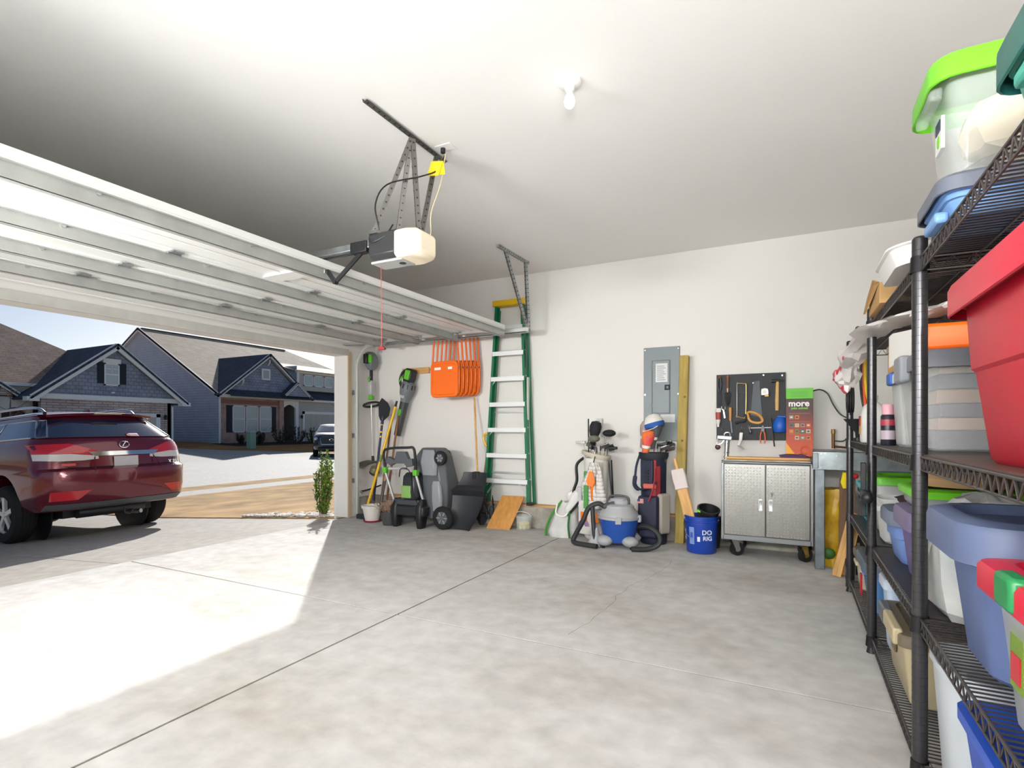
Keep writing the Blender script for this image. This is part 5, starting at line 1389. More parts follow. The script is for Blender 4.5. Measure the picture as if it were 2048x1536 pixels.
G().loft([[(x, y * w, z) for y, z in ((-1, -.02), (1, -.02), (1, .005), (-1, .005))] for x, w in ((-.14, .02), (-.1, .04), (0, .043), (.1, .036), (.145, .02))]).build('sole', BLACK, t, bevel=.004)
t = thing('golf_glove', 'crumpled white golf glove lying on top of the tote', 'glove', (-2.12, 5.55, .40))
G().loft([lump(.12, .08, 0, 12, .15, 8), lump(.14, .1, .03, 12, .2, 9), lump(.1, .07, .075, 12, .25, 10), lump(.04, .03, .1, 12, .3, 11)]).build('leather', mat('glove_white', 'E2E1DF', .7), t, ang=60)

# wet and dry vacuum
VB = mat('vac_blue', '1E4A9C', .4); VG = mat('vac_grey', 'A3A4A6', .45)
vc = thing('shop_vacuum', 'blue and grey shop vacuum with black hose on the floor', 'vacuum', (-1.53, 5.30, 0))
G().lathe([(0, .05), (.13, .05), (.145, .06), (.19, .24), (.195, .29), (0, .29)], 32).build('tank', VB, vc)
G().lathe([(.2, .28), (.207, .285), (.207, .305), (.195, .31), (.185, .345), (.15, .385), (.145, .41), (.12, .425), (0, .43)], 32).build('lid', VG, vc)
G().loft([oct_(.2, .13, .03, .41), oct_(.2, .14, .03, .45), oct_(.16, .11, .03, .475), oct_(.1, .07, .02, .485)]).build('motor_cover', VG, vc, bevel=.01)
G().tube([(-.10, 0, .42), (-.09, 0, .49), (0, 0, .505), (.09, 0, .49), (.1, 0, .42)], .012, 8, smooth=5).build('carry_handle', mat('vac_dark', '4A4B4E', .5), vc)
for s in (-1, 1): G().box(-.022, -.222, .255, .022, -.19, .325).xf(Matrix.Rotation(s * PI / 2 + .15 * 0, 4, 'Z')).build('latch', VG, vc, bevel=.008)
G().box(-.03, -.218, .25, .03, -.195, .32).xf(Matrix.Rotation(.25, 4, 'Z')).build('latch', VG, vc, bevel=.008)
for k in range(4):
    a = PI / 4 + k * PI / 2 + .15
    cx_, cy_ = .175 * math.cos(a), .175 * math.sin(a)
    o = G().ball((cx_, cy_, .075), .072, 16, (1.15, 1, .72)).build('caster_foot', VG, vc)
    G().cyl((cx_ * 1.1 - .012, cy_ * 1.1, .018), (cx_ * 1.1 + .012, cy_ * 1.1, .018), .018, n=14).build('caster_wheel', RUBBER, o)
hose = [(.17, -.12, .2), (.22, -.2, .1), (.34, -.14, .06), (.38, .0, .14), (.3, .1, .24), (.16, .1, .3)]
hp = [(-.12, -.10, .40), (-.18, -.12, .43), (-.27, -.14, .38), (-.33, -.15, .24), (-.41, -.14, .1), (-.42, -.16, .035), (-.3, -.2, .028), (-.15, -.24, .03)]
G().tube(hp, .024, 10, smooth=8).build('hose', mat('hose_black', '2A2B2D', .55), vc)
G().tube([(.17, .05, .2), (.3, -.02, .22), (.4, -.05, .16), (.41, -.08, .08), (.32, -.12, .03), (.18, -.2, .028)], .024, 10, smooth=8).build('hose_loop', mat('hose_black', '2A2B2D', .55), vc)
G().cyl((-.13, -.1, .40), (-.03, -.06, .43), .03, .028, 14).build('hose_cuff', mat('vac_dark', '4A4B4E', .5), vc)
G().cyl((-.2, -.16, .05), (-.235, -.13, .4), .02, .022, 12).build('wand', mat('hose_black', '2A2B2D', .55), vc)
G().loft([oct_(.13, .09, .03, .0, -.21, -.14), oct_(.14, .1, .03, .03, -.21, -.14), oct_(.08, .07, .02, .13, -.20, -.13), oct_(.05, .05, .015, .19, -.20, -.13)]).build('floor_nozzle', VG, vc, bevel=.008)

# bucket
BB = mat('bucket_blue', '1B3FA0', .4)
bk = thing('plastic_bucket', 'blue five-gallon bucket with white print beside the cabinet', 'bucket', (-.765, 5.43, 0))
G().lathe([(0, .004), (.13, .004), (.134, .01), (.148, .28), (.154, .282), (.154, .292), (.149, .294), (.15, .33), (.157, .332), (.157, .345), (.151, .35), (.145, .35), (.142, .28), (.128, .014), (0, .014)], 40).build('pail', BB, bk)
G().lathe([(.1515, .30), (.158, .302), (.158, .308), (.1515, .31)], 40).build('rib', BB, bk)
G().tube([(-.155, 0, .30), (-.15, -.075, .26), (-.12, -.13, .19), (-.06, -.165, .14), (-.148, -.06, .175)][:4], .0025, 6, smooth=6).build('bail_wire', STEEL, bk)
def on_pail(name, mt, a0, a1, z0, z1, n=6, parent=bk, r=.0):
    g = G()
    def P(a, z): rr_ = .134 + (.148 - .134) * (z - .01) / .27 + .0012 + r; return (rr_ * math.cos(a), rr_ * math.sin(a), z)
    for i in range(n):
        b0, b1 = a0 + (a1 - a0) * i / n, a0 + (a1 - a0) * (i + 1) / n
        g.quad(P(b0, z0), P(b1, z0), P(b1, z1), P(b0, z1))
    return g.build(name, mt, parent)
PRT = mat('print_white', 'DDE0E8', .5); PRL = mat('print_pale_blue', '7E98CC', .5)
A0 = -PI / 2 + math.atan2(-.765, 5.43) * -1 * -1    # angle that faces the camera
lab = on_pail('print_panel', PRL, A0 - .55, A0 - .18, .09, .25)
on_pail('print_mark', mat('print_mid_blue', '3A5CB0', .5), A0 - .47, A0 - .27, .15, .20, parent=lab, r=.001)
on_pail('print_panel', PRT, A0 + .02, A0 + .2, .12, .165)
on_pail('print_panel', PRT, A0 - 1.25, A0 - .95, .12, .22)
def pail_text(s, a, z, size):
    rr_ = .134 + .014 * (z - .01) / .27 + .003
    return text('bucket_letters', s, size, PRT, bk, TR((rr_ * math.cos(a), rr_ * math.sin(a), z), PI / 2, 0, a + PI / 2), .0008, bold=.0012)
pail_text('DO', A0 + .62, .205, .06); pail_text('RIG', A0 + .66, .15, .055)
pail_text("S", A0 - 1.1, .17, .07).data.materials[0] = BB
# things standing in the bucket
t = thing('wooden_bat', 'flat pine paddle with pale cloth wrapped round its neck in the bucket', 'paddle', (-.80, 5.40, .05), rot=(-.03, -.25, 0))
G().box(-.05, -.012, 0, .05, .012, .62).build('blade', PINE, t, bevel=.006)
G().cyl((0, 0, .6), (0, 0, .86), .016, n=12).build('handle', PINE, t)
G().loft([[(x * s, y * s, z) for x, y in ((-.062, -.026), (0, -.032), (.062, -.026), (.064, .026), (0, .03), (-.064, .026))] for z, s in ((.56, 1.05), (.60, 1.0), (.66, 1.04), (.74, .98), (.755, .9))]).build('cloth_wrap', mat('cloth_pinkish', 'D8CCC8', .9, bump=.4), t, bevel=.008)
t = thing('black_planter', 'black plastic planter tipped inside the blue bucket', 'planter', (-.735, 5.46, .22), rot=(.3, .2, 0))
G().lathe([(0, 0), (.07, 0), (.10, .2), (.105, .2), (.105, .215), (.092, .215), (.065, .01), (0, .01)], 24).build('planter_wall', BLACK, t)
G().ball((-.07, -.07, .2), .022, 8, (1.4, 1, .6)).build('green_tag', LIME, t)
t = pot('flower_pot', 'dark pot stack squeezed between bucket and cabinet', (-.70, 5.69, 0), .07, .09, .3, BLACK2)

# ------------------------------------------------------------------ electrical panel, outlet, post
PNL = mat('panel_grey', '70777A', .45, .2)
t = thing('breaker_panel', 'grey metal electrical breaker panel on the wall', 'breaker panel', (-1.235, 5.9, 1.04))
G().box(-.19, -.018, 0, .19, 0, 1.005).build('cover', PNL, t, bevel=.004)
dp = G().box(-.095, -.026, .30, .085, -.018, .86).build('panel_door', PNL, t, bevel=.003)
G().tube([(-.1, -.02, .295), (.09, -.02, .295), (.09, -.02, .865), (-.1, -.02, .865)], .003, 5, closed=True).build('door_groove', DSTEEL, dp)
ps = G().box(-.06, -.0275, .63, .065, -.026, .83).build('paper_label', mat('paper', 'D9DADA', .7), dp)
for k in range(8): G().box(-.045, -.0281, .65 + k * .021, .045 - (k % 3) * .012, -.0275, .657 + k * .021).build('print_line', mat('print_grey', '8A8C8E', .7), ps)
G().box(.035, -.036, .545, .09, -.026, .60).build('latch', BLACK2, dp, bevel=.004)
G().box(.055, -.039, .56, .075, -.036, .585).build('latch_button', DSTEEL, dp)
for z in (.36, .78): G().cyl((-.098, -.03, z), (-.098, -.03, z + .04), .006, n=8).build('hinge', STEEL, dp)
for x, z in ((-.175, .98), (.175, .98), (-.175, .5), (.175, .5)): G().cyl((x, -.018, z), (x, -.023, z), .008, n=10).build('screw', STEEL, t)
G().box(-.01, -.0195, .20, .14, -.018, .285).build('paper_label', mat('paper', 'D9DADA', .7), t)
t = thing('wall_outlet', 'white weatherproof outlet box behind the white golf bag', 'outlet', (-1.92, 5.9, 1.22))
G().box(-.035, -.05, -.03, .035, 0, .07).build('box', mat('box_pale', 'C9CAC8', .5), t, bevel=.006)
G().cyl((.02, -.02, -.03), (.02, -.02, -.14), .011, n=10).build('conduit', mat('box_pale', 'C9CAC8', .5), t)
G().cyl((0, -.05, .03), (0, -.054, .03), .014, n=12).build('cover_button', GREY, t)
TRT = mat('treated_lumber', 'A89048', .7, var=.3, vscale=4, stretch=(7, 7, .7))
t = thing('lumber_post', 'long greenish treated lumber post leaning on the wall', 'lumber', (-1.02, 5.72, 0), rot=(-.045, .018, 0))
G().box(-.045, -.03, 0.002, .045, .06, 1.93).build('timber', TRT, t, bevel=.004)
for x, z in ((.005, 1.05), (-.02, .72), (.02, 1.5)): G().cyl((x, -.0305, z), (x, -.0295, z), .012, n=12).build('knot', mat('knot_brown', '6A5426', .8), t)

# ------------------------------------------------------------------ pegboard and its tools
PB = mat('pegboard_black', '1B1C1F', .6)
nt = PB.node_tree; b_ = nt.nodes['Principled BSDF']
tc_ = nt.nodes.new('ShaderNodeTexCoord'); sx_ = nt.nodes.new('ShaderNodeVectorMath'); sx_.operation = 'SCALE'; sx_.inputs['Scale'].default_value = 40
fr_ = nt.nodes.new('ShaderNodeVectorMath'); fr_.operation = 'FRACTION'; sb_ = nt.nodes.new('ShaderNodeVectorMath'); sb_.operation = 'SUBTRACT'; sb_.inputs[1].default_value = (.5, .5, .5)
ml_ = nt.nodes.new('ShaderNodeVectorMath'); ml_.operation = 'MULTIPLY'; ml_.inputs[1].default_value = (1, 0, 1)
ln_ = nt.nodes.new('ShaderNodeVectorMath'); ln_.operation = 'LENGTH'; lt_ = nt.nodes.new('ShaderNodeMath'); lt_.operation = 'LESS_THAN'; lt_.inputs[1].default_value = .16
mx_ = nt.nodes.new('ShaderNodeMix'); mx_.data_type = 'RGBA'; mx_.inputs['A'].default_value = (*lin('24262A'), 1); mx_.inputs['B'].default_value = (*lin('050505'), 1)
for a, b in ((tc_.outputs['Object'], sx_.inputs[0]), (sx_.outputs[0], fr_.inputs[0]), (fr_.outputs[0], sb_.inputs[0]), (sb_.outputs[0], ml_.inputs[0]), (ml_.outputs[0], ln_.inputs[0]), (ln_.outputs['Value'], lt_.inputs[0]), (lt_.outputs[0], mx_.inputs['Factor']), (mx_.outputs['Result'], b_.inputs['Base Color'])): nt.links.new(a, b)
YP = 5.87
pb = thing('pegboard', 'black pegboard hung with hand tools above the cabinet', 'pegboard', (-.365, 5.9, 1.06))
G().box(-.315, -.03, 0, .315, -.018, .66).build('board', PB, pb, bevel=.002)
G().box(-.30, -.018, .02, -.27, 0, .64).box(.27, -.018, .02, .30, 0, .64).build('spacer', BLACK, pb)
for x, z in ((-.285, .63), (.285, .63), (.12, .64), (0.03, .565)): G().cyl((x, -.03, z), (x, -.035, z), .007, n=10).build('screw', STEEL, pb)
for x, z in ((-.015, .13), (-.075, .12), (.02, .12), (.08, .125), (.12, .12), (.16, .13), (-.26, .1), (-.09, .1), (.23, .575)): G().tube([(x, -.03, z), (x, -.05, z), (x, -.052, z + .014)], .0028, 6).build('peg_hook', STEEL, pb)
G().bar((.0, -.045, .12), (.19, -.045, .125), .014, .01).build('magnetic_rail', LGREY, pb)
WOODH = mat('tool_wood', 'C48A4A', .5); SAWB = mat('saw_blade', '2E3236', .4, .6)
def tool(name, label, cat, x, z, y=YP - .006): return thing(name, label, cat, (x, y, z))
t = tool('garden_shears', 'dark shears with brown tip hanging at the left edge of the pegboard', 'shears', -.648, 1.40)
G().loft([[(-.012, 0, .0), (.014, 0, .0), (.014, -.008, 0), (-.012, -.008, 0)], [(-.02, 0, .1), (.02, 0, .1), (.02, -.01, .1), (-.02, -.01, .1)], [(-.01, 0, .16), (.01, 0, .16), (.01, -.01, .16), (-.01, -.01, .16)]]).build('blade', BLACK2, t)
for s in (-1, 1): G().tube([(s * .006, -.008, .15), (s * .016, -.01, .22), (s * .008, -.01, .29)], .008, 6, smooth=4).build('handle', DSTEEL, t)
G().ball((0, -.01, .295), .014, 8).build('handle_tip', mat('tip_brown', '8A4A30', .5), t)
t = tool('garden_trowel', 'dark hand trowel with wooden handle hanging on the pegboard', 'trowel', -.572, 1.40)
G().loft([[(x * w, -.012 + .012 * abs(x), z) for x in (-1, -.5, 0, .5, 1)] + [(x * w, -.009 + .012 * abs(x), z) for x in (1, .5, 0, -.5, -1)] for w, z in ((.006, 0), (.024, .04), (.032, .1), (.034, .13), (.012, .15))]).build('blade', BLACK2, t)
G().cyl((0, -.012, .14), (0, -.012, .18), .007, .009, 8).build('neck', mat('neck_tan', 'C9A98C', .5), t)
G().cyl((0, -.012, .18), (0, -.012, .29), .012, .015, 10).build('handle', mat('handle_brown', '6A4632', .5), t)
G().ball((0, -.012, .295), .014, 8).build('handle_tip', mat('tip_orange', 'B0572E', .5), t)
t = tool('hacksaw', 'brass framed hacksaw hanging on the pegboard', 'saw', -.45, 1.28)
G().tube([(-.035, -.012, .0), (-.035, -.012, .35), (-.03, -.012, .355)], .003, 6).build('saw_blade', STEEL, t)
G().tube([(-.045, -.012, .02), (.02, -.012, .0), (.045, -.012, .03), (.05, -.012, .31), (.035, -.012, .34), (-.035, -.012, .345)], .0065, 8, smooth=3).build('frame', mat('saw_brass', 'B49A6A', .35, .7), t)
G().tube([(-.05, -.014, -.055), (-.02, -.014, -.04), (.04, -.014, -.03), (.05, -.014, .02), (.03, -.014, .03)], .012, 8, smooth=4).build('handle', BLACK2, t)
t = tool('hand_saw', 'dark hand saw with yellow wooden grip hanging on the pegboard', 'saw', -.315, 1.28)
G().prism([(-.045, .03), (.06, .0), (.035, .365), (-.02, .36)], -.006, -.003, 'y').build('saw_blade', SAWB, t)
hp_ = [(-.07, .05), (-.03, .055), (.02, .035), (.05, .005), (.062, -.03), (.03, -.05), (-.03, -.04), (-.06, -.01)]
G().tube([(x, -.012, z) for x, z in hp_], .014, 8, closed=True, smooth=3).build('grip', mat('saw_grip', 'C69048', .5), t)
t = tool('tape_measure', 'silver tape measure hooked on the pegboard', 'tape measure', -.232, 1.533)
G().prism([(-.034, -.034), (.034, -.034), (.036, .0), (.03, .03), (.0, .038), (-.03, .032), (-.036, .0)], -.035, -.004, 'y').build('case', mat('tape_case', 'C6C4C0', .35, .3), t, bevel=.006)
G().cyl((0, -.035, 0), (0, -.0365, 0), .02, n=18).build('badge', mat('tape_badge', 'E2DCD4', .5), t)
G().box(.0, -.03, -.045, .034, -.01, -.034).build('tape_end', YEL, t)
t = tool('claw_hammer', 'wooden handled claw hammer hanging on the pegboard', 'hammer', -.125, 1.35)
G().loft([ell(0, -.016, .016, .012, 0, 12), ell(0, -.016, .018, .013, .1, 12), ell(.004, -.016, .014, .011, .28, 12)]).build('handle', mat('hammer_wood', 'CDA468', .5), t)
G().cyl((-.048, -.016, .285), (-.02, -.016, .285), .017, n=14).cyl((-.02, -.016, .285), (.02, -.016, .288), .013, n=12).build('hammer_head', BLACK, t)
for s in (-1, 1): G().tube([(.015, -.016 + s * .004, .288), (.04, -.016 + s * .007, .29), (.06, -.016 + s * .01, .275)], .006, 6, smooth=3).build('claw', BLACK, t)
t = tool('caulk_tube', 'red and white caulk tube at the lower left of the pegboard', 'tube', -.66, 1.19)
G().loft([ell(0, -.02, .012, .012, 0, 12), ell(0, -.02, .013, .013, .03, 12), ell(0, -.02, .022, .015, .06, 12), ell(0, -.02, .026, .012, .15, 12), ell(0, -.018, .028, .003, .19, 12)]).build('tube_body', mat('tube_white', 'D8D4CE', .4), t, ang=50)
G().loft([ell(0, -.02, .0235, .0155, .075, 12), ell(0, -.02, .0265, .0145, .15, 12)]).build('label_band', mat('tube_red', '9C3A34', .5), t)
t = tool('steel_wrench', 'small chrome wrench hanging beside the caulk tube', 'wrench', -.607, 1.28)
G().bar((0.008, -.01, 0), (-.004, -.01, .08), .012, .005, (0, 1, 0)).build('shank', CHROME, t)
G().tube([(-.022, -.01, .12), (-.018, -.01, .09), (-.004, -.01, .08), (.012, -.01, .09), (.014, -.01, .12)], .006, 6).build('jaw', CHROME, t)
t = tool('wood_chisel', 'chisel with long wooden handle hanging on the pegboard', 'chisel', -.543, 1.13)
G().lathe([(.008, .12), (.012, .14), (.014, .2), (.016, .24), (.012, .255), (0, .258)], 14, (-.003, -.014, 0)).build('handle', WOODH, t)
G().bar((.012, -.012, 0), (0, -.012, .125), .013, .004, (0, 1, 0)).build('blade', DSTEEL, t)
t = tool('pliers', 'orange handled pliers hanging below the pegboard rail', 'pliers', -.25, 1.03, YP - .03)
for s in (-1, 1): G().tube([(s * .006, 0, .125), (s * .018, 0, .09), (s * .022, 0, .04), (s * .017, 0, .0)], .006, 6, smooth=3).build('handle', mat('plier_orange', 'E0671E', .4), t)
G().loft([[(x * w, y, z) for x, y in ((-1, -.005), (1, -.005), (1, .005), (-1, .005))] for w, z in ((.012, .115), (.015, .13), (.006, .175))]).build('jaw', DSTEEL, t)
t = tool('pry_bar', 'thin black pry bar hanging right of the orange pliers', 'pry bar', -.165, 1.0, YP - .03)
G().tube([(.018, 0, 0), (0, 0, .16), (-.014, 0, .28)], .007, 6).build('bar', BLACK, t)
t = tool('blue_cap', 'bright blue rounded cap hanging at the right of the pegboard', 'cap', -.095, 1.14, YP - .05)
G().lathe([(.0, .15), (.03, .145), (.055, .12), (.068, .07), (.066, .03), (.055, .0), (.05, .0), (.06, .03), (0, .04)], 20).build('dome', mat('cap_bright_blue', '1558B8', .45), t)
G().box(-.03, -.02, .135, .05, .02, .16).xf(Matrix.Translation((0, .03, 0))).build('strap', mat('cap_bright_blue', '1558B8', .45), t, bevel=.006)
t = tool('socket_driver', 'chrome socket driver hanging in the middle of the pegboard rail', 'socket', -.36, 1.13, YP - .03)
G().tube([(0, 0, .07), (-.01, 0, .05), (.0, 0, .02), (0, 0, 0)], .007, 6, smooth=3).build('shank', CHROME, t)
G().cyl((0, 0, -.01), (0, 0, .01), .011, n=10).build('socket', NAVY, t)
t = tool('white_clamp', 'white plastic clamp hanging below the pegboard', 'clamp', -.45, .965, YP - .03)
G().loft([[(x + o, y, z) for x, y in ((-.016, -.01), (.016, -.01), (.016, .01), (-.016, .01))] for z, o in ((.04, -.02), (.1, .0), (.17, .006))]).build('body', WHITE, t, bevel=.006)
G().tube([(-.03, 0, .045), (0, 0, .03), (.03, 0, .0)], .009, 6).build('jaw', LGREY, t)
G().tube([(.0, 0, .17), (.004, 0, .195), (-.006, 0, .185)], .003, 5).build('loop', STEEL, t)

# ------------------------------------------------------------------ rolling cabinet with diamond-plate doors
CS = mat('cabinet_steel', '8E9092', .35, .7); TP = mat('tread_plate', '9C9A95', .3, .85, var=.06, vscale=3)
cb = thing('rolling_cabinet', 'two-door rolling tool cabinet with diamond-plate doors', 'cabinet', (-.205, 5.36, 0))
W2 = .362
G().box(-W2, 0, .155, W2, .42, .86).build('body', mat('cabinet_grey', '6C6F73', .4, .5), cb, bevel=.006)
for x in (-W2, W2): G().box(x - .012, -.012, .155, x + .012, .012, .86).build('corner_post', CS, cb, bevel=.003)
G().box(-W2, -.012, .155, W2, .0, .20).build('bottom_rail', CS, cb, bevel=.003)
G().box(-W2 - .01, -.02, .86, W2 + .01, .43, .872).build('top_tray', CS, cb, bevel=.004)
G().tube([(-W2, -.02, .878), (-W2 + .01, -.035, .882), (W2 - .01, -.035, .882), (W2, -.02, .878)], .009, 8).build('front_rail', STEEL, cb)
for s in (-1, 1):
    x0, x1 = (-W2 + .014, -.003) if s < 0 else (.003, W2 - .014)
    dpn = G().box(x0, -.026, .205, x1, -.006, .852).build('cabinet_door', TP, cb, bevel=.004)
    g = G(); p_ = .026; nx = int((x1 - x0 - .02) / p_); nz = int((.852 - .205 - .02) / p_)
    for i in range(nx):
        for j in range(nz):
            cx_ = x0 + .018 + i * p_; cz_ = .221 + j * p_; d_ = .0085 * (1 if (i + j) % 2 else -1); e_ = .0033
            a, b = Vector((cx_ - .0085, -.026, cz_ - d_)), Vector((cx_ + .0085, -.026, cz_ + d_)); m_ = (a + b) / 2; n_ = Vector(((b - a).z, 0, -(b - a).x)).normalized() * e_
            g.add([a, m_ + n_, b, m_ - n_, m_ + Vector((0, -.003, 0))], [(0, 1, 4), (1, 2, 4), (2, 3, 4), (3, 0, 4)])
    o = g.build('raised_tread', mat('tread_bright', 'F0EEEA', .35, .6), dpn, smooth=False); o['kind'] = 'stuff'
    hx = s * .041
    G().loft([[(hx + x * w, -.026 - dd, .49 + z * w) for x, z in ((-.016, -.055), (.016, -.055), (.016, .055), (-.016, .055))] for w, dd in ((1, 0), (1, .004), (.7, .004), (.6, .001))]).build('handle', ALU, dpn, bevel=.002)
lk = G().cyl((.052, -.026, .60), (.052, -.034, .60), .013, n=14).build('lock', CHROME, cb)
G().box(.047, -.038, .57, .057, -.034, .598).build('key', DSTEEL, lk)
for x in (-.27, .29):
    for y in (.05, .36):
        cs = thing_part('caster', cb); cs.location = (x, y, 0); cs.rotation_euler = (0, 0, -1.0 if x < 0 else -.85)
        G().cyl((-.018, .03, .062), (.018, .03, .062), .062, n=28).build('wheel', RUBBER, cs)
        G().cyl((-.0195, .03, .062), (.0195, .03, .062), .026, n=14).build('hub', STEEL, cs)
        for q in (-.025, .025): G().prism([(.01, .05), (.05, .05), (.035, .145), (-.03, .145)], q - .002, q + .002, 'x').build('fork', STEEL, cs)
        G().box(-.04, -.04, .143, .04, .04, .155).build('mount_plate', STEEL, cs)
for k, (z, y0, y1, xa, xb, lb) in enumerate(((.873, .00, .14, -.33, .355, 'lowest pine plank lying on the tool cabinet'), (.895, .02, .13, -.335, .35, 'front upper pine plank lying on the tool cabinet'), (.873, .16, .29, -.34, .34, 'rear pine plank lying on the tool cabinet'))):
    o = G().box(xa, y0, 0, xb, y1, .02).build('pine_plank', PINEX, loc=(-.205, 5.36, z + .0), bevel=.003); tag(o, lb, 'plank', 'planks on the tool cabinet')
# purple rag on the planks by the box
o = G().loft([lump(.22, .08, 0, 16, .2, 21), lump(.2, .07, .015, 16, .25, 22), lump(.1, .04, .028, 16, .3, 23)]).build('purple_rag', mat('rag_purple', '5A3A5E', .9), loc=(.02, 5.43, .9165), ang=60); tag(o, 'crumpled dark purple rag in front of the cardboard box', 'rag')
# tall retail carton
bx = thing('retail_carton', 'tall brown and green printed carton standing on the tool cabinet', 'box', (.065, 5.66, .915), rz=-.02)
CB_ = mat('carton_brown', '5A2A20', .55)
def gradmat(name, stops):
    m = mat(name, '5A2A20', .5); n_ = m.node_tree; bb = n_.nodes['Principled BSDF']
    tc = n_.nodes.new('ShaderNodeTexCoord'); sp_ = n_.nodes.new('ShaderNodeSeparateXYZ'); rp = n_.nodes.new('ShaderNodeValToRGB')
    n_.links.new(tc.outputs['Object'], sp_.inputs[0]); n_.links.new(sp_.outputs['Z'], rp.inputs[0])
    e = rp.color_ramp.elements
    e[0].position, e[0].color = stops[0][0], (*lin(stops[0][1]), 1); e[1].position, e[1].color = stops[-1][0], (*lin(stops[-1][1]), 1)
    for p, c in stops[1:-1]: k = e.new(p); k.color = (*lin(c), 1)
    n_.links.new(rp.outputs[0], bb.inputs['Base Color']); return m
G().box(-.11, 0, 0, .11, .14, .535).build('carton', gradmat('carton_print', [(.02, 'C8541E'), (.12, 'C24A20'), (.3, '8A2A1C'), (.42, '4A2420'), (.53, '3E2420')]), bx, bevel=.002)
G().box(-.111, -.001, .535, .111, .141, .632).build('carton_top', mat('carton_green', '5BB81E', .5), bx, bevel=.002)
for k in range(4): G().box(-.07, -.0022, .552 + k * .014, .07, -.001, .555 + k * .014).build('fine_print', mat('print_darkgreen', '3E8A14', .5), bx)
text('carton_letters', 'more', .078, WHITE, bx, FACE_MY(-.005, -.002, .49), .0006, bold=.0022)
text('carton_letters', 'jobs solved', .030, mat('carton_lime', '7CC23A', .5), bx, FACE_MY(.0, -.002, .448), .0006, bold=.0008)
r = random.Random(4)
for row, (z, n_) in enumerate(((.365, 2), (.29, 4), (.235, 4), (.175, 3))):
    for i in range(n_):
        x = -.066 + i * .046 + (.046 if row == 3 else 0)
        pc = G().box(x - .018, -.0022, z - .018, x + .018, -.0005, z + .018).build('picture_tile', mat('tile_%d' % ((row * 3 + i) % 5), ['8A7A6A', 'C86A28', '6A7A34', '4E5A5E', 'B8A890'][(row * 3 + i) % 5], .5), bx)
        G().ball((x, -.0025, z), .009, 8, (1.2, .15, .8)).build('picture_shape', mat('tilef_%d' % ((row + i) % 4), ['D8D2C8', '3A2A22', 'C8A23A', '7A2A1E'][(row + i) % 4], .5), pc)
for z in (.398, .322, .206): G().box(-.085, -.0018, z, .085, -.0005, z + .002).build('rule_line', mat('rule_tan', 'C88A5A', .5), bx)
G().add([(-.11, -.001, .13), (-.11, -.001, .0), (-.02, -.001, .0)], [(0, 1, 2)]).build('corner_flash', mat('flash_yellow', 'EBA41A', .5), bx)
G().tube([(.045 + .035 * math.cos(a), -.004, .06 + .035 * math.sin(a)) for a in [i * .4 for i in range(14)]], .006, 6).build('hose_picture', mat('flash_orange', 'D8581A', .5), bx)
# chrome clamp with pipe at the corner of the cabinet
t = thing('pipe_clamp', 'chrome pipe clamp standing at the left corner of the cabinet top', 'clamp', (-.55, 5.50, .873))
G().cyl((0, 0, 0), (.01, 0, .19), .02, .024, 16).build('pipe', mat('pipe_silver', 'C6C8CA', .25, .8), t)
for z in (.03, .07, .15): G().cyl((z * .05, 0, z), (z * .05, 0, z + .01), .027, n=16).build('ring', CHROME, t)
G().bar((-.08, 0, .22), (.05, 0, .21), .03, .035).build('jaw_bar', ALU, t, bevel=.006)
G().tube([(-.02, 0, .225), (-.01, -.005, .26), (.03, -.005, .26), (.035, 0, .21)], .005, 6, smooth=4).build('top_handle', CHROME, t)
G().tube([(-.075, 0, .21), (-.08, 0, .15), (-.04, 0, .16), (-.02, 0, .19)], .008, 6, smooth=4).build('lever', STEEL, t)
G().ball((-.075, 0, .125), .026, 10, (1, .8, 1)).build('knob', mat('knob_maroon', '4A2A2A', .5), t)

# ------------------------------------------------------------------ galvanised stand and clutter beyond the cabinet
st = thing('steel_stand', 'galvanised steel stand with square leg beside the cabinet', 'stand', (.2, 5.2, 0))
GV2 = mat('stand_galvanised', '7E858A', .4, .75, var=.3, vscale=12)
for x, y in ((.01, 0), (.74, 0), (.74, .5)): G().box(x - .036, y, 0.001, x + .036, y + .07, .86).build('leg', GV2, st, bevel=.005)
g = G().box(-.04, -.004, .83, .78, 0, .985).box(-.04, -.004, .98, .78, .07, .985).box(-.04, -.004, .83, .78, .03, .834); g.build('beam', mat('beam_galvanised', '98A0A2', .4, .7, var=.3, vscale=9), st)
G().box(-.042, -.008, .84, -.0, .06, .97).build('end_bracket', GV2, st, bevel=.004)
for x, z in ((.02, .965), (.05, .965), (.02, .85), (.13, .95)): G().cyl((x, -.004, z), (x, -.012, z), .008, n=8).build('bolt', STEEL, st)
G().box(-.03, .07, .96, .78, .56, .985).build('shelf_plate', GV2, st)
o = thing('yellow_sack', 'crumpled yellow sack standing under the steel stand', 'sack', (.33, 5.42, 0))
G().loft([*[lump(.2 + .05 * math.sin(k * 1.9) - .012 * max(0, k - 7), .22, k * .06, 22, .16, 31 + k) for k in range(12)]]).build('plastic', mat('sack_yellow', 'D9B21C', .4, col2='A67A10', vscale=7), o, ang=60)
G().ball((-.05, -.12, .12), .05, 10, (1, .4, 1)).build('green_print', mat('sack_green', '3E6A2A', .5), o)
o = G().box(-.055, -.01, 0, .055, .01, .76).build('brown_board', mat('weathered_board', '6E5038', .75, var=.3, vscale=5, stretch=(8, 8, .7)), loc=(.395, 5.19, .005), rot=(-.06, .02, 0)); tag(o, 'dark weathered board standing under the steel stand', 'board')
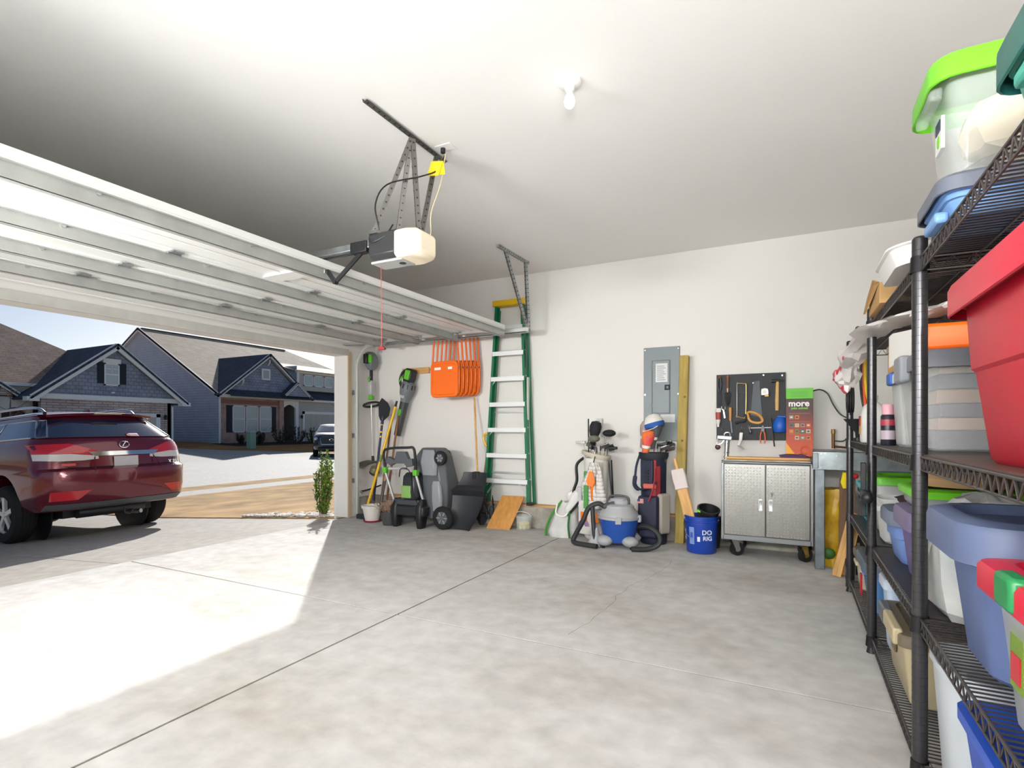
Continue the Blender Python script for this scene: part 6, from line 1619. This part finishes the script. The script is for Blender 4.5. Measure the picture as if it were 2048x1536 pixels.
for k, (dx, dy, rot, L, lb) in enumerate(((0, 0, .22, .52, 'nearer pine offcut leaning on the shelving corner'), (.06, .06, .18, .48, 'farther pine offcut leaning on the shelving corner'))):
    o = G().box(-.03, -.02, 0, .03, .02, L).build('pine_offcut', PINE, loc=(.315 + dx, 5.0 + dy, .008), rot=(0, rot, 0), bevel=.003); tag(o, lb, 'offcut', 'pine offcuts by the shelving')
t = thing('hand_truck', 'black hand truck wheel showing at the end of the shelving', 'hand truck', (.40, 4.86, 0))
G().cyl((-.03, 0, .09), (.02, 0, .09), .09, n=24).build('wheel', RUBBER, t); G().cyl((-.034, 0, .09), (.024, 0, .09), .035, n=16).build('hub', DGREY, t)
G().bar((.05, .02, .06), (.06, .05, .30), .02, .03).build('frame', BLACK, t)
t = thing('feather_duster', 'yellow and red duster lying over the brown board', 'duster', (.385, 5.155, .79))
G().loft([lump(.03, .03, -.1, 10, .2, 41), lump(.06, .05, -.05, 10, .3, 42), lump(.05, .05, 0, 10, .3, 43), lump(.03, .03, .03, 10, .2, 44)]).build('duster_head', mat('duster_yellow', 'E8D21C', .8), t)
G().ball((.06, .0, .0), .03, 8, (1.2, 1, .9)).build('red_pom', mat('pom_red', 'B81E2A', .7), t)
G().ball((.035, -.02, .02), .016, 8).build('white_bead', WHITE, t)
# black cable looping on the wall, copper pipe stub
o = G().tube([(.18, 5.84, 1.53), (.24, 5.85, 1.54), (.30, 5.86, 1.50), (.345, 5.86, 1.40), (.40, 5.86, 1.31), (.47, 5.85, 1.26), (.5, 5.84, 1.2), (.44, 5.84, 1.07), (.36, 5.84, 1.06)], .006, 6, smooth=6).build('black_cable', BLACK); tag(o, 'black cable looping over the wall beside the carton', 'cable')
t = thing('water_pipe', 'short copper pipe with valve rising from behind the steel stand', 'pipe', (.345, 5.85, .99))
G().cyl((0, 0, 0), (0, 0, .14), .014, n=12).build('pipe', mat('copper_pipe', '7A5236', .4, .7), t)
G().tube([(0, 0, .02), (.1, 0, .01), (.2, 0, .02)], .01, 8).build('side_pipe', mat('copper_pipe', '7A5236', .4, .7), t)
G().cyl((0, 0, .14), (0, 0, .18), .02, .016, 12).build('valve', mat('valve_brass', '9A7A4A', .4, .6), t)
# ------------------------------------------------------------------ wire shelving along the right wall
WIRE = mat('shelf_wire', '4A4442', .38, .6)
POSTM = mat('shelf_post', '4C4A4C', .3, .75)
XF0, XB0 = .375, .975
PY = [1.0, 2.2, 3.4, 4.6]
LV = [1.735, 1.085, .555, .08]
sh = thing('wire_shelving', 'long dark wire shelving unit loaded with storage bins', 'shelving', (0, 0, 0))
gp_ = G()
for x in (XF0, XB0):
    for y in PY:
        p = G().cyl((x, y, .03), (x, y, 1.80), .022, n=18).build('post', POSTM, sh)
        g = G()
        for k in range(68): g.lathe([(.0222, -.0006), (.0227, 0), (.0222, .0006)], 14, (x, y, .06 + k * .0254))
        if x == XF0: o = g.build('post_grooves', mat('groove_dark', '2A2829', .5, .5), p); o['kind'] = 'stuff'
        G().cyl((x, y, 0.0), (x, y, .032), .025, .018, 14).build('foot', BLACK, p)
        G().cyl((x, y, 1.80), (x, y, 1.808), .022, .016, 14).build('cap', BLACK, p)
def truss(g, a, b, zt, zb, n):
    a, b = Vector(a), Vector(b); w = .0065
    g.tube([(*a.xy, zt), (*b.xy, zt)], w / 2 + .001, 6); g.tube([(*a.xy, zb), (*b.xy, zb)], w / 2, 6)
    pts = []
    for i in range(n + 1):
        q = a.lerp(b, i / n); pts.append((q.x, q.y, zt if i % 2 else zb))
    g.tube(pts, .0026, 5)
for bi, (ya, yb) in enumerate(zip(PY, PY[1:])):
    for li, z in enumerate(LV):
        g = G(); y0, y1 = ya + .02, yb - .02
        for x in (XF0, XB0): truss(g, (x, y0, 0), (x, y1, 0), z, z - .042, 46)
        for y in (y0, y1): truss(g, (XF0, y, 0), (XB0, y, 0), z, z - .042, 22)
        sf = g.build('shelf', WIRE, sh)
        d = G(); n = int((y1 - y0) / .0245)
        for k in range(1, n): 
            yy = y0 + (y1 - y0) * k / n; d.bar((XF0, yy, z + .002), (XB0, yy, z + .002), .0036, .0036)
        for x in (XF0 + .15, XF0 + .3, XF0 + .45): d.bar((x, y0, z - .004), (x, y1, z - .004), .006, .006)
        o = d.build('wire_deck', WIRE, sf, smooth=False); o['kind'] = 'stuff'
        for x in (XF0, XB0):
            for y in (ya, yb): G().cyl((x, y, z - .045), (x, y, z + .008), .028, .025, 14).build('collar', POSTM, sf)
        if li == 1 and bi == 0:
            G().box(XF0 + .006, y0 + .005, z + .004, XB0 - .01, y1 - .005, z + .009).build('liner', mat('liner_brown', '4A342E', .45), sf, label='brown plastic shelf liner')
        elif li == 2 and bi >= 1 or li == 1:
            G().box(XF0 + .006, y0 + .005, z + .004, XB0 - .01, y1 - .005, z + .007).build('liner', mat('liner_black', '2E2B2B', .5), sf)
def ZS(i, bi=0): return LV[i] + (.0096 if i == 1 and bi == 0 else .0076 if (i == 2 and bi >= 1 or i == 1) else .0042)

def rr3(x0, x1, y0, y1, z, r, n=4): return rrect(x1 - x0, y1 - y0, r, z, n, (x0 + x1) / 2, (y0 + y1) / 2)
def tote(label, x0, x1, y0, y1, z0, h, body, lid=None, taper=.03, lidh=.035, over=.018, r=.04, open_=False, ribs=0, group='storage bins on the shelving', handle=True, lip=.012, name='storage_bin', clear=False):
    cx_, cy_ = (x0 + x1) / 2, (y0 + y1) / 2
    t = thing(name, label, 'storage bin', (cx_, cy_, z0), group=group)
    w, d = x1 - x0, y1 - y0; hb = h - (lidh if lid else 0)
    L = lambda s, z, e=0: rrect(w - 2 * s + 2 * e, d - 2 * s + 2 * e, max(.01, r - s * .3), z, 4)
    prof = [L(taper + .01, 0), L(taper, .012)]
    if ribs:
        prof += [L(taper * .45, hb * .55), L(taper * .45 - .008, hb * .57)]
    prof += [L(0.004, hb - lip * 1.5), L(-.004, hb - lip * 1.4), L(-.004, hb)]
    if lid is None or open_ or clear:
        prof += [L(.006, hb), L(taper + .012, .012 if not clear else .006)]
    G().loft(prof).build('bin_body', body, t, ang=35)
    if lid:
        e = over
        LL = lambda s, z: rrect(w + 2 * e - 2 * s, d + 2 * e - 2 * s, r + e * .5, z, 4)
        o = G().loft([LL(.004, hb - lidh * .75), LL(0, hb - lidh * .7), LL(0, hb + lidh * .55), LL(.006, hb + lidh * .85), LL(.03, hb + lidh), LL(.05, hb + lidh), LL(.06, hb + lidh * .55)], cap0=False).build('lid', lid, t, ang=35)
    if handle:
        G().box(-w / 2 - .012, -.07, hb - .075, -w / 2 + .02, .07, hb - .045).build('handle', body, t, bevel=.008)
    return t
SLATE = mat('lid_slate', '5E6270', .45); BLUEB = mat('bin_blue', '6E94C4', .45); GBLUE = mat('bin_greyblue', '5A6A96', .5, var=.06); TEAL = mat('bin_teal', '3FA08C', .45); TEALD = mat('lid_teal', '1F5F58', .45)
REDB = mat('bin_red', 'B00E28', .4, bump=.03, bscale=300); REDL = mat('lid_red', 'BE1634', .4)
CLEAR = mat('bin_clear', 'E4EAE8', .2, alpha=.2); CLOUD = mat('bin_cloudy', 'E0E2E2', .35, alpha=.42)
PURB = mat('bin_purple', '6A5A8C', .5); TANB = mat('bin_tan', 'B4A584', .5); TAND = mat('lid_taupe', '6A5E4C', .5); BLU4 = mat('bin_midblue', '4E7CB0', .5); BEIG = mat('bin_beige', 'BDB49A', .5); PALEB = mat('bin_paleblue', 'B8C8DE', .45)
GRNL = mat('lid_lime', '63B81C', .4)

# ---- top shelf
z = ZS(0)
tote('teal bin with dark lid on the top shelf nearest the camera', .365, .93, 1.06, 1.36, z, .17, TEAL, TEALD, .02, .05, .02)
tote('low blue bin with slate lid on the top shelf', .36, .93, 1.78, 2.06, z, .105, BLUEB, SLATE, .025, .028, .02, ribs=1)
t = tote('clear bin with lime green lid stacked on the low blue bin', .36, .93, 1.79, 2.04, z + .107, .31, CLEAR, GRNL, .025, .04, .035, clear=True, handle=False)
G().box(-.315, -.09, .22, -.283, .09, .255).build('handle', CLEAR, t, bevel=.008)
G().box(-.276, -.035, .11, -.268, .035, .20).build('paper_label', mat('label_white', 'E4E2E2', .5), t)
G().box(-.278, -.025, .165, -.276, .025, .195).build('label_print', NAVY, t)
G().ball((-.276, 0, .14), .018, 10, (.15, 1, 1)).build('label_print', LIME, t)
def crumple(name, label, cat, x0, x1, y0, y1, z0, h, mt, seed, n=18):
    r = random.Random(seed); t = thing(name, label, cat, ((x0 + x1) / 2, (y0 + y1) / 2, z0))
    w, d = (x1 - x0), (y1 - y0); rows = []
    for k, (s, zz) in enumerate(((.75, 0), (.92, .08), (1, .3), (.97, .6), (.85, .85), (.5, 1.0), (.15, 1.04))):
        lo = []
        for i in range(n):
            a = 2 * PI * i / n; e = 1 + r.uniform(-.1, .08); c_, s_ = math.cos(a), math.sin(a); m_ = max(abs(c_), abs(s_)) ** .5
            lo.append((w / 2 * s * c_ / m_ * e, d / 2 * s * s_ / m_ * e, h * zz + (r.uniform(-.1, .1) * h * .5 if k > 1 else 0)))
        rows.append(lo)
    G().loft(rows).build('folds', mt, t, ang=25)
    return t
crumple('packing_bag', 'crumpled cream bag inside the clear green-lidded bin', 'bag', .42, .86, 1.83, 2.0, z + .185, .17, mat('bag_cream', 'D8C4A4', .7, bump=.5, bscale=12), 51)
crumple('packed_cloth', 'dark folded fabric at the bottom of the clear green-lidded bin', 'cloth', .42, .86, 1.83, 2.0, z + .115, .066, mat('cloth_dark', '4A4440', .9, col2='7A5A3A', vscale=12), 52)
t = thing('plastic_tray', 'shallow white plastic tray leaning on the top shelf edge', 'tray', (.50, 2.48, z), rot=(0, -.12, 0))
G().loft([rrect(.34, .36, .05, .03), rrect(.36, .38, .06, .09), rrect(.38, .40, .07, .095), rrect(.38, .40, .07, .1), rrect(.35, .37, .05, .095), rrect(.33, .35, .04, .04)]).build('tray', mat('tray_white', 'DAD8D4', .4), t)
for k, (y, h, lb) in enumerate(((2.22, .12, 'black soft case standing behind the white tray'), (2.76, .11, 'black soft case lying left of the white tray'))):
    t = thing('soft_case', lb, 'case', (.58, y, z), group='black cases on the top shelf')
    G().loft([rrect(.32, .14, .05, 0), rrect(.34, .16, .06, .03), rrect(.33, .15, .06, h * .8), rrect(.28, .11, .05, h)]).build('case_body', mat('case_black', '2A2A2C', .7), t)
    G().tube([(-.1, 0, h), (-.06, 0, h + .03), (.06, 0, h + .03), (.1, 0, h)], .008, 6, smooth=4).build('carry_handle', BLACK, t)
CARD = mat('cardboard', 'B8905C', .8, var=.08, vscale=3)
t = thing('cardboard_mailer', 'open brown cardboard mailer lying along the top shelf edge', 'box', (.50, 3.08, z))
G().box(-.15, -.17, 0, .2, .2, .095).build('carton', CARD, t, bevel=.003)
G().add([(-.15, .2, .095), (-.15, -.17, .095), (-.165, -.15, .11), (-.165, .2, .02), (-.16, .2, .095), (-.16, -.17, .095), (-.175, -.15, .11), (-.175, .2, .02)], [(0, 1, 2, 3), (7, 6, 5, 4), (0, 4, 5, 1), (1, 5, 6, 2), (2, 6, 7, 3), (3, 7, 4, 0)]).build('flap', CARD, t)
t = thing('spring_clamp', 'black spring clamp with red tip at the far top of the shelving', 'clamp', (.40, 4.40, z))
G().tube([(0, -.08, .03), (0, .0, .05), (0, .1, .02)], .018, 8, smooth=4).build('jaw', BLACK, t)
G().tube([(0, -.08, .03), (-.01, -.12, .09), (0, -.05, .12)], .014, 8, smooth=4).build('grip', BLACK, t)
G().ball((-.005, .11, .03), .02, 8).build('tip', RED, t)

# ---- second shelf
z = ZS(1)
t = tote('large glossy red bin filling the second shelf nearest the camera', .385, .95, 1.10, 1.78, z, .455, REDB, REDL, .045, .05, .03, .05, ribs=1, handle=False)
z = ZS(1, 1)
t = tote('clear bin with grey lid and stacked boxes inside on the second shelf', .42, .95, 2.43, 2.94, z, .375, CLEAR, mat('lid_grey', '6E6E76', .45), .025, .04, .016, .03, clear=True, handle=False)
G().box(-.305, -.07, .27, -.265, .07, .375).build('latch', mat('latch_grey', '83858C', .4), t, bevel=.01)
for k, (c, h) in enumerate((('5C4A5A', .07), ('B08C78', .045), ('6A5468', .05), ('A8846E', .05), ('4E4654', .055), ('B89C88', .035))):
    zz = z + .009 + sum(q for _, q in (('', .07), ('', .047), ('', .052), ('', .052), ('', .057), ('', .037))[:k])
    o = G().box(-.21, -.195, 0, .21, .195, h).build('flat_box', mat('flat_box_%d' % k, c, .6), loc=(.69, 2.685, zz), rot=(0, 0, .02 * ((k % 3) - 1)), bevel=.004)
    tag(o, ['bottom', 'second lowest', 'third lowest', 'fourth lowest', 'fifth lowest', 'topmost'][k] + ' flat box stacked inside the clear grey-lidded bin', 'box', 'flat boxes in the clear bin')
t = tote('cloudy white bin with blue latch behind the spray can', .43, .95, 2.98, 3.22, z, .345, CLOUD, mat('lid_white', 'D9DBDC', .4), .02, .03, .014, .03, handle=False)
G().box(-.285, -.05, .29, -.255, .05, .345).build('latch', mat('latch_blue', '2E5CB0', .4), t, bevel=.008)
t = thing('orange_packet', 'bright orange packet with white end on the grey-lidded bin', 'packet', (.64, 2.70, z + .377))
G().loft([[(x, y, zz) for x, y in ((-.2, -.2), (.2, -.2), (.2, .22), (-.2, .22))] for zz in (0, .1)]).build('wrapper', mat('packet_orange', 'E8640E', .4), t, bevel=.015)
G().loft([[(-.2, -.1 + .03 * k, zz) for zz in (0, .1)] + [(-.25, .15 + .1 * k, zz) for zz in (.12, -.02)] for k in (0, 1)]).build('white_end', mat('packet_white', 'E4E0DA', .5), t)
G().box(-.205, -.13, .03, -.2, -.05, .085).build('paper_label', WHITE, t)
t = thing('shoe_box', 'brown cardboard box under the carrier bag on the second shelf', 'box', (.62, 3.08, z + .347))
G().box(-.2, -.11, 0, .2, .13, .13).build('carton', CARD, t, bevel=.003)
G().box(-.205, -.115, .10, .205, .135, .135).build('box_lid', mat('cardboard_grey', '9A8A74', .8), t, bevel=.003)
# thin carrier bag draped out over the aisle
t = thing('carrier_bag', 'thin white carrier bag with red print draped over the shelf edge', 'bag', (0, 0, 0))
BAGM = mat('carrier_white', 'E6E0DC', .35, alpha=.82); BAGR = mat('carrier_red', 'C83048', .35, alpha=.9)
spine = spline([(.62, 2.28, 1.60), (.52, 2.55, 1.625), (.44, 2.95, 1.66), (.37, 3.4, 1.685), (.33, 3.75, 1.62), (.31, 3.95, 1.53), (.305, 4.02, 1.46)], 5)
r = random.Random(9); g = G(); rows = []
for i, p in enumerate(spine):
    f = i / (len(spine) - 1); hgt = .012 + .045 * f * f + .006 * math.sin(i * 1.3); wid = .10 + .02 * math.sin(i) - .05 * f
    lo = []
    for k in range(14):
        a = 2 * PI * k / 14
        lo.append((p.x + wid * math.cos(a) * (1 + r.uniform(-.15, .15)), p.y + r.uniform(-.03, .03), p.z + hgt * math.sin(a) * (1 + r.uniform(-.4, .4)) + r.uniform(-.006, .006)))
    rows.append(lo)
G().loft(rows).build('film', BAGM, t, ang=22)
g = G()
for i in range(len(rows) - 8, len(rows) - 1):
    for k in (6, 7): 
        a, b = rows[i], rows[i + 1]; q = lambda p: (p[0] - .004, p[1], p[2])
        g.quad(q(a[k]), q(a[k + 1]), q(b[k + 1]), q(b[k]))
for i in range(len(rows) - 3, len(rows) - 1):
    for k in range(4, 12): 
        a, b = rows[i], rows[i + 1]; q = lambda p: (p[0] - .003, p[1] + .003, p[2] - .003)
        g.quad(q(a[k]), q(a[(k + 1) % 14]), q(b[(k + 1) % 14]), q(b[k]))
g.build('red_print', BAGR, t)
G().ball((.27, 3.75, 1.60), .035, 10, (.15, 1, .6)).build('red_dot', mat('dot_red', 'D8203A', .4), t)
t = thing('spray_can', 'spray can with pink cap and dark label on the second shelf', 'spray can', (.435, 3.31, z))
G().lathe([(0, 0), (.031, 0), (.033, .004), (.033, .145), (.028, .155), (0, .155)], 20).build('can', mat('can_dark', '2C2A34', .35, .3), t)
G().lathe([(.0335, .1), (.0336, .13)], 20).build('label_band', mat('can_red', 'A8384A', .4), t)
G().lathe([(.0335, .03), (.0336, .075)], 20).build('label_panel', mat('can_pale', 'B4A4AC', .4), t)
G().lathe([(.027, .152), (.028, .2), (.024, .207), (0, .208)], 20).build('cap', mat('can_pink', 'D8A0A8', .4), t)
t = thing('plastic_jug', 'white plastic jug with red label on the far second shelf', 'jug', (.44, 3.92, z))
G().loft([rrect(.12, .15, .04, 0), rrect(.13, .16, .04, .01), rrect(.13, .16, .04, .17), rrect(.1, .12, .04, .22), rrect(.045, .045, .02, .245), rrect(.045, .045, .02, .26)]).build('jug_body', mat('jug_white', 'E2E2DE', .4), t)
G().lathe([(.025, .255), (.026, .285), (0, .287)], 16).build('cap', WHITE, t)
G().box(-.068, -.05, .05, -.064, .06, .15).build('label', mat('jug_label', 'C8A86A', .5), t)
G().box(-.0695, -.04, .1, -.068, .05, .16).build('red_print', RED, t)
G().tube([(0, .06, .2), (0, .10, .19), (0, .1, .1), (0, .075, .08)], .011, 8, smooth=4).build('handle', mat('jug_white', 'E2E2DE', .4), t)
t = thing('funnel', 'black funnel standing on the far end of the second shelf', 'funnel', (.41, 4.42, z))
G().lathe([(.012, 0), (.016, .06), (.085, .15), (.09, .15), (.02, .058), (.016, 0)], 20).build('cone', BLACK, t)
G().cyl((.0, 0, 0), (0, 0, .02), .03, n=12).build('foot', BLACK, t)
for k, (y, c, zt, zb, lb) in enumerate(((4.06, 'orange_wire', 1.66, 1.24, 'orange extension cord hanging in the far bay of shelving'), (4.0, 'yellow_wire', 1.63, 1.36, 'yellow cord hanging in the far bay of shelving'), (4.16, 'black_wire', 1.63, 1.40, 'black cord hanging in the far bay of shelving'), (4.24, 'black_wire', 1.62, 1.33, 'second black cord hanging nearer the far post'))):
    m_ = mat(c, {'orange_wire': 'D8501C', 'yellow_wire': 'D8B81C', 'black_wire': '1C1C1E'}[c], .5)
    o = G().tube([(.42, y, zt + .1), (.41, y, zt), (.41, y + .03, (zt + zb) / 2), (.42, y - .02, zb), (.45, y + .05, zb - .03), (.46, y + .06, zt)], .009, 6, smooth=6).build('hanging_cord', m_); tag(o, lb, 'cord', 'cords in the far bay')
t = thing('coiled_hose', 'coil of black hose hanging on the far shelving post', 'hose', (.37, 4.45, 1.38))
for k in range(3): G().tube([(-.02 + k * .014, .07 * math.cos(a), .09 * math.sin(a)) for a in [2 * PI * i / 20 for i in range(20)]], .008, 6, closed=True).build('coil', BLACK, t)

# ---- third shelf
z = ZS(2)
t = tote('clear bin with red lid and green latch on the third shelf', .385, .92, 1.13, 1.53, z, .34, CLOUD, REDL, .03, .036, .028, .04, handle=False, clear=True)
G().box(-.303, -.045, .28, -.265, .045, .347).build('latch', mat('latch_green', '1F7A44', .4), t, bevel=.01)
G().box(-.256, -.09, .12, -.250, .03, .24).build('paper_label', WHITE, t)
lb_ = G().box(-.256, .05, .10, -.248, .12, .22).build('picture_label', mat('label_green', '3E7A34', .5), t)
G().box(-.258, .06, .115, -.256, .11, .17).build('label_picture', RED, lb_)
crumple('packed_cloth', 'red folded fabric inside the clear red-lidded bin', 'cloth', .44, .88, 1.18, 1.48, z + .012, .22, mat('cloth_red', 'A8404C', .9, col2='D8C8C4', vscale=5), 61)
t = tote('big grey-blue bin with matching lid on the third shelf', .395, .95, 1.63, 2.03, z, .40, GBLUE, mat('lid_greyblue', '56607E', .5), .04, .06, .045, .09, handle=False)
G().ball((-.262, .08, .27), .012, 8, (.3, 1, 1.2)).build('white_spot', WHITE, t)
crumple('plastic_sack', 'cloudy white plastic sack standing behind the shelving post', 'sack', .40, .72, 2.10, 2.44, z + .004, .38, mat('sack_white', 'DAD4CE', .4, col2='9AA0A0', vscale=5), 71)
z = ZS(2, 1)
tote('purple bin with matching lid on the third shelf', .41, .93, 2.48, 2.88, z, .30, PURB, mat('lid_purple', '6E6280', .5), .03, .045, .02, .06, handle=False)
tote('medium blue bin with grey lid beside the purple bin', .41, .93, 2.93, 3.27, z, .245, mat('bin_cornflower', '6A84BC', .5), mat('lid_bluegrey', '6A7082', .5), .03, .04, .02, .07, ribs=1, handle=False)
t = tote('shallow clear box with lime lid lying on the purple bin', .42, .80, 2.50, 2.86, z + .302, .085, CLOUD, GRNL, .01, .02, .012, .02, handle=False)
crumple('dark_jacket', 'dark crumpled cloth lying on the medium blue bin', 'cloth', .44, .85, 2.95, 3.25, z + .247, .07, mat('cloth_maroon', '3A2226', .9), 73)
t = thing('paper_sack', 'brown paper sack pushed under the second shelf', 'sack', (.60, 2.70, z + .39))
G().loft([lump(.3, .26, 0, 14, .1, 81), lump(.32, .28, .03, 14, .15, 82), lump(.24, .2, .07, 14, .2, 83), lump(.1, .1, .09, 14, .2, 84)]).build('paper', mat('kraft_paper', 'B08A62', .8), t, ang=30)
t = thing('bar_clamp', 'black plastic bar clamp hung on the front of the shelving post', 'clamp', (.334, 3.36, .72))
G().box(-.012, -.02, 0, .012, .02, .28).build('bar', BLACK, t, bevel=.004)
G().box(-.015, -.16, .09, .015, .03, .14).build('grip', BLACK2, t, bevel=.01)
G().ball((0, -.17, .115), .03, 10).build('knob', BLACK, t)
t = thing('laundry_basket', 'turquoise plastic basket with round holes on the third shelf', 'basket', (.62, 4.36, z))
TQ = mat('basket_turquoise', '35B4C0', .4)
lo = lambda s, zz: rrect(.42 - 2 * s, .40 - 2 * s, .03, zz, 3)
G().loft([lo(.035, 0), lo(.03, .01), lo(.004, .22), lo(-.006, .225), lo(-.006, .245), lo(.006, .245), lo(.034, .014)]).build('basket_wall', TQ, t)
hm_ = mat('hole_dark', '0E3A40', .8)
for i in range(5):
    for k in range(4):
        yy = -.14 + i * .07; zz = .04 + k * .05; xx = -.21 + .03 * (1 - zz / .22) + .003
        G().cyl((xx - .0035, yy, zz), (xx + .001, yy, zz), .014, n=10).build('round_hole', hm_, t)
        G().cyl((yy, -.2 + .03 * (1 - zz / .22) - .0005, zz), (yy, -.2 + .03 * (1 - zz / .22) + .004, zz), .014, n=10).build('round_hole', hm_, t)
t = tote('narrow light grey bin with lime lid beside the turquoise basket', .43, .90, 3.74, 4.08, z, .34, LGREY, GRNL, .03, .03, .015, .04, handle=False)
tote('small white bin behind the black bar clamp', .42, .90, 3.46, 3.70, z, .24, mat('bin_white', 'DCDCDA', .45), None, .02, handle=True)

# ---- bottom shelf
z = ZS(3)
tote('beige bin with open top at the far end of the bottom shelf', .40, .93, 4.30, 4.56, z, .26, BEIG, TAND, .02, .03, .012, .03)
t = tote('blue bin with grey lid and red label on the bottom shelf', .40, .93, 3.74, 4.24, z, .31, BLU4, mat('lid_slate2', '5A646E', .5), .035, .04, .022, .05)
G().box(-.268, .16, .02, -.258, .21, .15).build('red_label', RED, t)
tote('pale blue bin between two bins on the bottom shelf', .41, .93, 3.17, 3.36, z, .36, PALEB, mat('lid_pale', 'C4CEDC', .45), .02, .03, .012, .03, handle=False)
t = tote('tan bin with recessed lid and grey latch on the bottom shelf', .385, .93, 2.58, 3.08, z, .29, TANB, TAND, .03, .03, .012, .03, handle=False)
G().box(-.30, .05, .225, -.262, .2, .30).build('latch', mat('latch_darkgrey', '55585E', .4), t, bevel=.01)
G().box(-.30, -.22, .235, -.265, .04, .30).build('lid_front', TANB, t, bevel=.008)
G().box(-.272, -.06, .15, -.262, .02, .19).build('hand_slot', TAND, t, bevel=.004)
t = thing('waste_bin', 'tall pale grey ribbed bin on the bottom shelf behind the near post', 'bin', (.58, 2.10, z))
G().loft([rrect(.30, .30, .1, 0), rrect(.31, .31, .1, .02), rrect(.36, .34, .12, .36), rrect(.375, .355, .12, .365), rrect(.375, .355, .12, .385), rrect(.35, .33, .11, .385), rrect(.29, .29, .1, .02)]).build('bin_wall', mat('bin_palegrey', 'C8CCD0', .45), t)
t = thing('recycling_bin', 'bright blue recycling bin with white emblem on the bottom shelf', 'bin', (.66, 1.54, z))
G().loft([rrect(.44, .52, .05, 0), rrect(.45, .53, .05, .02), rrect(.52, .62, .06, .33), rrect(.545, .645, .06, .335), rrect(.545, .645, .06, .365), rrect(.50, .60, .06, .365), rrect(.43, .51, .05, .02)]).build('bin_wall', mat('bin_royal', '2450B8', .45), t)
o = G().tube([(-.246, .05 * math.cos(a) + .0, .2 + .05 * math.sin(a)) for a in (PI / 2, PI / 2 + 2.094, PI / 2 + 4.189)], .008, 6, closed=True).build('emblem', WHITE, t)
